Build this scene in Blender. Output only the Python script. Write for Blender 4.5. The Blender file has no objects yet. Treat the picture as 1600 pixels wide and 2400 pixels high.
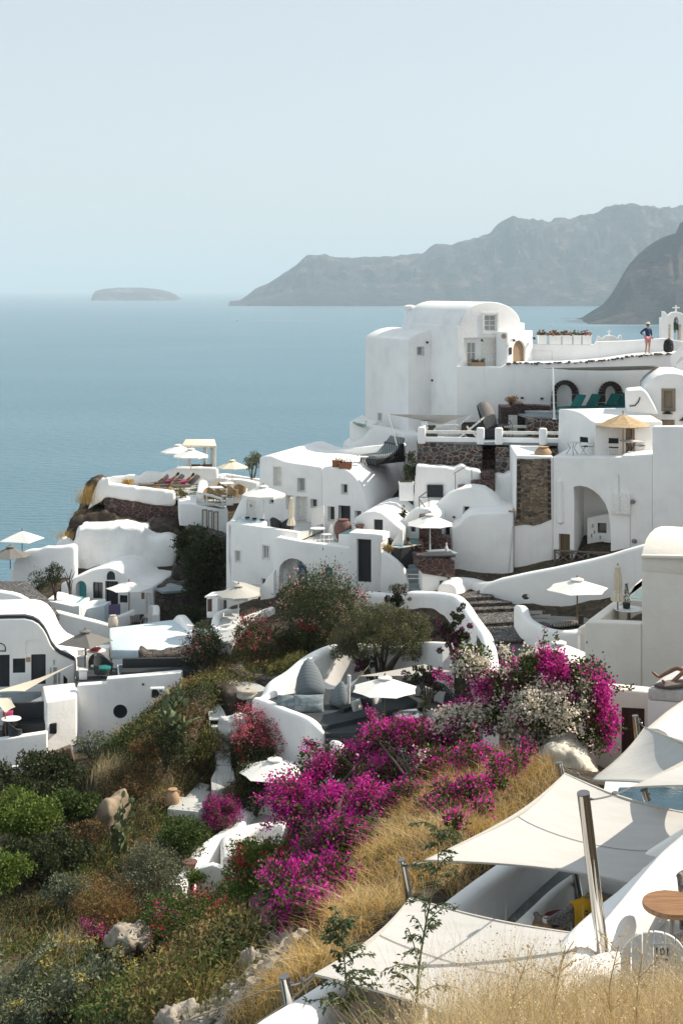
import bpy,bmesh,math,random
import numpy as np
from mathutils import Vector,Matrix,noise as mnoise
from math import sin,cos,pi,radians,sqrt
random.seed(7)
rng=np.random.default_rng(11)
sc=bpy.context.scene
COL=sc.collection
# ------------------------------------------------------------------ camera
F,HZ,CZ=3333.0,678.0,110.0
cam=bpy.data.cameras.new('camera')
cam_o=bpy.data.objects.new('camera',cam)
COL.objects.link(cam_o)
cam.sensor_width=36.0
cam.sensor_fit='AUTO'
cam.lens=F/2400.0*36.0
cam.shift_y=-(1200.0-HZ)/2400.0
cam.clip_start=0.1
cam.clip_end=200000
cam_o.location=(0,0,CZ)
cam_o.rotation_euler=(radians(90),0,0)
sc.camera=cam_o
# ------------------------------------------------------------------ sky, sun, exposure
SUN_AZ,SUN_EL=radians(16.0),radians(39.0)
world=bpy.data.worlds.new('World')
sc.world=world
world.use_nodes=True
wn=world.node_tree
for n in list(wn.nodes):
 wn.nodes.remove(n)
sky=wn.nodes.new('ShaderNodeTexSky')
sky.sky_type='NISHITA'
sky.sun_disc=False
sky.sun_elevation=SUN_EL
sky.sun_rotation=radians(90)-SUN_AZ
sky.altitude=100
sky.air_density=1.0
sky.dust_density=1.0
sky.ozone_density=1.0
hs=wn.nodes.new('ShaderNodeHueSaturation')
hs.inputs['Saturation'].default_value=0.55
tint=wn.nodes.new('ShaderNodeMix');tint.data_type='RGBA';tint.blend_type='MULTIPLY'
tint.inputs[0].default_value=1.0
tint.inputs[7].default_value=(1.0,1.0,1.0,1)
bg=wn.nodes.new('ShaderNodeBackground')
bg.inputs['Strength'].default_value=0.0865
wo=wn.nodes.new('ShaderNodeOutputWorld')
wn.links.new(sky.outputs[0],hs.inputs['Color'])
wn.links.new(hs.outputs[0],tint.inputs[6])
even=wn.nodes.new('ShaderNodeMix');even.data_type='RGBA'
even.inputs[0].default_value=0.72
even.inputs[7].default_value=(2.95,3.30,3.42,1)
wn.links.new(tint.outputs[2],even.inputs[6])
wn.links.new(even.outputs[2],bg.inputs['Color'])
wn.links.new(bg.outputs[0],wo.inputs['Surface'])
sun=bpy.data.lights.new('sun','SUN')
sun.energy=2.8
sun.angle=radians(0.53)
sun.color=(1.0,0.90,0.75)
sun_o=bpy.data.objects.new('sun',sun)
COL.objects.link(sun_o)
sd=Vector((cos(SUN_AZ)*cos(SUN_EL),sin(SUN_AZ)*cos(SUN_EL),sin(SUN_EL)))
sun_o.rotation_euler=sd.to_track_quat('Z','Y').to_euler()
sun_o.location=(60,20,200)
sc.view_settings.view_transform='Standard'
sc.view_settings.look='None'
sc.view_settings.exposure=1.3
sc.view_settings.gamma=1.0
sc.cycles.use_denoising=True
sc.cycles.max_bounces=8
sc.cycles.diffuse_bounces=5
sc.cycles.glossy_bounces=3
sc.cycles.transmission_bounces=3
sc.cycles.transparent_max_bounces=8
sc.cycles.volume_bounces=2
sc.cycles.caustics_reflective=False
sc.cycles.caustics_refractive=False
# ------------------------------------------------------------------ helpers
REG={'R1':(800,650,500),'R2':(1200,650,400),'R3':(900,880,450),'R4':(1200,900,400),'R5':(500,1000,450),'R6':(100,1000,520),'R7':(0,1200,500),'R8':(0,1400,500),'S1':(800,1080,500),'S2':(1050,1250,550),
'S3':(450,1280,600),'S4':(300,1550,550),'S5':(900,1450,700),'S6':(0,1750,650),'S7':(600,1800,600),'S8':(1000,1700,600)}
def r1(reg,x,y):
 a,b,w=REG[reg]
 return(a+x*w/1568.0,b+y*w/1568.0)
def rr(reg,pts):
 return[r1(reg,x,y)for x,y in pts]
def W(px,py,Y):
 return Vector(((px-800.0)/F*Y,Y,CZ-(py-HZ)/F*Y))
def RW(reg,x,y,Y):
 return W(*r1(reg,x,y),Y)
class PL:
 """a vertical plane through the point seen at column px at distance Y, turned by deg (positive: faces right)"""
 def __init__(s,px,Y,deg=0.0):
  a=radians(deg)
  s.o=Vector(((px-800.0)/F*Y,Y,0))
  s.u=Vector((cos(a),sin(a),0))
  s.n=Vector((sin(a),-cos(a),0))
 def s_of(s,px):
  k=(px-800.0)/F
  return(k*s.o.y-s.o.x)/(s.u.x-k*s.u.y)
 def sz(s,px,py):
  q=s.s_of(px)
  y=s.o.y+q*s.u.y
  return(q,CZ-(py-HZ)/F*y)
 def at(s,q,z,off=0.0):
  p=s.o+s.u*q+s.n*off
  return Vector((p.x,p.y,z))
 def P(s,px,py,off=0.0):
  return s.at(*s.sz(px,py),off)
 def Y(s,px):
  return s.o.y+s.s_of(px)*s.u.y
 def shift(s,off):
  t=PL.__new__(PL)
  t.o,t.u,t.n=s.o+s.n*off,s.u,s.n
  return t
def arch(x0,y0,x1,y1,ytop,n=14,ends=True):
 """half ellipse from (x0,y0) over ytop to (x1,y1), picture rows grow downward"""
 out=[]
 for i in range(n+1):
  t=pi*i/n
  f=i/n
  yb=y0+(y1-y0)*f
  out.append(((x0+x1)/2-(x1-x0)/2*cos(t),yb-(yb-ytop)*sin(t)))
 return out if ends else out[1:-1]
def smooth_line(pts,n=6):
 """Catmull-Rom through 2-D or 3-D points"""
 P=[Vector(p)for p in pts]
 out=[]
 for i in range(len(P)-1):
  p0,p1,p2,p3=P[max(i-1,0)],P[i],P[i+1],P[min(i+2,len(P)-1)]
  for k in range(n):
   t=k/n
   out.append(0.5*((2*p1)+(p2-p0)*t+(2*p0-5*p1+4*p2-p3)*t*t+(3*p1-p0-3*p2+p3)*t**3))
 out.append(P[-1])
 return out
ORG={}
class MB:
 def __init__(s):
  s.v,s.f,s.m=[],[],[]
 def add(s,verts,faces,mi=0):
  b=len(s.v)
  s.v+=[Vector(p)for p in verts]
  for f in faces:
   s.f.append([i+b for i in f]);s.m.append(mi)
  return s
 def prism(s,pts,vec,mi=0):
  n=len(pts);vec=Vector(vec)
  vs=[Vector(p)for p in pts]+[Vector(p)+vec for p in pts]
  fs=[list(range(n)),list(range(2*n-1,n-1,-1))]
  for i in range(n):
   j=(i+1)%n
   fs.append([i,i+n,j+n,j])
  return s.add(vs,fs,mi)
 def box(s,c,size,rz=0.0,mi=0,tilt=None):
  hx,hy,hz=size[0]/2,size[1]/2,size[2]/2
  M=Matrix.Rotation(rz,3,'Z')
  if tilt is not None:
   M=M@tilt
  vs=[Vector(c)+M@Vector((x,y,z))for x in(-hx,hx)for y in(-hy,hy)for z in(-hz,hz)]
  return s.add(vs,[[0,1,3,2],[4,6,7,5],[0,4,5,1],[2,3,7,6],[0,2,6,4],[1,5,7,3]],mi)
 def bar(s,a,b,w,h=None,mi=0):
  a,b=Vector(a),Vector(b);h=h or w
  d=(b-a).normalized()
  up=Vector((0,0,1))if abs(d.z)<0.95 else Vector((0,1,0))
  x=d.cross(up).normalized()*w/2;y=x.cross(d).normalized()*h/2
  vs=[p+q for p in(a,b)for q in(x+y,x-y,-x-y,-x+y)]
  return s.add(vs,[[0,1,2,3],[7,6,5,4],[0,4,5,1],[1,5,6,2],[2,6,7,3],[3,7,4,0]],mi)
 def tube(s,pts,r,seg=8,mi=0,cap=True):
  P=[Vector(p)for p in pts]
  rs=r if isinstance(r,(list,tuple))else[r]*len(P)
  vs=[];prev=None
  for i,p in enumerate(P):
   d=(P[min(i+1,len(P)-1)]-P[max(i-1,0)]).normalized()
   if prev is None:
    up=Vector((0,0,1))if abs(d.z)<0.9 else Vector((1,0,0))
    x=d.cross(up).normalized()
   else:
    x=(prev-d*prev.dot(d)).normalized()
   prev=x
   y=d.cross(x)
   for k in range(seg):
    t=2*pi*k/seg
    vs.append(p+(x*cos(t)+y*sin(t))*rs[i])
  fs=[]
  for i in range(len(P)-1):
   for k in range(seg):
    a,b=i*seg+k,i*seg+(k+1)%seg
    fs.append([a,b,b+seg,a+seg])
  if cap:
   fs.append(list(range(seg))[::-1]);fs.append([(len(P)-1)*seg+k for k in range(seg)])
  return s.add(vs,fs,mi)
 def lathe(s,prof,c=(0,0,0),seg=16,mi=0,sx=1.0,sy=1.0):
  c=Vector(c);vs=[]
  for r,z in prof:
   for k in range(seg):
    t=2*pi*k/seg
    vs.append(c+Vector((r*cos(t)*sx,r*sin(t)*sy,z)))
  fs=[]
  for i in range(len(prof)-1):
   for k in range(seg):
    a,b=i*seg+k,i*seg+(k+1)%seg
    fs.append([a,b,b+seg,a+seg])
  fs.append(list(range(seg))[::-1]);fs.append([(len(prof)-1)*seg+k for k in range(seg)])
  return s.add(vs,fs,mi)
 def grid(s,rows,mi=0,closed=False):
  n=len(rows[0]);b=[]
  for r in rows:b+=r
  fs=[]
  for i in range(len(rows)-1):
   for k in range(n-1+(1 if closed else 0)):
    a,c=i*n+k,i*n+(k+1)%n
    fs.append([a,c,c+n,a+n])
  return s.add(b,fs,mi)
 def slab(s,rows,thick,mi=0):
  """a sheet given as rows of points, with real thickness along -Z"""
  n=len(rows[0]);m=len(rows);t=Vector((0,0,thick))
  top=[Vector(p)for r in rows for p in r];bot=[p-t for p in top]
  N=len(top);fs=[]
  for i in range(m-1):
   for k in range(n-1):
    a=i*n+k
    fs.append([a,a+1,a+1+n,a+n]);fs.append([N+a+n,N+a+1+n,N+a+1,N+a])
  ring=[k for k in range(n)]+[i*n+n-1 for i in range(1,m)]+[(m-1)*n+k for k in range(n-2,-1,-1)]+[i*n for i in range(m-2,0,-1)]
  for i in range(len(ring)):
   a,b=ring[i],ring[(i+1)%len(ring)]
   fs.append([a,a+N,b+N,b])
  return s.add(top+bot,fs,mi)
 def build(s,name,mats,root=None,bevel=0.0,seg=2,smooth=40,bang=30,recalc=True,org=None):
  o_=Vector(org)if org is not None else(ORG[root]if root is not None else Vector((0,0,0)))
  me=bpy.data.meshes.new(name)
  me.from_pydata([tuple(p-o_)for p in s.v],[],s.f)
  mats=mats if isinstance(mats,(list,tuple))else[mats]
  for m in mats:
   me.materials.append(m)
  me.polygons.foreach_set('material_index',s.m)
  if recalc or bevel:
   bm=bmesh.new();bm.from_mesh(me)
   bmesh.ops.remove_doubles(bm,verts=bm.verts,dist=1e-5)
   bmesh.ops.recalc_face_normals(bm,faces=bm.faces)
   if bevel:
    es=[e for e in bm.edges if len(e.link_faces)==2 and e.calc_face_angle(0)>radians(bang)]
    bmesh.ops.bevel(bm,geom=es,offset=bevel,segments=seg,affect='EDGES',profile=0.5,clamp_overlap=True)
   bm.to_mesh(me);bm.free()
  if smooth:
   me.shade_smooth();me.set_sharp_from_angle(angle=radians(smooth))
  ob=bpy.data.objects.new(name,me)
  COL.objects.link(ob)
  if root is not None:
   ob.parent=root
   ORG[ob]=ORG[root]
  else:
   ob.location=o_
   ORG[ob]=o_.copy()
  return ob
def tag(o,label=None,cat=None,group=None,kind=None):
 if label:o['label']=label
 if cat:o['category']=cat
 if group:o['group']=group
 if kind:o['kind']=kind
 return o
def thing(name,label,cat,loc=(0,0,0),group=None):
 o=bpy.data.objects.new(name,None)
 o.empty_display_size=0.3
 COL.objects.link(o)
 o.location=loc
 ORG[o]=Vector(loc)
 return tag(o,label,cat,group)
def kids(o):
 return[c for c in COL.objects if c.parent==o]
def copy_tree(o,loc=None,rz=None,label=None,parent=None,scale=None):
 c=o.copy()
 COL.objects.link(c)
 if parent is not None:c.parent=parent
 if loc is not None:
  c.location=loc;ORG[c]=Vector(loc)
 if rz is not None:c.rotation_euler=(0,0,rz)
 if scale is not None:c.scale=(scale,scale,scale)
 if label:c['label']=label
 for k in list(o.children):
  copy_tree(k,parent=c)
 return c
 # ------------------------------------------------------------------ materials
def nodes_of(name):
 m=bpy.data.materials.new(name)
 m.use_nodes=True
 nt=m.node_tree
 return m,nt,nt.nodes['Principled BSDF']
def ramp(nt,fac,stops):
 r=nt.nodes.new('ShaderNodeValToRGB')
 el=r.color_ramp.elements
 while len(el)<len(stops):el.new(0.5)
 for e,(p,c)in zip(el,stops):
  e.position=p;e.color=(*c,1)
 nt.links.new(fac,r.inputs['Fac'])
 return r.outputs['Color']
def tex(nt,kind,scale,detail=4,rough=0.55,coord='Object',vec=None):
 t=nt.nodes.new('ShaderNodeTex'+kind)
 t.inputs['Scale'].default_value=scale
 if kind=='Noise':
  t.inputs['Detail'].default_value=detail;t.inputs['Roughness'].default_value=rough
 if vec is None:
  c=nt.nodes.new('ShaderNodeTexCoord');vec=c.outputs[coord]
 nt.links.new(vec,t.inputs['Vector'])
 return t
def mixc(nt,a,b,fac,mode='MIX'):
 n=nt.nodes.new('ShaderNodeMix');n.data_type='RGBA';n.blend_type=mode
 for i,s in((6,a),(7,b),(0,fac)):
  if hasattr(s,'is_linked')or hasattr(s,'links'):
   nt.links.new(s,n.inputs[i])
  elif i==0:n.inputs[0].default_value=s
  else:n.inputs[i].default_value=(*s,1)
 return n.outputs[2]
def bump(nt,bs,h,strength,dist=0.05):
 b=nt.nodes.new('ShaderNodeBump')
 b.inputs['Strength'].default_value=strength;b.inputs['Distance'].default_value=dist
 nt.links.new(h,b.inputs['Height']);nt.links.new(b.outputs[0],bs.inputs['Normal'])
def mat_noise(name,c1,c2,scale=3.0,rough=0.8,bstr=0.3,bdist=0.03,detail=5,spec=0.3,c3=None,metallic=0.0,stretch=None):
 m,nt,bs=nodes_of(name)
 vec=None
 if stretch:
  tc=nt.nodes.new('ShaderNodeTexCoord');mp=nt.nodes.new('ShaderNodeMapping')
  mp.inputs['Scale'].default_value=stretch
  nt.links.new(tc.outputs['Object'],mp.inputs['Vector']);vec=mp.outputs[0]
 t=tex(nt,'Noise',scale,detail,0.6,vec=vec)
 st=[(0.3,c1),(0.7,c2)]if c3 is None else[(0.25,c1),(0.5,c2),(0.72,c3)]
 col=ramp(nt,t.outputs['Fac'],st)
 nt.links.new(col,bs.inputs['Base Color'])
 bs.inputs['Roughness'].default_value=rough
 bs.inputs['Specular IOR Level'].default_value=spec
 bs.inputs['Metallic'].default_value=metallic
 if bstr:bump(nt,bs,t.outputs['Fac'],bstr,bdist)
 return m
def mat_plaster(name,c,c2,stain=(0.5,0.45,0.4),st=0.3,bs_=0.25):
 m,nt,bs=nodes_of(name)
 t=tex(nt,'Noise',0.55,6,0.6)
 t2=tex(nt,'Noise',5.0,5,0.6)
 tc=nt.nodes.new('ShaderNodeTexCoord');mp=nt.nodes.new('ShaderNodeMapping')
 mp.inputs['Scale'].default_value=(2.2,2.2,0.22)
 nt.links.new(tc.outputs['Object'],mp.inputs['Vector'])
 t3=tex(nt,'Noise',1.6,5,0.7,vec=mp.outputs[0])
 base=ramp(nt,t.outputs['Fac'],[(0.34,tuple(x*.93 for x in c2)),(0.46,c2),(0.62,c)])
 f=ramp(nt,t3.outputs['Fac'],[(0.56,(0,0,0)),(0.86,(st,st,st))])
 col=mixc(nt,base,stain,f)
 nt.links.new(col,bs.inputs['Base Color'])
 bs.inputs['Roughness'].default_value=0.88
 bs.inputs['Specular IOR Level'].default_value=0.2
 ad=nt.nodes.new('ShaderNodeMath');ad.operation='ADD'
 nt.links.new(t.outputs['Fac'],ad.inputs[0]);nt.links.new(t2.outputs['Fac'],ad.inputs[1])
 bump(nt,bs,ad.outputs[0],bs_,0.05)
 return m
def mat_rubble(name,stones,mortar,scale=3.5,width=0.07,stretch=(1,1,1.5),bdist=0.06):
 m,nt,bs=nodes_of(name)
 tc=nt.nodes.new('ShaderNodeTexCoord');mp=nt.nodes.new('ShaderNodeMapping')
 mp.inputs['Scale'].default_value=stretch
 nt.links.new(tc.outputs['Object'],mp.inputs['Vector'])
 wob=tex(nt,'Noise',1.8,3,vec=mp.outputs[0])
 vadd=nt.nodes.new('ShaderNodeVectorMath');vadd.operation='ADD'
 vsc=nt.nodes.new('ShaderNodeVectorMath');vsc.operation='SCALE';vsc.inputs['Scale'].default_value=0.35
 nt.links.new(wob.outputs['Color'],vsc.inputs[0])
 nt.links.new(mp.outputs[0],vadd.inputs[0]);nt.links.new(vsc.outputs[0],vadd.inputs[1])
 ve=tex(nt,'Voronoi',scale,vec=vadd.outputs[0]);ve.feature='DISTANCE_TO_EDGE'
 vc=tex(nt,'Voronoi',scale,vec=vadd.outputs[0])
 sep=nt.nodes.new('ShaderNodeSeparateColor');nt.links.new(vc.outputs['Color'],sep.inputs[0])
 scol=ramp(nt,sep.outputs[0],[(i/max(1,len(stones)-1),c)for i,c in enumerate(stones)])
 fine=tex(nt,'Noise',22,4)
 scol=mixc(nt,scol,(0.5,0.5,0.5),fine.outputs['Fac'],'OVERLAY')
 edge=ramp(nt,ve.outputs['Distance'],[(width*0.6,(1,1,1)),(width,(0,0,0))])
 col=mixc(nt,scol,mortar,edge)
 nt.links.new(col,bs.inputs['Base Color'])
 bs.inputs['Roughness'].default_value=0.9
 hr=ramp(nt,ve.outputs['Distance'],[(0.0,(0,0,0)),(width*2.2,(1,1,1))])
 bump(nt,bs,hr,0.9,bdist)
 return m
def mat_flat(name,c,rough=0.6,metallic=0.0,spec=0.4,var=0.12,scale=9.0):
 d=tuple(max(0.0,x*(1-var))for x in c)
 u=tuple(min(1.0,x*(1+var))for x in c)
 return mat_noise(name,d,u,scale,rough,0.08,0.01,3,spec,metallic=metallic)
M={}
M['plaster']=mat_plaster('white_plaster',(0.90,0.89,0.875),(0.86,0.85,0.84),(0.58,0.55,0.51),0.34)
M['plaster_blue']=mat_plaster('blue_tinted_plaster',(0.67,0.75,0.79),(0.60,0.69,0.74),(0.50,0.52,0.52),0.25)  # plaster tinted blue; on the patio roof it carries sky-lit shade
M['plaster_cream']=mat_plaster('cream_plaster',(0.86,0.80,0.72),(0.81,0.75,0.67),(0.5,0.45,0.4),0.18)
M['plaster_aged']=mat_plaster('rough_lime_plaster',(0.87,0.865,0.855),(0.79,0.785,0.775),(0.50,0.47,0.44),0.35,0.6)
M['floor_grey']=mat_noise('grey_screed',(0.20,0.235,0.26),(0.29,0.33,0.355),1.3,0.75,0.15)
M['floor_dark']=mat_noise('dark_and_shaded_screed',(0.034,0.041,0.047),(0.055,0.064,0.072),1.3,0.75,0.15)  # dark screed, with the hammock terrace's shade put into its colour
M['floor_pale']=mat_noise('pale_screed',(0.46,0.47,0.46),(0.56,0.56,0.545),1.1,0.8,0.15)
M['stone_mix']=mat_rubble('dark_stone_in_pale_mortar',[(0.03,0.03,0.035),(0.10,0.05,0.04),(0.05,0.05,0.06),(0.14,0.12,0.11)],(0.31,0.255,0.205),2.9,0.085)
M['stone_red']=mat_rubble('red_brown_stone',[(0.06,0.03,0.028),(0.10,0.045,0.04),(0.045,0.03,0.03)],(0.20,0.15,0.13),3.0,0.07)
M['stone_dark']=mat_rubble('dry_dark_stone',[(0.05,0.045,0.04),(0.11,0.09,0.075),(0.075,0.06,0.055)],(0.035,0.03,0.028),2.8,0.05)
M['stone_block']=mat_rubble('volcanic_blocks',[(0.045,0.035,0.035),(0.085,0.045,0.042),(0.06,0.055,0.06)],(0.03,0.026,0.025),4.2,0.05)
M['stone_tan']=mat_rubble('tan_mortar_with_dark_stones',[(0.26,0.20,0.14),(0.30,0.235,0.165),(0.05,0.045,0.042),(0.28,0.215,0.15),(0.10,0.06,0.05)],(0.29,0.225,0.155),5.0,0.05)
M['cobble']=mat_rubble('grey_cobble',[(0.06,0.06,0.065),(0.17,0.16,0.155),(0.11,0.105,0.105),(0.25,0.235,0.22)],(0.035,0.034,0.036),5.5,0.09,(1,1,1))
M['rock']=mat_noise('volcanic_rock',(0.02,0.016,0.013),(0.06,0.046,0.037),1.6,0.95,0.9,0.25,8,0.2,(0.15,0.12,0.10))
M['rock_pale']=mat_noise('pale_stone',(0.34,0.30,0.25),(0.52,0.47,0.41),4,0.9,0.6,0.05,6)
M['white_wood']=mat_flat('white_painted_wood',(0.74,0.72,0.68),0.55)
M['white_frame']=mat_flat('white_window_paint',(0.78,0.775,0.75),0.5)
M['white_metal']=mat_flat('white_metal',(0.78,0.78,0.77),0.4)
M['black_paint']=mat_flat('black_paint',(0.018,0.02,0.024),0.5)
M['black_iron']=mat_flat('black_iron',(0.02,0.02,0.022),0.5,0.3)
M['dark_door']=mat_noise('charcoal_door_paint',(0.022,0.026,0.032),(0.035,0.04,0.048),3,0.55,0.3,0.01,4,0.4,stretch=(9,9,0.4))
M['blue_paint']=mat_flat('blue_paint',(0.035,0.13,0.24),0.5)
M['brown_wood']=mat_noise('brown_wood',(0.16,0.105,0.06),(0.27,0.18,0.11),2.5,0.6,0.2,0.01,5,0.3,stretch=(8,8,0.6))
M['oak_door']=mat_noise('weathered_oak',(0.20,0.14,0.085),(0.31,0.225,0.145),2.5,0.65,0.3,0.01,5,0.3,stretch=(10,10,0.5))
M['shutter_wood']=mat_noise('grey_brown_shutter',(0.22,0.18,0.14),(0.31,0.26,0.20),2.5,0.7,0.3,0.01,5,0.3,stretch=(1,1,14))
M['dark_wood']=mat_noise('dark_red_wood',(0.055,0.022,0.018),(0.09,0.04,0.03),2.5,0.5,0.3,0.01,5,0.4,stretch=(8,8,0.5))
M['grey_wood']=mat_noise('grey_brown_rail_wood',(0.13,0.105,0.085),(0.20,0.165,0.135),3,0.7,0.2,0.01)
M['table_wood']=mat_noise('round_table_wood',(0.20,0.10,0.05),(0.36,0.20,0.10),2.2,0.45,0.15,0.005,6,0.4,stretch=(1.2,12,12))
M['canvas']=mat_noise('white_canvas',(0.74,0.73,0.70),(0.80,0.79,0.765),14,0.9,0.12,0.01)
M['canvas_cream']=mat_noise('cream_canvas',(0.68,0.60,0.47),(0.75,0.67,0.54),14,0.9,0.12,0.01)
M['canvas_grey']=mat_noise('beige_grey_canvas',(0.42,0.405,0.37),(0.49,0.47,0.435),14,0.9,0.12,0.01)
M['canvas_dark']=mat_noise('charcoal_canvas',(0.15,0.145,0.135),(0.20,0.19,0.18),14,0.9,0.12,0.01)
M['sail']=mat_noise('pale_grey_sailcloth',(0.45,0.44,0.425),(0.51,0.50,0.485),1.1,0.85,0.35,0.06,5,stretch=(1,2.5,1))
M['straw']=mat_noise('straw_thatch',(0.36,0.25,0.14),(0.58,0.44,0.27),3.0,0.9,0.5,0.03,5,stretch=(1,1,16))
M['teal_fabric']=mat_flat('teal_fabric',(0.012,0.16,0.15),0.8)
M['charcoal_fabric']=mat_flat('charcoal_fabric',(0.035,0.038,0.042),0.9)
M['taupe_fabric']=mat_flat('taupe_fabric',(0.17,0.145,0.13),0.9)
M['grey_fabric']=mat_flat('grey_fabric',(0.27,0.27,0.275),0.9)
M['pale_fabric']=mat_flat('pale_grey_fabric',(0.58,0.57,0.56),0.9)
M['wicker']=mat_noise('brown_wicker',(0.035,0.028,0.022),(0.19,0.155,0.125),26,0.7,0.7,0.02,2)
M['wicker_grey']=mat_noise('grey_wicker',(0.07,0.062,0.06),(0.27,0.25,0.24),30,0.7,0.8,0.02,2)
M['wicker_tan']=mat_noise('tan_wicker',(0.22,0.14,0.075),(0.44,0.31,0.18),22,0.7,0.6,0.02,2)
M['terracotta']=mat_flat('terracotta',(0.30,0.125,0.07),0.8)
M['clay_tan']=mat_flat('tan_clay',(0.40,0.26,0.155),0.8)
M['clay_red']=mat_flat('dull_red_clay',(0.16,0.085,0.07),0.8)
M['clay_dark']=mat_flat('dark_green_glaze',(0.03,0.04,0.035),0.35)
M['soil']=mat_noise('dark_soil',(0.03,0.022,0.018),(0.06,0.045,0.035),8,0.95)
M['plastic_grey']=mat_flat('pale_grey_plastic',(0.60,0.60,0.58),0.5)
M['steel_grey']=mat_flat('grey_steel',(0.22,0.22,0.225),0.4,0.7)
M['pot_black']=mat_flat('black_pot',(0.02,0.02,0.02),0.5)
M['yellow_cloth']=mat_flat('mustard_towel',(0.50,0.27,0.012),0.9)
M['red_cloth']=mat_flat('dark_red_cushion',(0.14,0.012,0.018),0.9)
M['pink_cloth']=mat_flat('pink_cloth',(0.42,0.05,0.16),0.9)
M['coral_cloth']=mat_flat('coral_cushion',(0.62,0.11,0.12),0.9)
M['rope']=mat_flat('rope',(0.42,0.33,0.22),0.9)
M['brass']=mat_flat('aged_brass',(0.12,0.15,0.11),0.5,0.5)
M['purple_cloth']=mat_flat('muted_violet_towel',(0.12,0.10,0.19),0.9)
m,nt,bs=nodes_of('polished_steel')
bs.inputs['Base Color'].default_value=(0.62,0.60,0.57,1);bs.inputs['Metallic'].default_value=1.0
t=tex(nt,'Noise',3.0,3);rg=ramp(nt,t.outputs['Fac'],[(0.3,(0.07,)*3),(0.7,(0.16,)*3)])
nt.links.new(rg,bs.inputs['Roughness'])
M['chrome']=m
m,nt,bs=nodes_of('dark_window_glass')
bs.inputs['Base Color'].default_value=(0.03,0.036,0.042,1);bs.inputs['Roughness'].default_value=0.12
bs.inputs['Specular IOR Level'].default_value=0.6
M['glass']=m
M['glass_pale']=mat_flat('curtained_pane',(0.36,0.37,0.36),0.3)
def mat_pool(name,c1,c2):
 m,nt,bs=nodes_of(name)
 t=tex(nt,'Noise',2.2,3)
 nt.links.new(ramp(nt,t.outputs['Fac'],[(0.3,c1),(0.7,c2)]),bs.inputs['Base Color'])
 bs.inputs['Roughness'].default_value=0.08
 t2=tex(nt,'Noise',6.0,2);bump(nt,bs,t2.outputs['Fac'],0.2,0.03)
 return m
M['pool']=mat_pool('turquoise_pool_water',(0.10,0.42,0.47),(0.16,0.52,0.56))
M['pool_teal']=mat_pool('deep_teal_water',(0.015,0.14,0.15),(0.03,0.21,0.22))
M['pool_pale']=mat_pool('pale_jacuzzi_water',(0.28,0.46,0.52),(0.36,0.55,0.60))
M['pool_mint']=mat_pool('mint_pool_water',(0.36,0.58,0.55),(0.45,0.66,0.62))
M['pool_blue']=mat_pool('foreground_pool_water',(0.010,0.042,0.066),(0.02,0.07,0.10))  # blue water darkened; shade under the sails put into its colour
def mat_stripe(name,c1,c2,freq,axis=2,dist=1.2):
 m,nt,bs=nodes_of(name)
 w=nt.nodes.new('ShaderNodeTexWave');w.bands_direction='XYZ'[axis]
 w.inputs['Scale'].default_value=freq;w.inputs['Distortion'].default_value=dist;w.inputs['Detail'].default_value=2
 c=nt.nodes.new('ShaderNodeTexCoord');nt.links.new(c.outputs['Object'],w.inputs['Vector'])
 nt.links.new(ramp(nt,w.outputs['Fac'],[(0.35,c1),(0.65,c2)]),bs.inputs['Base Color'])
 bs.inputs['Roughness'].default_value=0.9
 return m
M['stripe']=mat_stripe('blue_grey_striped_cloth',(0.085,0.10,0.112),(0.22,0.255,0.275),6.5)
M['stripe_y']=mat_stripe('grey_striped_mattress',(0.06,0.07,0.075),(0.24,0.27,0.28),2.6,0)
M['stripe_taupe']=mat_stripe('taupe_striped_cloth',(0.09,0.08,0.075),(0.25,0.225,0.20),3.0,0)
M['ikat']=mat_noise('blue_grey_ikat_cloth',(0.10,0.13,0.15),(0.27,0.32,0.34),3.5,0.9,0.1,0.01,3,stretch=(1,1,3))
# ------------------------------------------------------------------ sea
def sea():
 m,nt,bs=nodes_of('sea_water')
 tc=nt.nodes.new('ShaderNodeTexCoord');mp=nt.nodes.new('ShaderNodeMapping')
 mp.inputs['Scale'].default_value=(1.0,2.2,1.0);mp.inputs['Rotation'].default_value=(0,0,radians(-16))
 nt.links.new(tc.outputs['Object'],mp.inputs['Vector'])
 t1=tex(nt,'Noise',0.10,6,0.62,vec=mp.outputs[0])
 t2=tex(nt,'Noise',0.0022,3,0.5,vec=mp.outputs[0])
 nt.links.new(ramp(nt,t2.outputs['Fac'],[(0.3,(0.07,0.163,0.218)),(0.7,(0.09,0.197,0.257))]),bs.inputs['Base Color'])
 bs.inputs['Roughness'].default_value=0.30
 bs.inputs['IOR'].default_value=1.33
 bump(nt,bs,t1.outputs['Fac'],0.75,3.2)
 b=MB()
 ys=[20,120,300,700,1500,3000,6000,12000,25000,50000,90000]
 rows=[[Vector((x,y,0))for x in(-60000,-9000,-1500,0,1500,9000,60000)]for y in ys]
 b.grid(rows)
 o=b.build('sea',m,smooth=0)
 tag(o,'calm blue sea stretching to a hazy horizon','sea',kind='structure')
sea()
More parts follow.
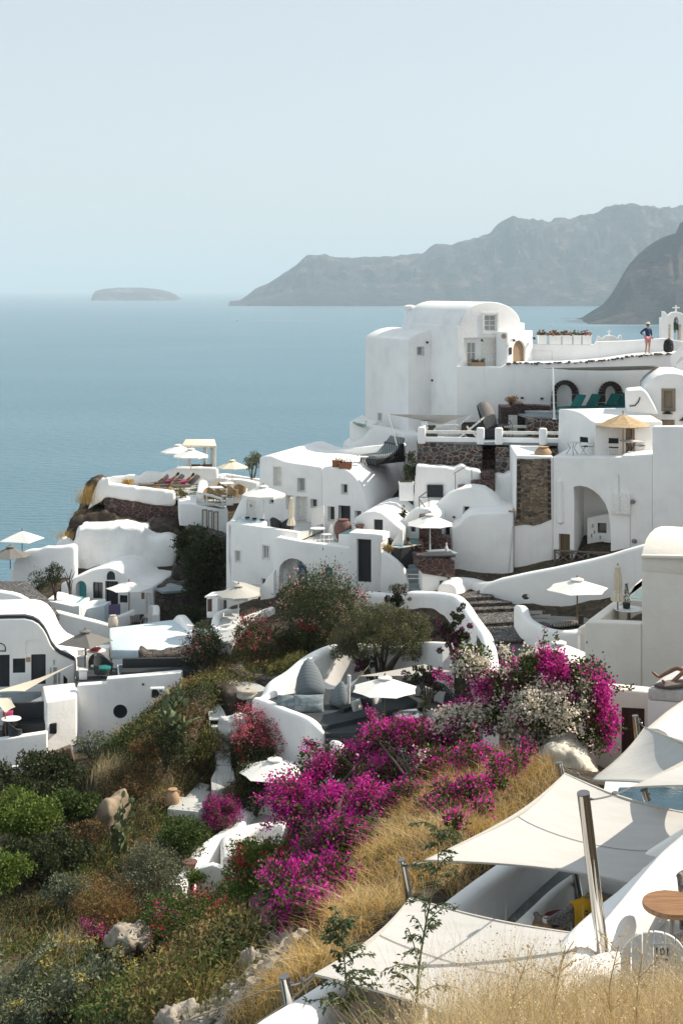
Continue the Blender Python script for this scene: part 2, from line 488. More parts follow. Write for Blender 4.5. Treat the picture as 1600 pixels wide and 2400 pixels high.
# ------------------------------------------------------------------ far land
def mat_cliff(name,c1,c2,c3):
 m,nt,bs=nodes_of(name)
 tc=nt.nodes.new('ShaderNodeTexCoord');mp=nt.nodes.new('ShaderNodeMapping')
 mp.inputs['Scale'].default_value=(1,1,2.4)
 nt.links.new(tc.outputs['Object'],mp.inputs['Vector'])
 t=tex(nt,'Noise',0.0038,10,0.70,vec=mp.outputs[0])
 nt.links.new(ramp(nt,t.outputs['Fac'],[(0.30,c1),(0.52,c2),(0.74,c3)]),bs.inputs['Base Color'])
 bs.inputs['Roughness'].default_value=0.95
 bump(nt,bs,t.outputs['Fac'],1.0,160)
 return m
def headland(name,label,ridge,base,Yb,depth,mat,nx=150,ny=44,rough=1.0,seed=0.0,steep=0.6):
 """ridge/base: picture outlines; a solid massif of cliffs from its shoreline at Yb to a crest `depth` behind and down again"""
 rx=[p[0]for p in ridge]
 rows=[]
 x0,x1=rx[0],rx[-1]
 for j in range(ny+1):
  v=j/ny
  row=[]
  for i in range(nx+1):
   px=x0+(x1-x0)*i/nx
   ry=np.interp(px,rx,[p[1]for p in ridge])
   yb=np.interp(px,[p[0]for p in base],[p[1]for p in Yb])if isinstance(Yb[0],(tuple,list))else Yb[0]
   front=v/0.62
   Y=yb+depth*v;Y0=Y
   if front<=1:
    Yc=yb+depth*0.62
    zc=CZ-(ry-HZ)/F*Yc
    prof=0.30*front+0.70*front**2.1 if False else(front**steep)
    z=zc*prof
    X=(px-800)/F*Y0
   else:
    Yc=yb+depth*0.62
    zc=CZ-(ry-HZ)/F*Yc
    z=zc*max(0.0,1-((front-1)/0.62)**2*1.1)
    X=(px-800)/F*Yc
   amp=min(1.0,front*2.5)*(1-max(0,1-abs(front-1)/0.45))*rough
   nz=mnoise.fractal(Vector((X*0.0016+seed,Y*0.0016,3.1)),0.8,2.1,6)
   n2=mnoise.ridged_multi_fractal(Vector((X*0.0035+seed,Y*0.0035,1.7)),0.9,2.0,5,1.0,2.0)
   z=max(-8,z+(nz*0.22+(n2-1.2)*0.22)*zc*amp)
   if j>0:z+=mnoise.fractal(Vector((X*0.012+seed,Y0*0.004,5.0)),.8,2.1,4)*.035*zc*rough
   if j==0:z=-10
   Y+=mnoise.fractal(Vector((X*0.002+9+seed,2.0,0)),0.9,2.0,4)*260*rough*(1-abs(front-1)if front<2 else 0)
   Y+=(mnoise.ridged_multi_fractal(Vector((X*0.006+seed,z*.0015,4.0)),.9,2.0,4,1.0,2.0)-1.2)*110*rough*min(1,front*3)*(1 if front<1 else 0)
   row.append(Vector((X,Y,z)))
  rows.append(row)
 b=MB();b.grid(rows)
 o=b.build(name,mat,smooth=60)
 tag(o,label,'headland',kind='structure')
 return o
MC=mat_cliff('caldera_cliff',(0.004,0.005,0.008),(0.022,0.021,0.025),(0.30,0.20,0.165))
ridge_far=[(536,706),(560,704),(580,690),(596,676),(628,664),(660,645),(690,627),(716,600),(734,596),(770,600),(800,605),(860,603),(930,600),(990,592),(1015,575),(1060,570),(1110,560),(1150,548),(1180,520),(1200,509),(1240,516),(1290,514),(1340,510),
(1390,499),(1440,484),(1470,483),(1520,485),(1570,487),(1640,484),(1760,492),(1900,540),(2050,640),(2120,706)]
headland('cliff','long hazy blue caldera cliff rising towards its far end across the water',ridge_far,None,[9300],2600,MC,260,60)
ridge_near=[(1352,762),(1375,753),(1392,742),(1400,732),(1412,722),(1425,712),(1440,690),(1452,668),(1464,640),(1480,612),(1500,590),(1530,565),(1560,550),(1576,548),(1583,522),(1592,520),(1600,528),(1625,520),(1700,500),(1850,520),(2000,620),(2200,762)]
headland('cliff','nearer darker rocky headland with a jagged pinnacle dropping to the sea',ridge_near,None,[4450],900,MC,160,50,0.8,30.0)
islet_m=mat_cliff('islet_rock',(0.03,0.025,0.022),(0.11,0.085,0.075),(0.45,0.37,0.33))
ridge_is=[(214,704),(217,690),(222,682),(245,677),(280,674),(330,674),(370,678),(395,684),(408,690),(414,697),(416,704)]
headland('islet','low flat-topped rocky islet alone on the sea',ridge_is,None,[13900],1500,islet_m,80,24,0.5,60.0,0.22)
def boat(px,py,size,label,ang):
 Y=CZ*F/(py-HZ)
 p=W(px,py,Y);p.z=0
 t=thing('motor_boat',label,'boat',p)
 L=size
 b=MB();rows=[]
 for k in range(9):
  u=k/8
  w=L*0.16*(1-max(0,u-0.45)**2*3.2)
  rows.append([p+Vector((-L/2+L*u,s*w*q,zz))for s,q,zz in((-1,1,L*.13),(-1,.7,-.3),(1,.7,-.3),(1,1,L*.13))])
 b.grid(rows,closed=True)
 b.build('hull',M['white_metal'],t)
 c=MB().box(p+Vector((-L*.08,0,L*.19)),(L*.38,L*.2,L*.13));c.build('cabin',M['white_metal'],t,bevel=.2)
 wk=MB()
 a=radians(ang)
 pts=[[p+Vector((L*.4+d*cos(a)-s*w*sin(a),d*sin(a)+s*w*cos(a),0.35*(1-d/(L*26))))for s in(-1,0,1)]for d,w in((0,L*.12),(L*4,L*.5),(L*10,L*.8),(L*26,L*.5))]
 wk.grid(pts)
 wk.build('wake',mat_noise('foam',(0.4,0.45,0.47),(0.75,0.77,0.78),0.3,0.9,0),t)
 t.rotation_euler=(0,0,0)
boat(1288,764,16,'white motor boat trailing a foaming wake before the dark headland',8)
boat(556,752,14,'tiny white boat out on the open sea left of the village',20)
# ------------------------------------------------------------------ haze: closed box of even air, sky outside
def haze(density=7e-5):
 m=bpy.data.materials.new('haze_air');m.use_nodes=True
 nt=m.node_tree
 for n in list(nt.nodes):nt.nodes.remove(n)
 out=nt.nodes.new('ShaderNodeOutputMaterial')
 v=nt.nodes.new('ShaderNodeVolumePrincipled')
 v.inputs['Color'].default_value=(0.665,0.78,0.87,1)
 v.inputs['Density'].default_value=density
 v.inputs['Anisotropy'].default_value=0.0
 nt.links.new(v.outputs[0],out.inputs['Volume'])
 b=MB().box((0,45000,430),(140000,100000,884))
 o=b.build('haze',m,smooth=0)
 tag(o,'pale blue sea haze over the caldera','haze',kind='stuff')
haze()
# ================================================================== building helpers
CUT=[]
def cut_later(o,mb):CUT.append((o,mb))
def do_cuts():
 tmp=[]
 for o,mb in CUT:
  c=mb.build('opening',M['plaster'],None,smooth=0)
  md=o.modifiers.new('opening','BOOLEAN');md.object=c;md.operation='DIFFERENCE';md.solver='EXACT'
  md.use_self=True
  if o.parent is not None:
   c.location=ORG[o]*0
  tmp.append((o,c))
 bpy.context.view_layer.update()
 dg=bpy.context.evaluated_depsgraph_get()
 done={}
 for o,c in tmp:
  if o.name not in done:
   done[o.name]=bpy.data.meshes.new_from_object(o.evaluated_get(dg))
 for o,c in tmp:
  if o.modifiers:
   o.modifiers.clear()
   o.data=done[o.name]
   o.data.shade_smooth();o.data.set_sharp_from_angle(angle=radians(40))
 for o,c in tmp:
  me=c.data;bpy.data.objects.remove(c);bpy.data.meshes.remove(me)
def block(root,pl,pts,depth,mat,name='wall',bevel=0.06,vec=None,seg=3):
 """outline on a vertical plane, run back into a solid"""
 front=[pl.P(*p)for p in pts]
 v=vec if vec is not None else-pl.n*depth
 return MB().prism(front,v).build(name,mat,root,bevel=bevel,seg=seg,bang=35)
def lumpy(root,name,pl,pts,depth,mat,voxel=0.25,amp=0.12,sc_=0.6,smooth=70,vec=None):
 front=[pl.P(*p)for p in pts]
 o=MB().prism(front,vec if vec is not None else-pl.n*depth).build(name,mat,root,smooth=0)
 return lump(o,voxel,amp,sc_,smooth)
def lump(o,voxel=0.25,amp=0.12,sc_=0.6,smooth=70):
 md=o.modifiers.new('r','REMESH');md.mode='VOXEL';md.voxel_size=voxel
 bpy.context.view_layer.update()
 me=bpy.data.meshes.new_from_object(o.evaluated_get(bpy.context.evaluated_depsgraph_get()))
 o.modifiers.clear();o.data=me
 bm=bmesh.new();bm.from_mesh(me)
 for k in range(2):bmesh.ops.smooth_vert(bm,verts=bm.verts,factor=0.5,use_axis_x=True,use_axis_y=True,use_axis_z=True)
 bm.normal_update()
 g=ORG[o]
 for v in bm.verts:
  p=(v.co+g)*sc_
  v.co+=v.normal*amp*(mnoise.fractal(p,0.75,2.1,5)+0.15)
 bm.to_mesh(me);bm.free()
 me.shade_smooth();me.set_sharp_from_angle(angle=radians(smooth))
 return o
def ring(mb,pl,outer,inner,o0,o1,mi=0):
 n=len(outer)
 vs=[pl.at(q,z,o)for o in(o1,o0)for L in(outer,inner)for q,z in L]
 fs=[]
 for i in range(n):
  j=(i+1)%n
  fs+=[[i,j,n+j,n+i],[2*n+j,2*n+i,3*n+i,3*n+j],[i,2*n+i,2*n+j,j],[n+j,3*n+j,3*n+i,n+i]]
 mb.add(vs,fs,mi)
def inset(poly,t):
 xs=[p[0]for p in poly];zs=[p[1]for p in poly]
 cx,cz=(min(xs)+max(xs))/2,(min(zs)+max(zs))/2
 fx=1-2*t/max(1e-6,max(xs)-min(xs));fz=1-2*t/max(1e-6,max(zs)-min(zs))
 return[(cx+(x-cx)*fx,cz+(z-cz)*fz)for x,z in poly]
def rect(pl,a,b):
 (s0,z0),(s1,z1)=pl.sz(*a),pl.sz(*b)
 return[(s0,z1),(s0,z0),(s1,z0),(s1,z1)]
def opening(root,wall,pl,a=None,b=None,poly=None,depth=0.25,kind='window',frame='white_frame',pane='glass',nx=1,ny=1,trim=0.0,trim_mat='plaster',fw=0.05,handle=None,label=None,cut=True,boards=0):
 P=[pl.sz(*p)for p in poly]if poly else rect(pl,a,b)
 if cut and wall is not None:
  c=MB().prism([pl.at(q,z,0.4)for q,z in P],-pl.n*(depth+0.4))
  cut_later(wall,c)
 xs=[p[0]for p in P];zs=[p[1]for p in P]
 inner=inset(P,fw)
 f=MB()
 ring(f,pl,P,inner,-depth+0.004,-depth+0.075)
 x0,x1=min(q for q,z in inner),max(q for q,z in inner);z0,z1=min(z for q,z in inner),max(z for q,z in inner)
 bw=fw*0.55
 for i in range(1,nx):
  x=x0+(x1-x0)*i/nx
  f.prism([pl.at(q,z,-depth+0.07)for q,z in((x-bw/2,z0),(x-bw/2,z1),(x+bw/2,z1),(x+bw/2,z0))],-pl.n*0.045)
 for i in range(1,ny):
  z=z0+(z1-z0)*i/ny
  f.prism([pl.at(q,zz,-depth+0.066)for q,zz in((x0,z-bw/2),(x0,z+bw/2),(x1,z+bw/2),(x1,z-bw/2))],-pl.n*0.04)
 if trim:
  ring(f,pl,inset(P,-trim),P,-0.02,0.035)
 fo=f.build(kind,M[frame],root,smooth=30)
 if label:fo['label']=label
 pn=MB().prism([pl.at(q,z,-depth+0.03)for q,z in inset(P,fw*0.8)],-pl.n*0.025)
 if boards:
  for i in range(boards):
   xa=x0+(x1-x0)*i/boards+0.006;xb=x0+(x1-x0)*(i+1)/boards-0.006
   top=z1 if not poly else min(z1,_topz(inner,(xa+xb)/2))
   pn.prism([pl.at(q,z,-depth+0.05)for q,z in((xa,z0),(xa,top),(xb,top),(xb,z0))],-pl.n*0.018)
 pn.build('pane' if kind=='window' else 'door_leaf',M[pane],fo,smooth=30)
 if handle is not None:
  hp=pl.P(*handle,-depth+0.09)
  h=MB().box(hp,(0.03,0.05,0.16));h.tube([hp,hp+pl.u*0.12],0.013,6)
  h.build('handle',M['black_iron'],fo)
 return fo
def _topz(poly,x):
 best=-1e9
 n=len(poly)
 for i in range(n):
  (a,za),(b,zb)=poly[i],poly[(i+1)%n]
  if(a-x)*(b-x)<=0 and abs(a-b)>1e-9:
   best=max(best,za+(zb-za)*(x-a)/(b-a))
 return best-0.005
def rows_at(z,pts):
 """picture points laid on the level z"""
 out=[]
 for px,py in pts:
  Y=(CZ-z)*F/(py-HZ)
  out.append(Vector(((px-800)/F*Y,Y,z)))
 return out
def floor(root,pts,name='floor',mat=None,thick=0.25,bevel=0.0):
 return MB().prism(pts,(0,0,-thick)).build(name,mat or M['floor_grey'],root,bevel=bevel,bang=35)
def pathwall(root,pts,thick,drop,mat,name='wall',n=5,rnd=0.12,smooth_=True,org=None):
 """a wall following picture points (column, row of its top, distance); rounded coping"""
 P=[W(*p)for p in pts]
 if smooth_:P=smooth_line(P,n)
 rows=[]
 for i,p in enumerate(P):
  d=P[min(i+1,len(P)-1)]-P[max(i-1,0)];d.z=0;d.normalize()
  nn=Vector((d.y,-d.x,0))*(thick/2)
  if nn.y>0 and False:nn=-nn
  dp=drop if not isinstance(drop,(list,tuple))else drop[0]+(drop[1]-drop[0])*i/(len(P)-1)
  r=min(rnd,thick*0.45);e=nn.normalized()
  up=Vector((0,0,1))
  sec=[p+nn-up*dp,p+nn-up*r]
  for k in(1,2,3):
   t=pi/2*k/3
   sec.append(p+nn-e*r*(1-cos(t))-up*r*(1-sin(t)))
  for k in(2,1,0):
   t=pi/2*k/3
   sec.append(p-nn+e*r*(1-cos(t))-up*r*(1-sin(t)))
  sec.append(p-nn-up*dp)
  rows.append(sec)
 b=MB();b.grid(rows,closed=True)
 m=len(rows[0])
 b.f.append(list(range(m)));b.m.append(0)
 b.f.append([(len(rows)-1)*m+k for k in range(m)]);b.m.append(0)
 return b.build(name,mat,root,smooth=50,org=org)
def house(name,label,cat,pl=None,at=None,group=None):
 return thing(name,label,cat,at if at is not None else(pl.o.x,pl.o.y,95),group)
def solo(o,label,cat,group=None,kind=None):
 return tag(o,label,cat,group,kind)
def lamp(root,pl,px,py,s=0.16):
 p=pl.P(px,py,0.0)
 b=MB();b.tube([p,p+pl.n*0.22+Vector((0,0,0.06))],0.02,6)
 q=p+pl.n*0.24
 b.lathe([(s*0.25,0.08),(s*0.45,0.02),(s,-0.06),(s*0.9,-0.07)],q,10)
 return b.build('wall_lamp',M['black_iron'],root)
 # ================================================================== A. tower house with its barrel vault
R=rr
def tower():
 TR=PL(r1('R1',487,0)[0],86.0,22)
 LF=PL(r1('R1',487,0)[0],86.0,-68)
 PM=PL(r1('R1',845,0)[0],83.4,22)
 h=house('vaulted_house','tall white vaulted house on the ridge, with a low side vault and gable window','house',TR)
 L=abs(LF.s_of(r1('R1',172,0)[0]))
 w1=block(h,TR,R('R1',[(487,1300),(487,462),(505,447),(535,428),(570,411),(610,397),(650,389),(700,384),(700,1300)]),L,M['plaster'],'side_vault')
 opening(h,w1,TR,*R('R1',[(553,510),(604,574)]),depth=.3,nx=1,ny=1,trim=.02,pane='glass_pale')
 opening(h,w1,LF,*R('R1',[(268,992),(297,1062)]),depth=.08,pane='glass_pale',trim=.03)
 ar=arch(*r1('R1',867,357),*r1('R1',1312,335),r1('R1',0,180)[1],24)
 w2=block(h,PM,R('R1',[(845,1300),(845,357)])+ar+R('R1',[(1345,335),(1345,1000)]),7.8,M['plaster'],'wall')
 c=MB().prism([PM.at(q,z,.4)for q,z in rect(PM,*R('R1',[(897,445),(1172,720)]))],-PM.n*.62);cut_later(w2,c)
 PI=PM.shift(-.22)
 opening(h,None,PI,*R('R1',[(912,475),(982,700)]),depth=.0,nx=2,ny=3,pane='glass_pale',fw=.06)
 opening(h,None,PI,*R('R1',[(1030,470),(1166,700)]),depth=.0,kind='door',pane='white_wood',fw=.06,nx=1,ny=3,handle=r1('R1',1040,600))
 opening(h,w2,PM,*R('R1',[(1048,275),(1140,396)]),depth=.2,nx=2,ny=3,trim=.14,fw=.07,pane='glass_pale')
 p=RW('R1',500,330,91.0);q=RW('R1',500,235,91.0)
 b=MB();b.lathe([(.33,p.z-.8),(.30,q.z),(.42,q.z+.05),(.40,q.z+.2),(.15,q.z+.28)],(p.x,p.y,0),12)
 b.build('chimney',M['plaster'],h)
 lamp(h,PM,*r1('R1',1020,462),.1)
 for x,y,pl in((627,478,TR),(671,757,PL(r1('R1',660,0)[0],86.6,-68))):
  MB().lathe([(.05,-.06),(.09,0),(.05,.06)],pl.P(*r1('R1',x,y),.05),8).build('vent_pipe',M['black_iron'],h)
 t=thing('planter_box','wooden planter trough with low plants beneath the tall window of the tower house','planter',PI.P(*r1('R1',980,640),.3))
 b=MB()
 a0,a1=PI.P(*r1('R1',932,640),.35),PI.P(*r1('R1',1028,640),.35)
 b.bar(a0,a1,.3,.28);b.build('box',M['clay_tan'],t,bevel=.02)
 s=MB()
 for k in range(60):
  c0=a0.lerp(a1,random.random())+Vector((0,random.uniform(-.1,.1),.15))
  s.bar(c0,c0+Vector((random.uniform(-.08,.08),random.uniform(-.05,.05),random.uniform(.06,.2))),.035,.01)
 s.build('plant',mat_flat('dry_green',(.12,.11,.05)),t)
 G=PL(r1('R1',1215,0)[0],83.6,45)
 g=house('gate_wall','small white gate wall with an arched oak door beside the tower house','gate',G)
 gw=block(g,G,R('R1',[(1215,760),(1215,402),(1405,390),(1405,760)]),.85,M['plaster'])
 opening(g,gw,G,poly=R('R1',[(1258,700)])+arch(*r1('R1',1258,540),*r1('R1',1350,540),r1('R1',0,462)[1],12)+R('R1',[(1350,700)]),depth=.22,kind='door',frame='oak_door',pane='oak_door',fw=.05,boards=7)
 lamp(g,G,*r1('R1',1243,462),.13);lamp(g,G,*r1('R1',1393,447),.13)
 MB().box(G.P(*r1('R1',1237,541),.03),(.22,.06,.42),radians(45)).build('letter_box',M['black_paint'],g,bevel=.01)
 GL=PL(r1('R1',1215,0)[0],83.6,-45)
 o=MB().tube([GL.P(*r1('R1',1194,432),0),GL.P(*r1('R1',1194,432),.1)],.14,12).build('round_lamp',M['clay_tan'],g)
tower()
# ================================================================== B. ridge path, its retaining wall, parapet, chapel tops
RWP=PL(r1('R1',845,0)[0],83.3,-2)
PAR=PL(1245,85.6,-2)
def ridge():
 h=house('retaining_wall','long white retaining wall below the ridge path, with two stone-arched niches','wall',RWP)
 edge=R('R1',[(845,655),(1000,655),(1172,660),(1222,628)])+R('R2',[(0,786),(230,784),(480,782),(700,772),(900,752),(1060,728),(1200,710),(1300,705),(1470,697),(1568,690)])
 w=block(h,RWP,R('R1',[(845,1150)])+edge+R('R2',[(1568,1400),(600,1400)]),2.6,M['plaster'],bevel=.03)
 b=MB()
 pts=[RWP.P(*p)for p in edge[3:-1]]
 for i in range(len(pts)-1):
  a,c=pts[i],pts[i+1];n=max(1,int((c-a).length/.2))
  for k in range(n):
   p=a.lerp(c,(k+random.random()*.6)/n)+RWP.n*random.uniform(-.02,.07)
   s=random.uniform(.06,.2)
   b.box(p+Vector((0,0,random.uniform(-.06,.02))),(s*1.3,.2,random.uniform(.03,.13)),random.uniform(-.4,.4),0,Matrix.Rotation(random.uniform(-.3,.3),3,'Y'))
 b.build('stone_edging',mat_noise('edging_stone',(.03,.027,.025),(.22,.2,.18),3,.95,.5),h,smooth=0)
 for(x0,x1,top,ix0,ix1,itop)in((340,620,942,405,545,985),(768,1025,952,850,940,997)):
  poly=R('R2',[(ix0,1300)])+arch(*r1('R2',ix0,1075),*r1('R2',ix1,1075),r1('R2',0,itop)[1],12)+R('R2',[(ix1,1300)])
  c=MB().prism([RWP.P(*p,.3)for p in poly],-RWP.n*.65);cut_later(w,c)
  out=R('R2',[(x0,1300)])+arch(*r1('R2',x0+18,1075),*r1('R2',x1-12,1075),r1('R2',0,top)[1],12)+R('R2',[(x1,1300)])
  O,I=[RWP.sz(*p)for p in out],[RWP.sz(*p)for p in poly]
  s=MB()
  n=len(O)
  for i in range(n-1):
   m=3 if i in(0,n-2)else 1
   for k in range(m):
    f0,f1=(k+.06)/m,(k+.94)/m
    L=lambda A,B,f:(A[0]+(B[0]-A[0])*f,A[1]+(B[1]-A[1])*f)
    q=[L(O[i],O[i+1],f0),L(O[i],O[i+1],f1),L(I[i],I[i+1],f1),L(I[i],I[i+1],f0)]
    j=random.uniform(0,.08)
    s.prism([RWP.at(a,z,.16+j)for a,z in q],-RWP.n*(.2+j))
  s.build('stone_arch',M['stone_block'],h,bevel=.03,seg=1)
 for x,y in((88,1107),(270,1113)):MB().box(RWP.P(*r1('R2',x,y),.05),(.16,.1,.1)).build('wall_stone',M['stone_block'],h)
 p=house('parapet_wall','low white parapet along the ridge path behind the walking man','wall',PAR)
 w=block(p,PAR,R('R2',[(185,900),(185,617),(760,617),(770,592),(1050,583),(1250,570),(1400,560),(1568,590),(1700,590),(1700,900)]),.45,M['plaster'],bevel=.06)
 f=MB()
 a=[PAR.sz(*q)for q in R('R2',[(172,790),(172,670),(365,674),(365,790)])]
 ring(f,PAR,a,inset(a,.03),0,.025);f.build('hatch',M['white_wood'],p)
 labs=['white flower box with a tall spiky red plant, closest to the oak door','white flower box with a dense orange-red geranium, second from the oak door',
'white flower box of pink-red geraniums, middle one on the parapet','white flower box with sparse trailing stems, fourth from the oak door','white flower box of rosy geraniums, last before the bare parapet']
 cols=[(.22,.10,.06),(.34,.15,.09),(.40,.17,.14),(.20,.12,.07),(.40,.18,.15)]
 for k,(x0,x1)in enumerate(((234,318),(337,450),(455,552),(556,633),(640,726))):
  A,B=PAR.P(*r1('R2',x0,612),-.22),PAR.P(*r1('R2',x1,612),-.22)
  A.z=B.z=PAR.P(*r1('R2',x0,617))[2]
  t=thing('flower_box',labs[k],'flower box',(A+B)/2,'white flower boxes along the ridge parapet')
  b=MB();mid=(A+B)/2+Vector((0,0,.27));ln=(B-A).length*.94
  b.box(mid,(ln,.38,.54));b.box(mid+Vector((0,0,.25)),(ln+.06,.44,.07))
  b.build('box',M['plaster'],t,bevel=.02)
  s=MB();s2=MB()
  n=(46,60,50,26,46)[k]
  for q in range(n):
   u=random.random();c=A.lerp(B,.1+.8*u)+Vector((0,random.uniform(-.2,.2),.5))
   hh=random.uniform(.06,.36)*(1.5 if k==0 and u<.6 and random.random()<.1 else 1)*(.55+.45*sin(pi*min(1,u*1.2)))
   tip=c+Vector((random.uniform(-.15,.15),random.uniform(-.15,.15),hh))
   (s2 if random.random()<.4 else s).box(tip,(random.uniform(.05,.13),.08,.06),random.random()*3,0,Matrix.Rotation(random.uniform(-1,1),3,'X'))
  s.build('blossom',mat_flat('geranium_%d'%k,cols[k],.8,var=.3),t,smooth=0);s2.build('leaves',mat_flat('geranium_leaf_%d'%k,(.06,.075,.03),.8,var=.3),t,smooth=0)
 C=PL(r1('R2',890,0)[0],92,0)
 t=house('chapel_gable','small white curved chapel gable topped by a cross, rising behind the parapet','chapel',C)
 o=block(t,C,R('R2',[(768,700),(770,578),(782,573),(783,540),(795,540),(812,562),(835,562)])+arch(*r1('R2',835,562),*r1('R2',955,562),r1('R2',0,532)[1],10,False)+R('R2',[(955,562),(970,562),(985,533),(1000,530),(1001,700)]),.5,M['plaster'],'gable',bevel=.03)
 b=MB()
 m_=C.P(*r1('R2',893,508),-.25);hh=50*.2551/F*92
 b.box(m_,(hh*.22,.14,hh));b.box(m_+Vector((0,0,hh*.18)),(hh*.72,.13,hh*.2));b.build('cross',M['plaster'],t,bevel=.02)
 B=PL(r1('R2',1500,0)[0],86.5,-4)
 t=house('bell_tower','white bell arch with a cross and peeling ochre edges behind the parapet','bell tower',B)
 outl=R('R2',[(1365,700),(1365,370),(1418,367),(1440,345),(1470,322),(1512,316),(1555,328),(1585,355),(1600,372),(1650,372),(1650,700)])
 w=block(t,B,outl,.9,M['plaster'],bevel=.05)
 hole=R('R2',[(1478,640)])+arch(*r1('R2',1478,420),*r1('R2',1528,420),r1('R2',0,362)[1],10)+R('R2',[(1528,640)])
 cut_later(w,MB().prism([B.P(*q,.5)for q in hole],-B.n*2))
 b=MB();m_=B.P(*r1('R2',1512,285),-.45);hh=56*.2551/F*86
 b.box(m_,(hh*.2,.16,hh));b.box(m_+Vector((0,0,hh*.1)),(hh*1.15,.15,hh*.2));b.build('cross',M['plaster'],t,bevel=.02)
 b=MB()
 mo=mat_noise('peeling_ochre',(.34,.25,.15),(.72,.68,.6),5,.9,.3)
 for x in(1440,1537):
  a=[B.sz(*q)for q in R('R2',[(x-9,575),(x-9,432),(x+9,432),(x+9,575)])]
  MB().prism([B.at(q,z,.05)for q,z in a],-B.n*.3).build('pilaster',mo,t,bevel=.02)
 b=MB();b.prism([B.P(*q,-.1)for q in R('R2',[(1380,372),(1380,310),(1400,312),(1425,345),(1425,372)])],-B.n*.5)
 b.build('corner_horn',M['plaster'],t,bevel=.03)
 c=B.P(*r1('R2',1503,478),-.45)
 k=MB();k.lathe([(.03,.42),(.08,.38),(.17,.3),(.2,.1),(.27,-.06),(.25,-.06)],c,14);k.tube([c+Vector((0,0,.4)),c+Vector((0,0,.75))],.03,6);k.tube([c+Vector((-.35,0,.62)),c+Vector((.35,0,.62))],.03,6)
 k.box(c+Vector((0,0,-.14)),(.07,.07,.12))
 solo(k.build('bell',M['brass'],org=c),'greenish bronze bell hanging in the bell arch','bell')
 S=PL(1590,80.5,-10)
 t=house('stair_wall','white sloping stair cheeks climbing from the retaining wall at the end of the path','stairs',S)
 block(t,S,R('R2',[(1456,900),(1452,722),(1480,700),(1660,560),(1660,640),(1545,735),(1500,790),(1500,900)]),.5,M['plaster'],'stair_cheek',bevel=.04)
 block(t,S.shift(.5),R('R2',[(1500,900),(1500,812),(1560,770),(1660,700),(1660,900)]),.5,M['plaster'],'stair_cheek',bevel=.04)
ridge()
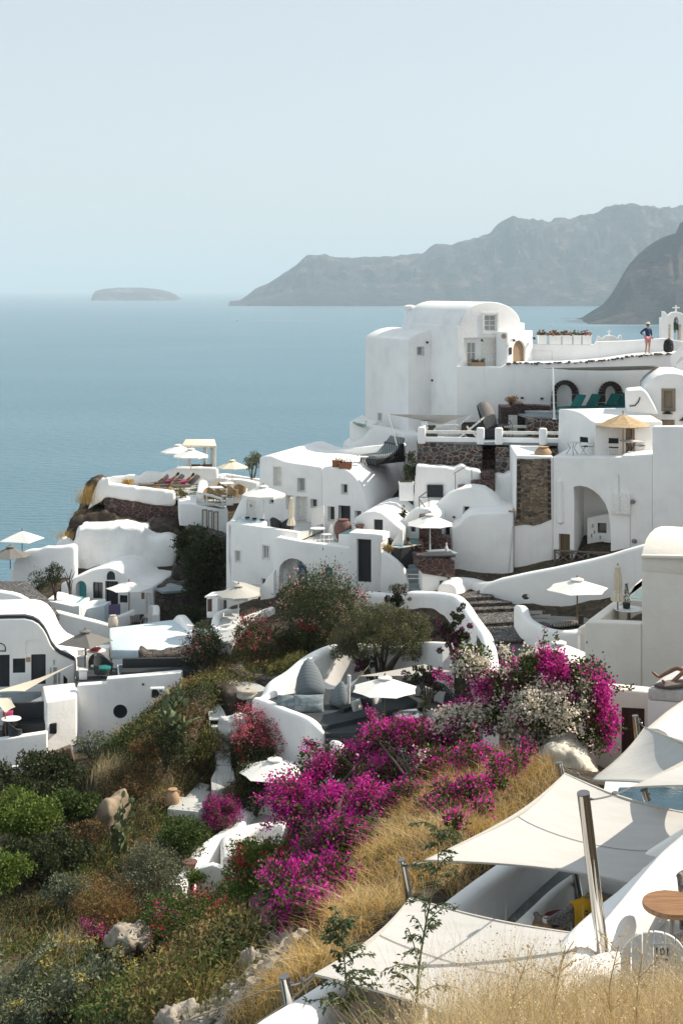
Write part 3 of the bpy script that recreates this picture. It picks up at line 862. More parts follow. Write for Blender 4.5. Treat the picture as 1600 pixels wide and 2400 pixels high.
# ================================================================== C. niche terrace and railed stone terrace
def terraces():
 t=house('stone_terrace','raised dark stone terrace below the arched niches, with a white hatch door','terrace',at=(9,79,101))
 zt=W(*r1('R3',1250,345),78).z
 fr=PL(r1('R3',1170,0)[0],78.0,-3)
 block(t,fr,R('R3',[(1170,700),(1170,342),(1300,348),(1500,360),(1500,700)]),3.8,M['stone_mix'],'front_wall',bevel=.05)
 fl=[fr.P(*r1('R3',1172,341),-.05),fr.P(*r1('R3',1500,350),-.05),RWP.P(*r1('R2',1400,1240),.01),RWP.P(*r1('R2',-90,1240),.01)]
 for q in fl:q.z=zt+.06
 floor(t,fl,'floor',M['floor_grey'],.12)
 lw=PL(r1('R3',950,0)[0],80.0,-2)
 wl=block(t,lw,R('R3',[(952,640),(950,258),(1040,256),(1060,235),(1090,224),(1140,228),(1150,305),(1175,330),(1178,640)]),2.0,M['stone_block'],'side_wall',bevel=.06)
 opening(t,wl,lw,*R('R3',[(1012,322),(1085,470)]),depth=.1,kind='door',pane='white_wood',nx=2)
 block(t,PL(r1('R3',1100,0)[0],81.9,-2),R('R3',[(1080,420),(1080,262),(1130,238),(1230,240),(1360,248),(1360,420)]),.7,M['stone_block'],'back_wall',bevel=.06)
 lumpy(t,'white_hump',PL(r1('R3',1080,0)[0],81,-2),R('R3',[(1035,260),(1060,225),(1100,216),(1140,226),(1140,260)]),.8,M['plaster'],.12,.05)
 FRN=PL(r1('R3',540,0)[0],75.5,-6)
 h=house('railed_terrace','terrace of black stones in pale mortar with white timber railings between posts','terrace',FRN)
 block(h,FRN,R('R3',[(266,800),(268,548),(530,560),(800,574),(800,960),(266,900)]),6.0,M['stone_mix'],'stone_wall',bevel=.08)
 block(h,FRN,R('R3',[(905,980),(905,584),(1080,592),(1450,606),(1450,980)]),6.0,M['stone_mix'],'stone_wall',bevel=.08)
 block(h,FRN.shift(-1.5),R('R3',[(780,980),(780,590),(930,600),(930,980)]),4.5,M['stone_red'],'stair_recess',bevel=.05)
 st=MB()
 for k,(y0,y1,off)in enumerate(((690,750,-.9),(755,810,-.45))):
  a=[FRN.P(*p,off)for p in R('R3',[(801,y1+60),(801,y0+12),(904,y0+14),(904,y1+60)])]
  st.prism(a,-FRN.n*1.1)
 st.build('step',M['stone_red'],h,bevel=.03)
 zf=FRN.P(*r1('R3',540,556)).z+.08
 c0,c1=FRN.P(*r1('R3',262,550)),FRN.P(*r1('R3',1450,600))
 fl=[c0-FRN.n*.1,c1-FRN.n*.1,c1-FRN.n*6.3,c0-FRN.n*6.3]
 for q in fl:q.z=zf
 floor(h,fl,'floor',M['floor_grey'],.14)
 k=MB();rail=MB()
 for a,b in(((330,532),(760,556)),((955,565),(1262,578)),((1325,578),(1460,586))):
  A,B=FRN.P(*r1('R3',*a),-.15),FRN.P(*r1('R3',*b),-.15)
  A.z=B.z=zf+.12
  k.bar(A,B,.26,.24)
 kerb=k.build('kerb',M['plaster'],h,bevel=.03)
 ph=(575-437)*.287/F*75.5
 posts=[(305,0),(785,0),(935,0),(1295,0)]
 tops=[]
 for x,_ in posts:
  p=FRN.P(*r1('R3',x,560),-.15)
  b=MB()
  w=.42;zz=zf-.12
  b.box((p.x,p.y,zz+ph/2),(w,w*.95,ph),radians(-6))
  b.build('post',M['plaster'],h,bevel=.09,seg=4)
  tops.append(Vector((p.x,p.y,zz+ph)))
 bk=tops[0]-FRN.n*3.4
 b=MB();b.box((bk.x,bk.y,zf+ph/2-.12),(.4,.4,ph),radians(-6));b.build('post',M['plaster'],h,bevel=.09,seg=4)
 pairs=[(tops[0],tops[1]),(tops[2],tops[3]),(tops[3],tops[3]+FRN.u*3.4),(tops[0],bk),(bk,bk+FRN.u*6.5)]
 for A,B in pairs:
  r=MB();d=Vector((0,0,-.26));r.bar(A+d,B+d,.13,.16)
  r.build('rail',M['white_wood'],h,bevel=.02)
 k2=MB();A,B=tops[0]-FRN.n*.2,bk.copy();A.z=B.z=zf+.12;k2.bar(A,B,.22,.24);A2=bk+FRN.u*6.5;A2.z=B.z;k2.bar(B,A2,.22,.24)
 k2.build('kerb',M['plaster'],h,bevel=.03)
 return FRN,zf,zt
FRN,Z_RAIL,Z_STONE=terraces()
# ================================================================== D. house on the right with the stone patch and the arched porch
PH=PL(r1('R4',370,0)[0],70.3,-20)
def right_house():
 h=house('white_house','large white house with an arched porch, roof terrace and bare stone corner','house',PH)
 zt=PH.P(*r1('R4',375,668)).z
 w=block(h,PH,R('R4',[(370,1900),(370,668),(1003,676),(1003,656),(1283,656),(1283,1850)]),8,M['plaster'],bevel=.07)
 block(h,PH.shift(.02),R('R4',[(1283,1850),(1283,392),(1545,390),(1800,385),(1800,1800)]),.7,M['plaster'],'pier',bevel=.07)
 C=PL(r1('R4',370,0)[0],70.3,-3)
 w2=block(h,C,R('R4',[(15,1900),(15,1300),(32,1180),(32,655),(372,662),(372,1900)]),6.5,M['plaster'],bevel=.07)
 poly=R('R4',[(40,684),(160,690),(350,682),(354,900),(357,1245),(310,1262),(260,1285),(190,1302),(130,1290),(70,1296),(18,1303),(34,1180)])
 b=MB().prism([C.P(*p,.05)for p in poly],-C.n*.25)
 o=b.build('stone_patch',M['stone_tan'],h,bevel=.02)
 q,q2=MB(),MB()
 for k in range(11):
  y=700+k*50
  q.prism([C.P(*p,random.uniform(.06,.11))for p in R('R4',[(42,y),(42,y+34),(70+random.uniform(-6,10),y+36),(72+random.uniform(-6,10),y+2)])],-C.n*.1)
  q2.prism([C.P(*p,random.uniform(.06,.11))for p in R('R4',[(322+random.uniform(-8,8),y),(322,y+34),(352,y+36),(352,y+2)])],-C.n*.1)
 for g_ in(q,q2):g_.build('quoin_stones',M['stone_block'],h,bevel=.02,seg=1)
 pts=R('R4',[(566,1900),(566,1100),(562,945),(610,934),(680,945),(740,975),(800,1025),(850,1095),(880,1175),(897,1300),(903,1420),(903,1900)])
 cut_later(w,MB().prism([PH.P(*p,.4)for p in pts],-PH.n*3.0))
 PI=PH.shift(-1.5)
 iw=block(h,PI,R('R4',[(690,1900),(682,1235),(760,1215),(960,1180),(960,1900)]),1.05,M['plaster'],'porch_wall',bevel=.05)
 opening(h,iw,PI,*R('R4',[(780,1275),(862,1372)]),depth=.25,pane='glass',frame='black_paint')
 for x,y in((737,1303),(755,1363),(728,1395),(806,1410)):
  a=R('R4',[(x-8,y-16),(x+8,y+16)])
  cut_later(iw,MB().prism([PI.at(q_,z,.3)for q_,z in rect(PI,*a)],-PI.n*.5))
 opening(h,w,PH,*R('R4',[(424,1374),(527,1700)]),depth=.5,kind='door',frame='brown_wood',pane='brown_wood',boards=4)
 p0,p1=PH.P(*r1('R4',430,870),-.02),PH.P(*r1('R4',440,1290),-.02)
 MB().tube([p0,p0.lerp(p1,.05),p0.lerp(p1,.95),p1],[.02,.16,.2,.04],12).build('chimney_rib',M['plaster'],h)
 a=[PH.sz(*p)for p in R('R4',[(912,1190),(912,1003),(1085,1010),(1085,1200)])]
 MB().prism([PH.at(s,z,.16)for s,z in a],-PH.n*.2).build('meter_box',M['white_frame'],h,bevel=.01)
 b=MB()
 b.tube([PH.P(*r1('R4',x,y),.02)for x,y in((972,832),(976,920),(977,1000))],.02,6)
 b.tube([PH.P(*r1('R4',x,y),.18)for x,y in((978,1000),(988,1060),(990,1185),(1080,1195))],.012,6)
 b.tube([PH.P(*r1('R4',x,y),.02)for x,y in((1080,1200),(1080,1530))],.02,6)
 b.build('conduit',M['plastic_grey'],h)
 for x,y in((1105,1080),(1120,1442)):MB().lathe([(.05,-.1),(.12,-.05),(.12,.05),(.05,.1)],PH.P(*r1('R4',x,y),.08),10).build('bulkhead_light',M['steel_grey'],h)
 q=[PH.P(*r1('R4',40,662),-.35),PH.P(*r1('R4',1283,690),-.35)]
 q+=[q[1]-PH.n*7.4,q[0]-PH.n*7.4]
 for p in q:p.z=zt-.02
 cx=r1('R4',757,0)[0]
 E=PL(cx,70.6,-75);S=PL(cx,70.6,12)
 prof=R('R4',[(410,720),(425,230),(500,234),(560,244),(610,262),(650,285),(690,315),(720,338),(745,350),(757,352),(757,720)])
 a=MB().prism([E.P(*p)for p in prof],S.u*3.6).build('annex',M['plaster'],h,bevel=.06,seg=3,bang=35)
 opening(h,a,S,*R('R4',[(1050,418),(1110,640)]),depth=.22,kind='door',pane='shutter_wood',frame='brown_wood',trim=.05)
 lamp(h,S,*r1('R4',1100,385),.26)
 V=PL(r1('R4',1430,0)[0],73.2,-10)
 arc=R('R2',[(1205,1500),(1205,1020),(1230,985),(1270,945),(1330,905),(1400,884),(1470,880),(1540,888),(1620,915),(1700,980),(1740,1060),(1740,1500)])
 v=block(h,V,arc,6,M['plaster'],'vault',bevel=.08)
 opening(h,v,V,*R('R4',[(1388,62),(1474,230)]),depth=.25,pane='shutter_wood',frame='shutter_wood',trim=.12,boards=0)
 opening(h,v,V,*R('R4',[(1368,332),(1482,520)]),depth=.25,kind='door',pane='shutter_wood',frame='shutter_wood',trim=.03)
 lamp(h,V,*r1('R4',1420,258),.3);lamp(h,V,*r1('R4',1568,320),.26)
 b=MB();b.prism([V.P(*p,.9)for p in R('R2',[(1040,1250),(1034,1030),(1200,1015),(1240,1060),(1345,1250)])],-V.n*2.2)
 b.build('roof_shoulder',M['plaster'],h,bevel=.15,seg=4)
 MB().tube([V.P(*r1('R2',x,y),.95)for x,y in((1165,1090),(1150,1130),(1120,1165),(1070,1170))],.03,6).build('cable',M['black_iron'],h)
 RL=PH.shift(.25)
 r=thing('timber_railing','grey-brown timber railing with crossed braces in front of the arched porch','railing',RL.P(*r1('R4',640,1640)))
 xs=[390,545,695,885];tp=[1525,1532,1540,1552];bt=[1645,1650,1625,1580]
 for x,a,c in zip(xs,tp,bt):
  MB().bar(RL.P(*r1('R4',x,c+45)),RL.P(*r1('R4',x,a)),.11).build('post',M['grey_wood'],r)
 MB().bar(RL.P(*r1('R4',380,1527)),RL.P(*r1('R4',890,1553)),.1,.07).build('top_rail',M['grey_wood'],r)
 for i in range(3):
  b=MB()
  b.bar(RL.P(*r1('R4',xs[i],tp[i]+8),.012),RL.P(*r1('R4',xs[i+1],bt[i+1])),.05)
  b.bar(RL.P(*r1('R4',xs[i],bt[i]),-.04),RL.P(*r1('R4',xs[i+1],tp[i+1]+8),-.052),.05)
  b.build('cross_brace',M['grey_wood'],r)
 return zt
Z_ROOF=right_house()
# ================================================================== E. cluster below the stone terrace
def cluster():
 H=PL(r1('S1',640,0)[0],74.3,-4)
 h=house('hut','rough white hut wall with a charcoal lattice shutter under the stone terrace','hut',H)
 w=lumpy(h,'wall',H,R('S1',[(528,520),(530,300),(540,130),(552,32),(640,38),(740,42),(825,56),(885,28),(930,60),(1022,70),(1022,140),(1125,150),(1126,98),(1200,112),(1240,84),(1290,72),(1290,520)]),1.1,M['plaster'],.1,.05,.9)
 opening(h,None,H.shift(.06),*R('S1',[(628,175),(746,268)]),depth=.0,pane='dark_door',frame='dark_door',nx=5,ny=4,fw=.05)
 b=MB()
 for x0,y0,x1,y1,o in((855,172,952,240,.9),(950,135,1125,215,.55),(1022,80,1125,150,.25)):
  b.prism([H.P(*p,o)for p in R('S1',[(x0,y1),(x0,y0+4),(x1,y0-4),(x1,y1)])],-H.n*1.0)
 solo(b.build('stone_steps',M['stone_red'],bevel=.04,org=H.P(*r1('S1',990,200),.4)),'three dark red stone steps climbing the hut wall to the terrace','steps')
 r=MB()
 HR=H.shift(.9)
 r.tube([HR.P(*r1('S1',x,y))for x,y in((835,218),(835,100),(825,97),(835,88),(922,36))],.025,6)
 r.tube([HR.P(*r1('S1',955,132)),HR.P(*r1('S1',955,62))],.025,6)
 solo(r.build('handrail',M['steel_grey'],org=HR.P(*r1('S1',835,218))),'thin grey handrail rising beside the red stone steps','handrail')
 r=MB();HQ=PL(r1('S1',600,0)[0],71.5,-4)
 r.tube([HQ.P(*r1('S1',x,y))for x,y in((572,400),(570,268),(600,268),(640,270),(640,345))],.03,6)
 r.tube([HQ.P(*r1('S1',x,y))for x,y in((570,268),(625,228))],.03,6)
 r.tube([HQ.P(*r1('S1',x,y))for x,y in((575,288),(650,392))],.03,6)
 solo(r.build('handrail',M['steel_grey'],org=HQ.P(*r1('S1',572,400))),'bent grey handrail at the landing below the lattice shutter','handrail')
 V=PL(r1('S1',900,0)[0],72.4,-12)
 h=house('vaulted_house','squat white barrel-vaulted house with one tiny window, in the middle of the village','house',V)
 prof=R('S1',[(600,720),(600,500),(640,400),(660,365),(700,312),(760,256),(850,213),(940,192),(1030,205),(1090,245),(1130,290),(1165,330),(1300,345),(1300,720)])
 w=block(h,V,prof,4.5,M['plaster'],bevel=.12,seg=4)
 opening(h,w,V,*R('S1',[(893,333),(939,392)]),depth=.25,pane='glass',trim=.02)
 opening(h,w,V,*R('S1',[(863,428),(905,500)]),depth=.25,pane='glass')
 opening(h,w,V,*R('S1',[(738,478),(795,640)]),depth=.2,kind='door',frame='dark_door',pane='glass')
 MB().lathe([(.03,-.05),(.09,0),(.03,.05)],V.P(*r1('S1',826,413),.05),8).build('vent_pipe',M['black_iron'],h)
 Lb=PL(r1('S1',500,0)[0],71.4,-18)
 w=block(h,Lb,R('S1',[(447,720),(449,450),(458,420),(480,390),(520,360),(570,345),(640,350),(700,400),(700,720)]),3.0,M['plaster'],'lobe',bevel=.15,seg=4)
 opening(h,w,Lb,*R('S1',[(504,470),(545,530)]),depth=.15,pane='glass',fw=.04)
 SR=PL(r1('S1',600,0)[0],69.9,-5)
 b=MB()
 b.prism([SR.P(*p)for p in R('S1',[(568,700),(568,408),(662,402),(662,500),(735,503),(735,560),(797,562),(797,800)])],-SR.n*.9)
 solo(b.build('stone_screen',M['stone_red'],bevel=.05,org=SR.P(*r1('S1',650,700))),'stepped dark red stone screen under the cream parasol','wall')
 A=PL(r1('S1',1258,0)[0],69.9,-6)
 h=house('lower_house','broad windowless white house front with a rounded shoulder below the stone patch','house',A)
 block(h,A,R('S1',[(807,1000),(805,495),(840,480),(870,463),(895,430),(930,403),(970,390),(1040,384),(1262,379),(1262,1000)]),3.2,M['plaster'],bevel=.1,seg=4)
 MB().tube([A.P(*r1('S1',x,y),.03)for x,y in((1256,480),(1245,620),(1230,800),(1215,866))],.025,6).build('conduit',M['plastic_grey'],h)
 MB().tube([A.P(*r1('S1',1225,368),.1),A.P(*r1('S1',1285,372),.1)],.05,8).build('spout',M['clay_tan'],h)
 Sv=PL(r1('S1',240,0)[0],70.6,-16)
 h=house('small_vault','small white gabled vault with a plain charcoal door behind the gateway','house',Sv)
 w=block(h,Sv,R('S1',[(90,700),(92,425),(125,402),(170,380),(240,368),(290,380),(335,412),(390,462),(448,505),(448,700)]),5,M['plaster'],bevel=.12,seg=4)
 opening(h,w,Sv,*R('S1',[(237,430),(303,620)]),depth=.25,kind='door',frame='dark_door',pane='dark_door',boards=4)
 block(h,Sv.shift(.9),R('S1',[(330,720),(372,600),(440,508),(450,508),(450,720)]),.25,M['plaster'],'wing_wall',bevel=.05)
 G=PL(r1('S1',200,0)[0],68.8,-18)
 h=house('gateway','white gateway block with a tall charcoal plank door','gate',G)
 w=block(h,G,R('S1',[(52,980),(56,527),(180,535),(272,541),(276,545),(303,547),(303,590),(290,602),(290,980)]),1.2,M['plaster'],bevel=.07)
 opening(h,w,G,*R('S1',[(112,573),(218,900)]),depth=.35,kind='door',frame='dark_door',pane='dark_door',boards=5)
 Cw=PL(r1('S1',350,0)[0],67.6,-14)
 o=block(None,Cw,R('S1',[(284,1050),(288,672),(310,672),(345,692),(400,735),(440,775),(460,805),(475,860),(492,940),(510,1050)]),.45,M['plaster'],'cheek_wall',bevel=.12,seg=4)
 solo(o,'curved white cheek wall descending from the hot tub to the alley','wall')
 s=MB()
 for k in range(6):
  y0=765+k*36;Yq=69.2-k*.42
  p0,p1=RW('S1',462+k*8,y0,Yq),RW('S1',552+k*15,y0-8,Yq)
  p1.z=p0.z;s.prism([p0,p1,p1+Vector((0,0,-1.2)),p0+Vector((0,0,-1.2))],(.05,1.5,0))
 solo(s.build('steps',M['floor_grey'],bevel=.02,org=RW('S1',520,900,68)),'grey stone steps rising beside the hot tub','steps')
 Cn=PL(r1('S1',690,0)[0],66.8,8)
 h=house('stone_counter','red stone counter with dark slab top on a white base','counter',Cn)
 block(h,Cn,R('S1',[(600,830),(552,780),(550,690),(700,705),(832,730),(832,850),(780,858)]),.9,M['stone_red'],'counter',bevel=.03)
 zc=Cn.P(*r1('S1',690,702)).z+.04
 a,b_=Cn.P(*r1('S1',548,690),.05),Cn.P(*r1('S1',836,725),.05)
 f=[a,b_,b_-Cn.n*1.05,a-Cn.n*1.05]
 for q in f:q.z=zc
 MB().prism(f,(0,0,-.08)).build('counter_top',M['floor_dark'],h,bevel=.01)
 w=block(h,Cn.shift(-.12),R('S1',[(590,1050),(592,830),(618,818),(780,850),(780,1050)]),.9,M['plaster'],'base',bevel=.05)
 opening(h,w,Cn.shift(-.12),*R('S1',[(718,880),(768,1000)]),depth=.2,kind='door',frame='floor_grey',pane='floor_grey')
 o=pathwall(h,[(*r1('S1',775,905),66.3),(*r1('S1',830,855),67.2),(*r1('S1',930,860),68),(*r1('S1',1040,888),67.5),(*r1('S1',1130,880),67)],.9,2.2,M['plaster'],'plinth',rnd=.3)
cluster()
# ================================================================== F. house with the hot-tub balcony (left of centre)
def mid_house():
 A=PL(r1('R5',880,0)[0],76.0,-20)
 h=house('white_house','rambling white house with hot-tub balcony, pale vaulted roofs and a blue door','house',A)
 wa=block(h,A,R('R5',[(150,1000),(150,750),(172,700),(200,640),(240,570),(300,515),(374,480),(375,252),(415,240),(470,238),(530,262),(580,283),(650,297),(760,312),(890,332),(890,1000)]),8,M['plaster'],'upper_wall',bevel=.1,seg=4)
 B=A.shift(.45)
 wb=block(h,B,R('R5',[(884,1000),(884,332),(985,336),(1080,347),(1120,372),(1160,410),(1195,465),(1225,540),(1245,600),(1262,660),(1262,1000)]),10,M['plaster'],'vault_wall',bevel=.14,seg=5)
 opening(h,wa,A,*R('R5',[(490,328),(556,483)]),depth=.35,kind='door',pane='white_wood',trim=.05,nx=1,ny=2,handle=None)
 opening(h,wa,A,*R('R5',[(686,418),(748,532)]),depth=.35,pane='glass_pale',trim=.05)
 opening(h,wa,A,*R('R5',[(592,560),(650,680)]),depth=.3,pane='glass_pale',trim=.0)
 opening(h,wa,A,*R('R5',[(675,568),(764,850)]),depth=.3,kind='door',pane='white_wood',nx=2,trim=.03)
 opening(h,wa,A,*R('R5',[(794,590),(846,664)]),depth=.3,pane='glass',trim=.04)
 opening(h,wa,A,*R('R5',[(268,590),(345,800)]),depth=.04,kind='door',pane='white_wood',handle=r1('R5',306,645))
 opening(h,wa,A,*R('R5',[(455,590),(492,632)]),depth=.25,pane='glass')
 opening(h,wb,B,*R('R5',[(1046,468),(1095,550)]),depth=.3,pane='glass',trim=.05)
 opening(h,wb,B,*R('R5',[(936,650),(990,772)]),depth=.3,pane='glass',trim=.03)
 opening(h,wb,B,*R('R5',[(1028,647),(1112,900)]),depth=.35,kind='door',pane='dark_door',frame='dark_door',trim=.03)
 opening(h,wb,B,*R('R5',[(1153,685),(1206,760)]),depth=.3,pane='glass')
 C=PL(r1('R5',105,0)[0],73.4,-20)
 wc=block(h,C,R('R5',[(104,1500),(104,782),(300,805),(480,832),(690,864),(690,1600),(150,1600),(130,1200)]),.4,M['plaster'],'balcony_wall',bevel=.08)
 for a in([(178,1010),(221,1106)],[(404,968),(456,1082)]):
  opening(h,wc,C,*R('R5',a),depth=.14,pane='glass_pale',trim=.05,nx=2 if a[0][0]>300 else 1)
 opening(h,wc,C,*R('R5',[(392,1235),(428,1292)]),depth=.14,pane='glass')
 e0=C.P(*r1('R5',110,785),.0)
 e1=A.P(*r1('R5',160,735),.1)
 pw=MB();n_=C.u*-.12
 pw.prism([e0,e0+C.u*.35,e1+C.u*.35,e1],(0,0,-5.5));pw.build('balcony_wall',M['plaster'],h,bevel=.12,seg=4)
 zf=C.P(*r1('R5',480,860)).z
 a,b_=C.P(*r1('R5',118,800),-.3),C.P(*r1('R5',690,860),-.3)
 f=[a,b_,b_-A.n*4,a-A.n*4]
 for q in f:q.z=zf-.1
 floor(h,f,'balcony_floor',M['floor_pale'],.3)
 D=PL(r1('R5',485,0)[0],71.6,-20)
 wd=block(h,D,R('R5',[(486,1650),(486,925),(510,903),(545,905),(720,938),(950,966),(1112,990),(1112,868),(1180,870),(1180,1650)]),2.0,M['plaster'],'lower_wall',bevel=.08)
 zd=D.P(*r1('R5',720,985)).z
 a,b_=D.P(*r1('R5',520,930),-.35),D.P(*r1('R5',1105,985),-.35)
 cut_later(wd,MB().prism([Vector((p.x,p.y,zd))for p in(a,b_,b_-D.n*2.4,a-D.n*2.4)],(0,0,3)))
 f=[a-D.n*1.5,b_-D.n*1.5,b_-D.n*5,a-D.n*5]
 for q in f:q.z=zd+.01
 floor(h,f,'terrace_floor',M['floor_pale'],.3)
 pts=R('R5',[(535,1700),(537,1180),(545,1135),(575,1100),(615,1078),(650,1074),(690,1085),(725,1105),(755,1135),(768,1180),(768,1700)])
 cut_later(wd,MB().prism([D.P(*p,.4)for p in pts],-D.n*1.7))
 PI=D.shift(-.55)
 block(h,PI,R('R5',[(535,1700),(535,1160),(608,1160),(608,1700)]),.65,M['plaster'],'porch_wall',bevel=.03)
 bd=PL(r1('R5',690,0)[0],D.Y(r1('R5',690,0)[0])+.25,8)
 opening(h,None,bd,poly=R('R5',[(692,1400),(692,1130),(735,1132),(752,1150),(766,1178),(768,1400)]),depth=0,kind='door',frame='blue_paint',pane='glass_pale',fw=.13,nx=1,ny=4)
 opening(h,wd,D,*R('R5',[(912,1148),(970,1240)]),depth=.08,frame='blue_paint',pane='blue_paint',fw=.06)
 S=PL(r1('R5',450,0)[0],70.6,-20)
 block(h,S,R('R5',[(383,1700),(385,1335),(400,1300),(440,1235),(489,1180),(492,1180),(492,1700)]),.35,M['plaster'],'stair_cheek',bevel=.06)
 Bk=PL(r1('R5',1200,0)[0],81.5,-14)
 block(h,Bk,R('R5',[(862,520),(880,300),(905,250),(940,212),(985,194),(1100,180),(1300,158),(1430,146),(1560,140),(1560,520)]),.5,M['plaster'],'parapet',bevel=.1,seg=4)
 t=thing('privacy_screen','white framed privacy screen standing between the two balconies','screen',D.P(*r1('R5',850,900),-2.0))
 Sc=PL(r1('R5',850,0)[0],74.0,-35)
 a=[Sc.sz(*p)for p in R('R5',[(805,815),(805,668),(905,645),(905,790)])]
 f=MB();ring(f,Sc,a,inset(a,.06),0,.05);f.build('frame',M['white_metal'],t)
 MB().prism([Sc.at(s,z,.03)for s,z in inset(a,.05)],-Sc.n*.012).build('panel',M['canvas'],t)
 MB().bar(Sc.P(*r1('R5',903,880)),Sc.P(*r1('R5',903,700)),.06).build('post',M['white_metal'],t)
 return A,B,C,D,zf,zd
MA,MBp,MC_,MD,Z_BALC,Z_TERR=mid_house()
def tower_foot():
 Tf=PL(r1('R5',1180,0)[0],84.5,-10)
 h=house('pool_wall','white corner block holding a small green pool below the tower','wall',Tf)
 w=block(h,Tf,R('R1',[(60,1254),(60,1058),(110,1080),(165,1108),(185,1108),(185,1254)]),4.5,M['plaster'],bevel=.04)
 z=Tf.P(*r1('R1',100,1062)).z
 f=rows_at(z+.02,R('R1',[(88,1060),(182,1083),(186,1052),(92,1052)]))
 MB().prism(f,(0,0,-.1)).build('water',mat_pool('green_pool',(.10,.22,.13),(.14,.28,.17)),h)
 Sh=PL(r1('R1',300,0)[0],83.6,6)
 lumpy(h,'base_slope',Sh,R('R1',[(20,1500),(60,1240),(170,1180),(210,1110),(330,1128),(500,1160),(600,1150),(600,1500)]),3.2,M['plaster'],.16,.06)
tower_foot()
# ================================================================== G. promontory terrace, cave face and cave house
def promontory():
 P1=PL(r1('R6',450,0)[0],91.0,4)
 h=house('terrace_wall','sunlit white curved parapet of the cliff-top terrace over red stonework','terrace',P1)
 lumpy(h,'parapet',P1,R('R6',[(318,592),(330,545),(345,500),(370,440),(400,385),(428,360),(455,385),(470,398),(700,430),(935,458),(942,562),(880,566),(800,558),(640,530),(440,500),(420,530),(380,552)]),.5,M['plaster'],.13,.05)
 Bk=PL(r1('R6',700,0)[0],96.5,-3)
 lumpy(h,'back_parapet',Bk,R('R6',[(420,480),(424,366),(520,350),(640,334),(672,352),(690,356),(700,330),(720,315),(780,316),(850,326),(880,310),(960,288),(1060,284),(1240,290),(1240,520),(420,520)]),.5,M['plaster'],.16,.05)
 sd_=PL(r1('R6',430,0)[0],91.0,4)
 a,b_=sd_.P(*r1('R6',428,362)),Bk.P(*r1('R6',430,372))
 MB().prism([a,b_,b_+Vector((.4,0,0)),a+Vector((.4,0,0))],(0,0,-1.0)).build('side_parapet',M['plaster'],h,bevel=.1)
 block(h,P1.shift(-.08),R('R6',[(436,700),(438,498),(640,528),(800,556),(880,564),(972,560),(980,700),(960,760),(436,760)]),1.5,M['stone_red'],'stone_base',bevel=.05)
 zf=P1.P(*r1('R6',700,445)).z-.35
 f=[P1.P(*r1('R6',440,450),-.4),P1.P(*r1('R6',940,460),-.4),PL(r1('R6',1130,0)[0],92,0).P(*r1('R6',1130,460)),Bk.P(*r1('R6',1240,400)),Bk.P(*r1('R6',430,400))]
 for q in f:q.z=zf
 floor(h,f,'floor',M['floor_pale'],.4)
 K=PL(r1('R6',1100,0)[0],88.0,8)
 h2=house('dining_deck','white dining deck with slim brown window frames beneath and a pale rail','terrace',K)
 w=block(h2,K,R('R6',[(968,700),(966,548),(1040,545),(1285,588),(1310,592),(1310,800),(1125,800),(1125,740),(990,700)]),4.5,M['plaster'],bevel=.05)
 for x in((1126,1164),(1168,1202),(1206,1243)):
  y0=585+(x[0]-1126)*.18
  opening(h2,w,K,*R('R6',[(x[0],y0),(x[1],y0+160)]),depth=.12,frame='brown_wood',pane='white_frame',fw=.06)
 zk=K.P(*r1('R6',1100,556)).z+.02
 f=[K.P(*r1('R6',968,548),-.05),K.P(*r1('R6',1310,592),-.05)]
 f+=[f[1]-K.n*7,f[0]-K.n*7]
 for q in f:q.z=zk
 floor(h2,f,'floor',M['floor_pale'],.1)
 r=MB()
 pts=[W(*r1('R6',985,452),90.5),W(*r1('R6',1160,478),89),W(*r1('R6',1272,512),87.6)]
 for i in range(2):
  r.bar(pts[i],pts[i+1],.1,.12)
 for p in pts:r.bar(Vector((p.x,p.y,zk)),p,.09)
 for i in range(2):r.bar(pts[i]-Vector((0,0,.5)),pts[i+1]-Vector((0,0,.5)),.05,.05)
 solo(r.build('deck_rail',M['white_wood'],org=pts[0]),'white timber rail along the edge of the dining deck','railing')
 pathwall(h2,[(*r1('R6',1120,470),90.5),(*r1('R6',1132,410),92),(*r1('R6',1150,372),94),(*r1('R6',1290,364),95),(*r1('R6',1420,372),95),(*r1('R6',1535,398),94)],.6,1.4,M['plaster'],'seat_wall')
 pathwall(h2,[(*r1('R6',1180,445),92),(*r1('R6',1240,422),92.5),(*r1('R6',1300,440),92.5),(*r1('R6',1430,436),92)],.7,.9,M['plaster'],'seat_wall')
 pathwall(h2,[(*r1('R6',1240,345),97),(*r1('R6',1290,330),98),(*r1('R6',1420,352),98),(*r1('R6',1560,372),97)],.5,1.5,M['plaster'],'seat_wall')
 Rk=PL(r1('R6',600,0)[0],90.4,4)
 o=lumpy(None,'rock_overhang',Rk,R('R6',[(140,800),(158,750),(185,712),(215,675),(262,628),(320,612),(430,580),(480,600),(540,640),(700,672),(860,700),(978,690),(1000,740),(1010,900),(960,900),(860,880),(600,900),(240,880),(205,835)]),3.2,M['rock'],.2,.34,.6)
 solo(o,'dark overhanging volcanic rock above the whitewashed cave face','rock')
 o=lumpy(None,'rock_ledge',PL(r1('R6',760,0)[0],88.8,4),R('R6',[(725,800),(722,728),(760,705),(860,705),(975,728),(990,800),(965,850),(900,800),(860,795),(790,800)]),2,M['rock'],.18,.3,.7)
 solo(o,'brown crumbling rock ledge where the red stonework meets the cave face','rock')
 Cf=PL(r1('R6',600,0)[0],87.4,0)
 h3=house('whitewashed_crag','rough whitewashed rock face hollowed above the cave house','cliff wall',Cf)
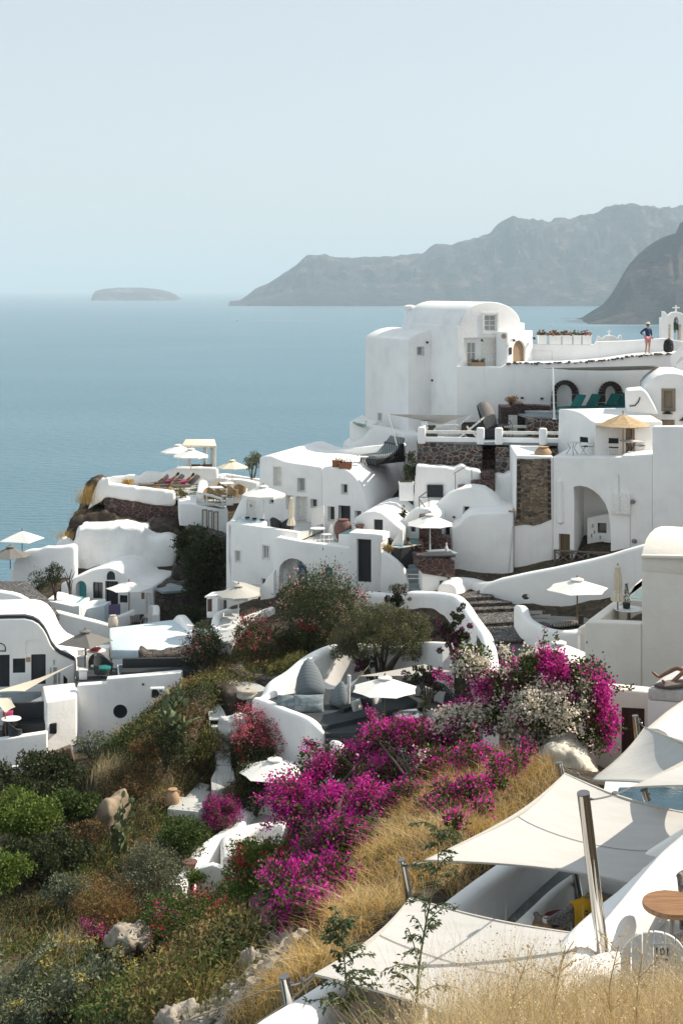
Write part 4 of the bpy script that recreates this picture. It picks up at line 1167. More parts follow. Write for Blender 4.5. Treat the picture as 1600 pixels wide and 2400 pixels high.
 lumpy(h3,'plastered_rock',Cf,R('R6',[(150,1300),(160,900),(200,830),(228,770),(242,726),(330,722),(470,706),(560,702),(660,712),(722,716),(718,750),(755,790),(800,800),(868,776),(905,810),(966,846),(945,930),(920,1000),(905,1090),(780,1130),(780,1300)]),3.0,M['plaster_aged'],.22,.28,.28)
 W1=PL(r1('R6',0,0)[0],86.2,0)
 lumpy(h3,'side_wall',W1,R('R7',[(80,620),(80,460),(90,390),(130,325),(170,296),(215,279),(300,276),(330,257),(420,255),(490,249),(520,240),(560,250),(560,620)]),.8,M['plaster'],.16,.06)
 lumpy(h3,'side_wall',PL(r1('R7',440,0)[0],89,0),R('R7',[(395,300),(410,230),(450,190),(470,178),(530,215),(560,300)]),.8,M['plaster'],.16,.06)
 V=PL(r1('R6',480,0)[0],83.2,-12)
 h4=house('cave_house','white cave house with a round fanlight, turquoise plunge pool and niche','house',V)
 prof=R('R6',[(120,1360),(130,1110),(180,1085),(250,1062),(300,1042),(350,1018),(400,1003),(470,996),(530,1012),(580,1045),(620,1085),(645,1108),(720,1118),(782,1128),(800,1360)])
 w=block(h4,V,prof,4.5,M['plaster'],bevel=.12,seg=4)
 opening(h4,w,V,poly=R('R6',[(453,1084)])+arch(*r1('R6',453,1058),*r1('R6',514,1058),r1('R6',0,1021)[1],10)+R('R6',[(514,1084)]),depth=.15,frame='dark_door',pane='glass',nx=3)
 opening(h4,w,V,*R('R6',[(450,1094),(530,1330)]),depth=.15,kind='door',frame='dark_door',pane='dark_door',nx=2,trim=.03)
 opening(h4,w,V,*R('R6',[(357,1098),(426,1217)]),depth=.15,frame='dark_door',pane='glass',nx=2)
 opening(h4,w,V,*R('R6',[(546,1190),(601,1246)]),depth=.15,frame='dark_door',pane='glass')
 opening(h4,w,V,*R('R6',[(698,1172),(722,1220)]),depth=.1,frame='shutter_wood',pane='shutter_wood')
 opening(h4,w,V,*R('R6',[(726,1170),(766,1320)]),depth=.05,kind='door',pane='white_wood')
 poly=R('R6',[(235,1290)])+arch(*r1('R6',235,1135),*r1('R6',311,1135),r1('R6',0,1089)[1],12)+R('R6',[(311,1290)])
 opening(h4,w,V,poly=poly,depth=.7,kind='niche',frame='pool',pane='pool',fw=.02)
 Pf=PL(r1('R6',240,0)[0],80.6,-6)
 w=block(h4,Pf,R('R6',[(20,1400),(20,1226),(120,1246),(215,1268),(262,1262),(262,1400)]),2.4,M['plaster'],'pool_wall',bevel=.06)
 zp=Pf.P(*r1('R6',215,1268)).z
 f=rows_at(zp+.015,R('R6',[(128,1236),(215,1250),(296,1236),(318,1200),(200,1196)]))
 MB().prism(f,(0,0,-.1)).build('water',M['pool'],h4)
 block(h4,PL(r1('R6',320,0)[0],81.2,-8),R('R6',[(205,1400),(205,1290),(240,1300),(440,1262),(446,1400)]),1.2,M['plaster_blue'],'bench',bevel=.05)
 pathwall(h4,[(*r1('R6',262,1262),80.9),(*r1('R6',350,1230),81.8),(*r1('R6',440,1218),82.4)],.3,1.5,M['plaster'],'pool_wall')
 pathwall(h4,[(*r1('R6',520,1340),78.4),(*r1('R6',600,1310),79),(*r1('R6',640,1290),79.4)],.3,1.5,M['plaster'],'low_wall')
 pathwall(h4,[(*r1('R6',770,1262),81),(*r1('R6',802,1265),79.6),(*r1('R6',802,1330),78.6)],.4,2.0,M['plaster'],'low_wall')
 f=rows_at(zp-1.25,R('R6',[(200,1420),(820,1420),(820,1270),(440,1250)]))
 floor(h4,f,'floor',M['floor_grey'],.5)
 o=lumpy(None,'stone_buttress',PL(r1('R6',960,0)[0],85.2,0),R('R6',[(905,1200),(912,1080),(918,975),(960,962),(1035,975),(1040,1060),(1020,1150),(1020,1200)]),1.5,M['stone_dark'],.2,.12,.9)
 solo(o,'reddish dry-stone buttress beside the whitewashed cave face','wall')
 Dk=PL(r1('R6',880,0)[0],81.6,-8)
 h5=house('stone_platform','square dark stone platform with a grey cement top beside the cave house','wall',Dk)
 lumpy(h5,'stone_wall',Dk,R('R6',[(782,1420),(786,1135),(850,1160),(1005,1150),(1030,1160),(1030,1420)]),3.0,M['stone_dark'],.2,.1,.9)
 zz=Dk.P(*r1('R6',850,1160)).z
 f=rows_at(zz+.1,R('R6',[(786,1136),(850,1166),(1022,1152),(1000,1128),(905,1103)]))
 MB().prism(f,(0,0,-.15)).build('cement_top',M['floor_grey'],h5,bevel=.03)
 o=lumpy(None,'ravine_wall',PL(r1('R6',1150,0)[0],86.8,4),R('R6',[(985,1000),(990,720),(1040,706),(1130,742),(1300,790),(1320,900),(1320,1100),(1000,1060)]),2.0,M['stone_dark'],.25,.3,.5)
 solo(o,'shadowed dark stone wall of the ravine under the dining deck','wall')
 return zf,zk,zp-1.25
Z_PROM,Z_DECK,Z_CAVE=promontory()
# ================================================================== H. lower left houses
def lower_left():
 Sw=PL(0,73.5,2)
 o=block(None,Sw,R('R7',[(-160,1100),(-160,575),(0,584),(90,598),(140,612),(200,645),(245,680),(285,708),(350,724),(440,738),(640,790),(805,830),(815,1100)]),.5,M['plaster'],'sweeping_wall',bevel=.1,seg=4)
 solo(o,'long sweeping white wall curving down in front of the plunge-pool terrace','wall')
 Hf=PL(0,65.5,6)
 h=house('vaulted_house','white vaulted house front with black doors, lower left of the village','house',Hf)
 prof=R('R7',[(-260,1500),(-260,800),(-100,790),(60,785),(180,783),(240,796),(285,822),(322,865),(345,905),(375,975),(410,1022),(440,1047),(500,1075),(548,1098),(566,1500)])
 w=block(h,Hf,prof,4.2,M['plaster'],bevel=.07)
 b=MB()
 tp=[Hf.P(*p,-.1)+Vector((0,0,.03))for p in prof[1:-1]]
 rows=[[p+Vector((0,0,.1))+Hf.n*.05,p+Vector((0,0,.1))-Hf.n*.25]for p in tp]
 b.slab(rows,.12);b.build('roof_edge',M['floor_dark'],h)
 opening(h,w,Hf,*R('R8',[(-60,425),(73,660)]),depth=.18,kind='door',frame='black_paint',pane='black_paint',boards=3)
 opening(h,w,Hf,*R('R8',[(97,450),(188,553)]),depth=.08,frame='black_paint',pane='glass',fw=.07)
 opening(h,w,Hf,*R('R8',[(231,422),(338,640)]),depth=.18,kind='door',frame='black_paint',pane='dark_door',boards=3,handle=r1('R8',322,545))
 opening(h,w,Hf,poly=R('R8',[(-60,398)])+arch(*r1('R8',-60,372),*r1('R8',46,372),r1('R8',0,333)[1],10)+R('R8',[(46,398)]),depth=.06,frame='black_paint',pane='plaster',fw=.04)
 for a in((390,455,408,500),(365,510,382,580),(390,510,425,640),(425,550,448,640)):
  opening(h,w,Hf,*R('R8',[a[:2],a[2:]]),depth=.06,pane='glass_pale',fw=.03)
 opening(h,w,Hf,poly=R('R8',[(468,640),(468,570),(497,600),(497,640)]),depth=.15,frame='black_paint',pane='black_paint',fw=.02)
 c=MB().prism([Hf.P(*p,.3)for p in R('R8',[(190,430),(190,335)])+arch(*r1('R8',190,330),*r1('R8',330,345),r1('R8',0,308)[1],10,False)+R('R8',[(330,350),(330,430)])],-Hf.n*.36);cut_later(w,c)
 MB().box(Hf.P(*r1('R8',210,457),.02),(.2,.05,.2),radians(6)).build('name_plate',M['clay_tan'],h)
 o=MB().prism([W(*r1('R7',335,850),69.5),W(*r1('R7',395,880),70.5),W(*r1('R7',560,960),70.5),W(*r1('R7',660,1020),70),W(*r1('R7',600,1090),68.6),W(*r1('R7',480,1040),68.6),W(*r1('R7',420,960),68.8)],(0,0,-.4)).build('path',M['floor_dark'])
 tag(o,kind='structure')
 Pf=PL(r1('R8',570,0)[0],62.6,5)
 h=house('patio_house','white walled patio house with a round black window and shade-tinted blue roof slab','house',Pf)
 wf=block(h,Pf,R('R8',[(570,1400),(568,648),(784,634),(784,600),(1050,577),(1326,553),(1340,553),(1340,1300)]),.5,M['plaster'],'front_wall',bevel=.05)
 cx,cy,rr_=885,840,52
 poly=R('R8',[(cx+rr_*cos(2*pi*k/24),cy+rr_*sin(2*pi*k/24))for k in range(24)])
 opening(h,wf,Pf,poly=poly,depth=.14,frame='black_paint',pane='black_paint',fw=.07)
 d=MB();d.lathe([(.02,-.05),(.06,0),(.02,.05)],Pf.P(*r1('R8',1053,638),.03),8);d.build('spout',M['black_iron'],h)
 zr=110-(r1('R8',0,383)[1]-HZ)/F*66.2
 top=rows_at(zr,R('R8',[(820,385),(805,222),(1040,195),(1190,172),(1300,160),(1390,230),(1446,290),(1400,350),(1330,408),(1180,424),(1090,422),(1050,408),(1016,385)]))
 rb=MB().prism(top,(0,0,-.45)).build('roof',M['plaster_blue'],h,bevel=.08)  # roof's blue shade put into its plaster colour
 pathwall(h,[(*r1('R8',1295,158),72),(*r1('R8',1330,128),71.6),(*r1('R8',1370,165),70.6),(*r1('R8',1420,235),69.4),(*r1('R8',1452,285),68.4)],.45,.8,M['plaster'],'roof_parapet')
 wl=[top[0]+Vector((.02,.05,-.4)),top[12]+Vector((0,.05,-.4))]
 b=MB();b.prism([wl[0],wl[1],wl[1]+Vector((0,3,0)),wl[0]+Vector((0,3.6,0))],(0,0,-3.4));b.build('house_wall',M['plaster'],h,bevel=.03)
 o=lumpy(h,'stone_wall',PL(r1('R8',1180,0)[0],64.9,4),R('R8',[(1022,600),(1022,392),(1055,428),(1180,424),(1335,408),(1400,380),(1400,600)]),1.2,M['stone_dark'],.14,.08,1.0)
 ft=rows_at(Pf.P(*r1('R8',800,634)).z-.25,R('R8',[(572,640),(1330,560),(1330,505),(830,470),(560,540)]))
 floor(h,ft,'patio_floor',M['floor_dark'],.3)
 zz=ft[0].z
 f=rows_at(zz+.22,R('R8',[(872,585),(1020,568),(1006,494),(864,506)]))
 b=MB().prism([p+Vector((0,0,.06))for p in f],(0,0,-.5));b.build('pool_rim',M['plaster'],h)
 c=sum(f,Vector())/4
 MB().prism([c+(p-c)*.9+Vector((0,0,.075))for p in f],(0,0,-.05)).build('water',mat_pool('dark_pool',(.03,.07,.08),(.05,.10,.11)),h)
 z2=W(*r1('R8',335,765),61.2).z
 tb=rows_at(z2,R('R8',[(335,765),(570,725),(566,622),(306,650)]))
 b=MB().prism(tb,(0,0,-7));b.build('corner_block',M['plaster'],h,bevel=.12,seg=4)
 Tl=PL(r1('R8',0,0)[0],60.2,8)
 h2=house('lower_terrace','small sunken terrace with a black sofa recess, lowest of the white houses','terrace',Tl)
 block(h2,Tl,R('R8',[(-200,1500),(-200,1065),(0,1046),(348,994),(352,1500)]),.4,M['plaster'],'front_wall',bevel=.06)
 z3=Tl.P(*r1('R8',100,1031)).z
 f=rows_at(z3-.2,R('R8',[(-200,1050),(345,1000),(345,880),(-200,900)]))
 floor(h2,f,'floor',M['floor_dark'],.3)
 block(h2,PL(r1('R8',0,0)[0],62.6,8),R('R8',[(-200,1050),(-200,850),(0,838),(335,800),(335,1000)]),.5,M['plaster'],'back_wall',bevel=.05)
 z4=W(*r1('R8',100,760),64.2).z
 f=rows_at(z4,R('R8',[(-200,830),(315,795),(318,680),(-200,680)]))
 floor(h2,f,'upper_floor',M['floor_grey'],.4)
 Bl=PL(r1('R8',380,0)[0],58.6,10)
 o=block(None,Bl,R('R8',[(208,1500),(212,1222),(330,1178),(520,1105),(548,1200),(560,1500)]),.5,M['dark_wood'],'low_wall',bevel=.03)
 o.data.materials[0]=mat_noise('brown_render',(.10,.065,.05),(.17,.115,.09),1.5,.95,.3)
 solo(o,'low brown rendered wall at the foot of the white houses','wall')
 o=MB().prism(rows_at(110-(1380-678)/F*79.0,[(-60,1440),(20,1440),(100,1445),(140,1440),(110,1400),(60,1362),(-60,1362)]),(0,0,-.3)).build('cobbles',M['cobble'])
 tag(o,kind='structure')
 return zz,z3-.2,z4
Z_PATIO,Z_LOW,Z_UP=lower_left()
# ================================================================== I. ramp wall, parasol nook, cobbled stairs, garden walls
def middle():
 Rm=PL(r1('S2',205,0)[0],65.6,-14)
 o=block(None,Rm,R('S2',[(205,600),(204,408),(212,380),(232,358),(262,340),(350,308),(530,268),(700,236),(850,202),(960,178),(1085,146),(1180,116),(1330,74),(1460,40),(1460,900),(500,900)]),.55,M['plaster'],'ramp_wall',bevel=.14,seg=4)
 solo(o,'long rising white ramp wall between the cobbled stairs and the arched porch','wall')
 h=house('parasol_nook','curved white seating nook with dark cushions beside the cobbled stairs','nook',at=(11,59,95))
 pathwall(h,[(*r1('S2',470,478),61.5),(*r1('S2',500,490),60.2),(*r1('S2',530,560),59.4),(*r1('S2',610,612),58.6),(*r1('S2',680,636),58.2),(*r1('S2',770,648),58.0),(*r1('S2',860,642),58.0),(*r1('S2',930,615),58.4)],.42,3.0,M['plaster'],'nook_wall',rnd=.15)
 block(h,PL(r1('S2',885,0)[0],57.9,-20),R('S2',[(860,900),(860,640),(914,612),(914,900)]),.4,M['plaster_cream'],'nook_pier',bevel=.05)
 zz=W(*r1('S2',760,640),58.3).z
 f=rows_at(zz-.1,R('S2',[(520,575),(640,630),(760,650),(930,620),(1000,590),(900,560),(560,545)]))
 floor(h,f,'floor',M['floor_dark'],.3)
 s=MB()
 for k,(x0,x1,y,Y)in enumerate(((516,612,540,61.2),(560,668,566,60.6),(620,740,592,60.0))):
  a,b_=RW('S2',x0,y,Y),RW('S2',x1,y+4,Y);b_.z=a.z
  s.prism([a,b_,b_+Vector((0,0,-1)),a+Vector((0,0,-1))],(.2,.7,0))
 s.build('step',M['floor_dark'],h,bevel=.02)
 v=MB();VP=Rm.shift(.03)
 a=[VP.sz(*p)for p in R('S2',[(905,590),(905,515),(1010,525),(1010,600)])]
 ring(v,VP,a,inset(a,.04),0,.05)
 x0,x1=a[0][0]+.05,a[2][0]-.05
 for k in range(13):
  x=x0+(x1-x0)*k/12
  v.prism([VP.at(x+d,z,.04)for d,z in((0,a[0][1]),(0,a[1][1]),(.03,a[1][1]),(.03,a[0][1]))],-VP.n*.03)
 v.build('vent_grille',M['plastic_grey'],h)
 d=MB()
 d.lathe([(.1,-.1),(.19,0),(.1,.1)],RW('S2',517,423,61.6),12);d.build('globe_lamp',M['black_iron'],h)
 MB().box(VP.P(*r1('S2',655,520),.05),(.16,.1,.16)).build('socket_box',M['plastic_grey'],h,bevel=.02)
 lm=MB();lm.box(RW('S2',884,575,58.8),(.2,.2,.34));lm.build('lantern',M['black_iron'],h)
 st=MB();ed=MB()
 L=[((60,412),(210,372)),((90,440),(240,424)),((118,478),(362,464)),((140,520),(450,500)),((180,612),(460,590)),((245,735),(606,700)),((270,800),(640,830))]
 z_of=[0,-.16,-.3,-.44,-.58,-.72,-.86]
 base=110-(1394-HZ)/F*65.3
 for k in range(len(L)-1):
  (xa,ya),(xb,yb)=L[k];(xc,yc),(xd,yd)=L[k+1]
  z=base+z_of[k]
  q=rows_at(z,R('S2',[(xa-30,ya),(xb+50,yb),(xd+60,yd-8),(xc-30,yc-8)]))
  st.prism(q,(0,0,-1.2))
  a,b_=q[3],q[2]
  ed.bar(a+Vector((0,-.08,-.08)),b_+Vector((0,-.08,-.08)),.18,.17)
 o=st.build('cobbled_stairs',M['cobble'],org=W(1180,1450,62))
 solo(o,'broad shallow cobbled stairs climbing between curved white walls','stairs')
 o2=ed.build('step_edge',M['stone_dark'],o,org=W(1180,1450,62));o2.location=(0,0,0);o2['kind']='stuff'
 o=pathwall(None,[(840,1384,66.9),(868,1386,66.6),(940,1391,66.4),(965,1385,66.2),(1010,1386,65.9),(1040,1389,65.5),(1071,1396,64.8),(1090,1415,63.6),(1106,1440,62.2),(1124,1464,60.8),(1138,1485,59.5),(1146,1512,57.9),(1150,1545,56),(1150,1580,54.5)],.6,4.5,M['plaster'],'garden_wall',rnd=.25,org=W(1000,1500,64))
 solo(o,'curving white garden wall dropping along the cobbled stairs behind the olive tree','wall')
 h=house('hammock_terrace','grey-floored garden terrace ringed by curved white walls, hammock strung across','terrace',at=(2,57,92))
 zf=110-(r1('S3',0,935)[1]-HZ)/F*57.6
 f=rows_at(zf,R('S3',[(430,945),(540,915),(760,880),(1000,870),(1500,800),(1600,900),(1080,1040),(800,1105),(700,1050),(560,985)]))
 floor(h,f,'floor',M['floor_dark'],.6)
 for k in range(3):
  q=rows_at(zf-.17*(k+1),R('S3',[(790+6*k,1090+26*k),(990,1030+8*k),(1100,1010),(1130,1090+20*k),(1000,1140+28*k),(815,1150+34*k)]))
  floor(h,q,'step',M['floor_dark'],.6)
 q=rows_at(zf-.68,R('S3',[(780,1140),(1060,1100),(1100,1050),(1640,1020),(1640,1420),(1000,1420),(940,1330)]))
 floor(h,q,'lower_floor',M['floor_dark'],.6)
 pathwall(h,[(*r1('S3',395,925),57.5),(*r1('S3',460,945),56.9),(*r1('S3',560,990),55.7),(*r1('S3',680,1035),54.8),(*r1('S3',740,1068),54.1),(*r1('S3',790,1110),53.9),(*r1('S3',812,1140),53.9),(*r1('S3',850,1172),53.8),(*r1('S3',955,1245),52.6),(*r1('S3',1050,1310),51.6)],.42,4.2,M['plaster'],'front_wall',rnd=.16)
 pathwall(h,[(*r1('S3',400,950),57.4),(*r1('S3',465,900),57.9),(*r1('S3',500,830),58.5),(*r1('S3',600,765),59.5),(*r1('S3',690,690),60.5),(*r1('S3',790,632),61.3),(*r1('S3',900,600),62),(*r1('S3',1040,596),62.4),(*r1('S3',1250,610),62.2),(*r1('S3',1420,585),61.4),(*r1('S3',1568,590),60)],.6,4.0,M['plaster'],'upper_wall',rnd=.22)
 o=pathwall(None,[(*r1('S3',270,718),62.4),(*r1('S3',300,760),61.6),(*r1('S3',400,790),61.2),(*r1('S3',470,800),60.8),(*r1('S3',530,790),60.6)],.7,1.6,M['stone_dark'],'stone_bed_wall',rnd=.1,org=RW('S3',400,800,61))
 solo(lump(o,.12,.08,1.2),'low dry-stone bed wall edging the paved path uphill of the millstone','wall')
 o=pathwall(None,[(*r1('S3',130,830),61),(*r1('S3',190,845),60),(*r1('S3',250,880),59.3),(*r1('S3',300,915),58.8)],.7,[1.8,2.6],M['rock'],'stone_bank_wall',rnd=.1,org=RW('S3',200,900,60))
 solo(lump(o,.12,.1,1.0),'rugged dark stone bank wall with a pale cement top beside the path','wall')
 f=[W(*r1('S3',x,y),Y)for x,y,Y in((0,910,61.6),(130,820,62.6),(280,700,64.6),(330,690,64.6),(290,790,62),(480,880,59.6),(330,905,59.3),(200,850,60.4),(130,850,61),(70,900,61))]
 o=MB().prism(f,(0,0,-.5)).build('path',M['floor_pale']);tag(o,kind='structure')
 f=[W(*r1('S4',x,y),Y)for x,y,Y in((520,190,61.2),(575,230,60.2),(640,330,58.6),(664,384,57.8),(545,390,57.8),(528,300,59.3))]
 o=MB().prism(f,(0,0,-.5)).build('path',M['floor_pale']);tag(o,kind='structure')
 s=MB()
 for k in range(8):
  u=k/7
  y=392+(712-392)*u;xl=548+50*u;xr=660+30*u
  Y=57.8-2.2*u
  a,b_=RW('S4',xl,y,Y),RW('S4',xr,y+2,Y);b_.z=a.z
  s.prism([a,b_,b_+Vector((0,0,-.8)),a+Vector((0,0,-.8))],(0,.5,0))
 f=rows_at(91.15,R('S4',[(590,712),(704,712),(716,800),(640,850),(560,860),(555,780)]))
 s.prism(f,(0,0,-.5))
 solo(s.build('stair_flight',M['floor_pale'],bevel=.02,org=RW('S4',640,560,55)),'narrow pale stair flight descending beside the pink oleander','stairs')
 s=MB()
 for k,(xa,xb,y,Y)in enumerate(((402,492,885,54.6),(362,498,930,53.8),(262,470,985,52.8))):
  a,b_=RW('S4',xa,y,Y),RW('S4',xb,y+(24,40,60)[k],Y-.3);b_.z=a.z
  s.prism([a,b_,b_+Vector((.2,1.3,0)),a+Vector((.3,1.3,0))],(0,0,-.9))
 solo(s.build('stair_block',M['floor_pale'],bevel=.03,org=RW('S4',360,1000,49)),'three worn pale block steps with a clay amphora standing on them','steps')
 h=house('walled_walk','sunlit white walled walk and bench below the bougainvillea','walk',at=(-2,50,90))
 pathwall(h,[(*r1('S4',310,1492),45.6),(*r1('S4',400,1400),47.2),(*r1('S4',436,1330),48.1),(*r1('S4',500,1250),49),(*r1('S4',570,1195),49.8),(*r1('S4',650,1140),50.6),(*r1('S4',725,1085),51.4),(*r1('S4',765,1000),52.6),(*r1('S4',815,945),53.4),(*r1('S4',880,930),53.8),(*r1('S4',1010,940),53.6)],.55,2.0,M['plaster'],'outer_wall',rnd=.15)
 pathwall(h,[(*r1('S4',690,1300),48.3),(*r1('S4',676,1190),49.6),(*r1('S4',700,1150),50.1),(*r1('S4',790,1110),50.6),(*r1('S4',900,1085),50.8),(*r1('S4',1050,1075),50.6)],.6,2.0,M['plaster'],'inner_wall',rnd=.2)
 q=rows_at(90.05,R('S4',[(430,1470),(660,1480),(700,1330),(690,1200),(760,1120),(760,1040),(640,1130),(540,1230)]))
 MB().prism(q,(0,0,-.5)).build('floor',M['floor_pale'],h)
 q=rows_at(90.25,R('S4',[(750,1130),(900,1100),(1060,1080),(1060,985),(850,985),(790,1010)]))
 MB().prism(q,(0,0,-.6)).build('bench',M['floor_pale'],h,bevel=.03)
 block(h,PL(r1('S4',560,0)[0],46.6,-4),R('S4',[(456,1540),(454,1392),(560,1362),(640,1390),(640,1540)]),.3,M['plaster'],'cross_wall',bevel=.04)
 return zf
Z_HAM=middle()
def grey_nook():
 h=house('parasol_patio','small white-walled patio under the beige-grey valanced parasol','patio',at=W(*r1('S3',300,450),67.5))
 pathwall(h,[(*r1('S3',495,372),68.6),(*r1('S3',420,398),68.2),(*r1('S3',330,432),67.6),(*r1('S3',258,468),67.0)],.4,2.6,M['plaster'],'patio_wall')
 pathwall(h,[(*r1('S3',262,470),67.0),(*r1('S3',205,505),66.8),(*r1('S3',150,492),67.2),(*r1('S3',148,440),68.2),(*r1('S3',170,405),69.2),(*r1('S3',225,382),70)],.4,2.4,M['plaster'],'patio_wall')
 floor(h,rows_at(W(*r1('S3',290,440),68.4).z-.1,R('S3',[(150,490),(270,480),(480,400),(430,360),(220,390)])),'floor',M['floor_pale'],.5)
 t=thing('kiosk','tiny dark red door kiosk with a white slab roof beside the grey parasol','kiosk',W(*r1('S3',120,385),70.5))
 K=PL(r1('S3',120,0)[0],70.5,-15)
 block(t,K,R('S3',[(90,440),(90,312),(158,305),(158,440)]),.9,M['plaster'],'body',bevel=.04)
 MB().prism([K.P(*q,.03)for q in R('S3',[(96,400),(96,325),(122,322),(122,400)])],-K.n*.1).build('door',M['dark_wood'],t)
 MB().prism([K.P(*q,.12)for q in R('S3',[(82,314),(82,304),(166,296),(166,306)])],-K.n*1.1).build('roof',M['plaster'],t,bevel=.02)
 f=[W(*r1('S3',x,y),Y)for x,y,Y in((0,500,68.5),(140,505,67.5),(260,520,66.5),(240,600,65),(130,560,66),(0,560,67))]
 o=MB().prism(f,(0,0,-.5)).build('path',M['floor_pale']);tag(o,kind='structure')
 Rk=PL(r1('R6',340,0)[0],92.2,0)
 o=lumpy(None,'rock_outcrop',Rk,R('R6',[(200,760),(230,640),(262,560),(275,480),(305,420),(350,385),(410,372),(430,420),(380,600),(380,760)]),2.4,M['rock'],.22,.3,.7)
 solo(o,'rock shoulder overgrown with golden grass at the seaward end of the cliff-top parapet','rock')
grey_nook()
# ================================================================== J. beige house on the right
def beige_house():
 PB=PL(r1('S2',1290,0)[0],45.0,-26)
 h=house('beige_house','tall cream-shaded house with a curved roof at the edge of the view','house',PB)
 block(h,PB,[r1('S2',1290,1200),r1('S2',1290,158),(1990,1316),(1990,1800)],7.2,M['plaster_cream'],bevel=.05)
 pr=[(1502,1303,45.0),(1506,1286,45.3),(1513,1264,45.9),(1522,1250,46.5),(1534,1239,47.4),(1548,1234,48.4),(1570,1234,50),(1590,1250,52)]
 P_=[W(*p)for p in pr];P_=[Vector((p.x,p.y,p.z+.01))for p in P_]
 base=[P_[-1].copy(),P_[0].copy()];base[0].z=P_[0].z-.5;base[1].z-=.5
 MB().prism(P_+base,PB.u*6.2).build('curved_roof',M['plaster_cream'],h,bevel=.03,bang=60)
 e0,e1=PB.P(*r1('S2',1287,152),.06),PB.P(1980,1312,.06)
 MB().bar(e0-PB.n*.3,e1-PB.n*.3,.7,.1).build('eave',M['plaster_cream'],h,bevel=.03)
 lo=PB.shift(.02)
 w=block(h,lo,R('S2',[(910,1300),(908,600),(930,592),(1100,595),(1288,602),(1288,1300)]),.45,M['plaster_cream'],'terrace_wall',bevel=.06)
 zt=lo.P(*r1('S2',1000,594)).z
 a=lo.P(*r1('S2',918,590),-.2);dirn=Vector((.436,.9,0))
 b=MB();L=7.2
 s_=[a,a+PB.u*.35,a+PB.u*.35+dirn*L,a+dirn*L]
 for q in s_:q.z=zt
 b.prism(s_,(0,0,-4));b.build('side_parapet',M['plaster_cream'],h,bevel=.06)
 q=[a+PB.u*.3,a+PB.u*5,a+PB.u*5+dirn*L,a+PB.u*.3+dirn*L]
 for p in q:p.z=zt-.75
 floor(h,q,'terrace_floor',M['plaster_cream'],.4)
 zp=zt+.02
 f=rows_at(zp,R('S2',[(1215,432),(1310,440),(1310,360),(1255,385)]))
 MB().prism(f,(0,0,-.1)).build('water',M['pool_mint'],h)
 f2=rows_at(zp-.02,R('S2',[(1180,446),(1330,452),(1330,300),(1284,305),(1240,345)]))
 MB().prism(f2,(0,0,-1.2)).build('pool_wall',M['plaster_cream'],h,bevel=.04)
 Q=PL(r1('S5',1245,0)[0],37.2,-10)
 h2=house('low_house','low white house with a dark red double door behind the steel posts','house',Q)
 w=block(h2,Q,R('S5',[(1020,900),(1020,352),(1200,366),(1568,402),(1760,420),(1760,900)]),.55,M['plaster_cream'],bevel=.08)
 opening(h2,w,Q,*R('S5',[(1244,466),(1365,720)]),depth=.18,kind='door',frame='dark_wood',pane='dark_wood',nx=2,ny=2,fw=.1)
 zq=Q.P(*r1('S5',1250,372)).z
 pathwall(h2,[(*r1('S5',1425,575),33.5),(*r1('S5',1490,520),34),(*r1('S5',1568,458),34.6),(*r1('S5',1760,330),35.6)],.9,3,M['plaster_cream'],'rounded_wall',rnd=.4)
 return zt,zq
Z_BT,Z_LEG=beige_house()
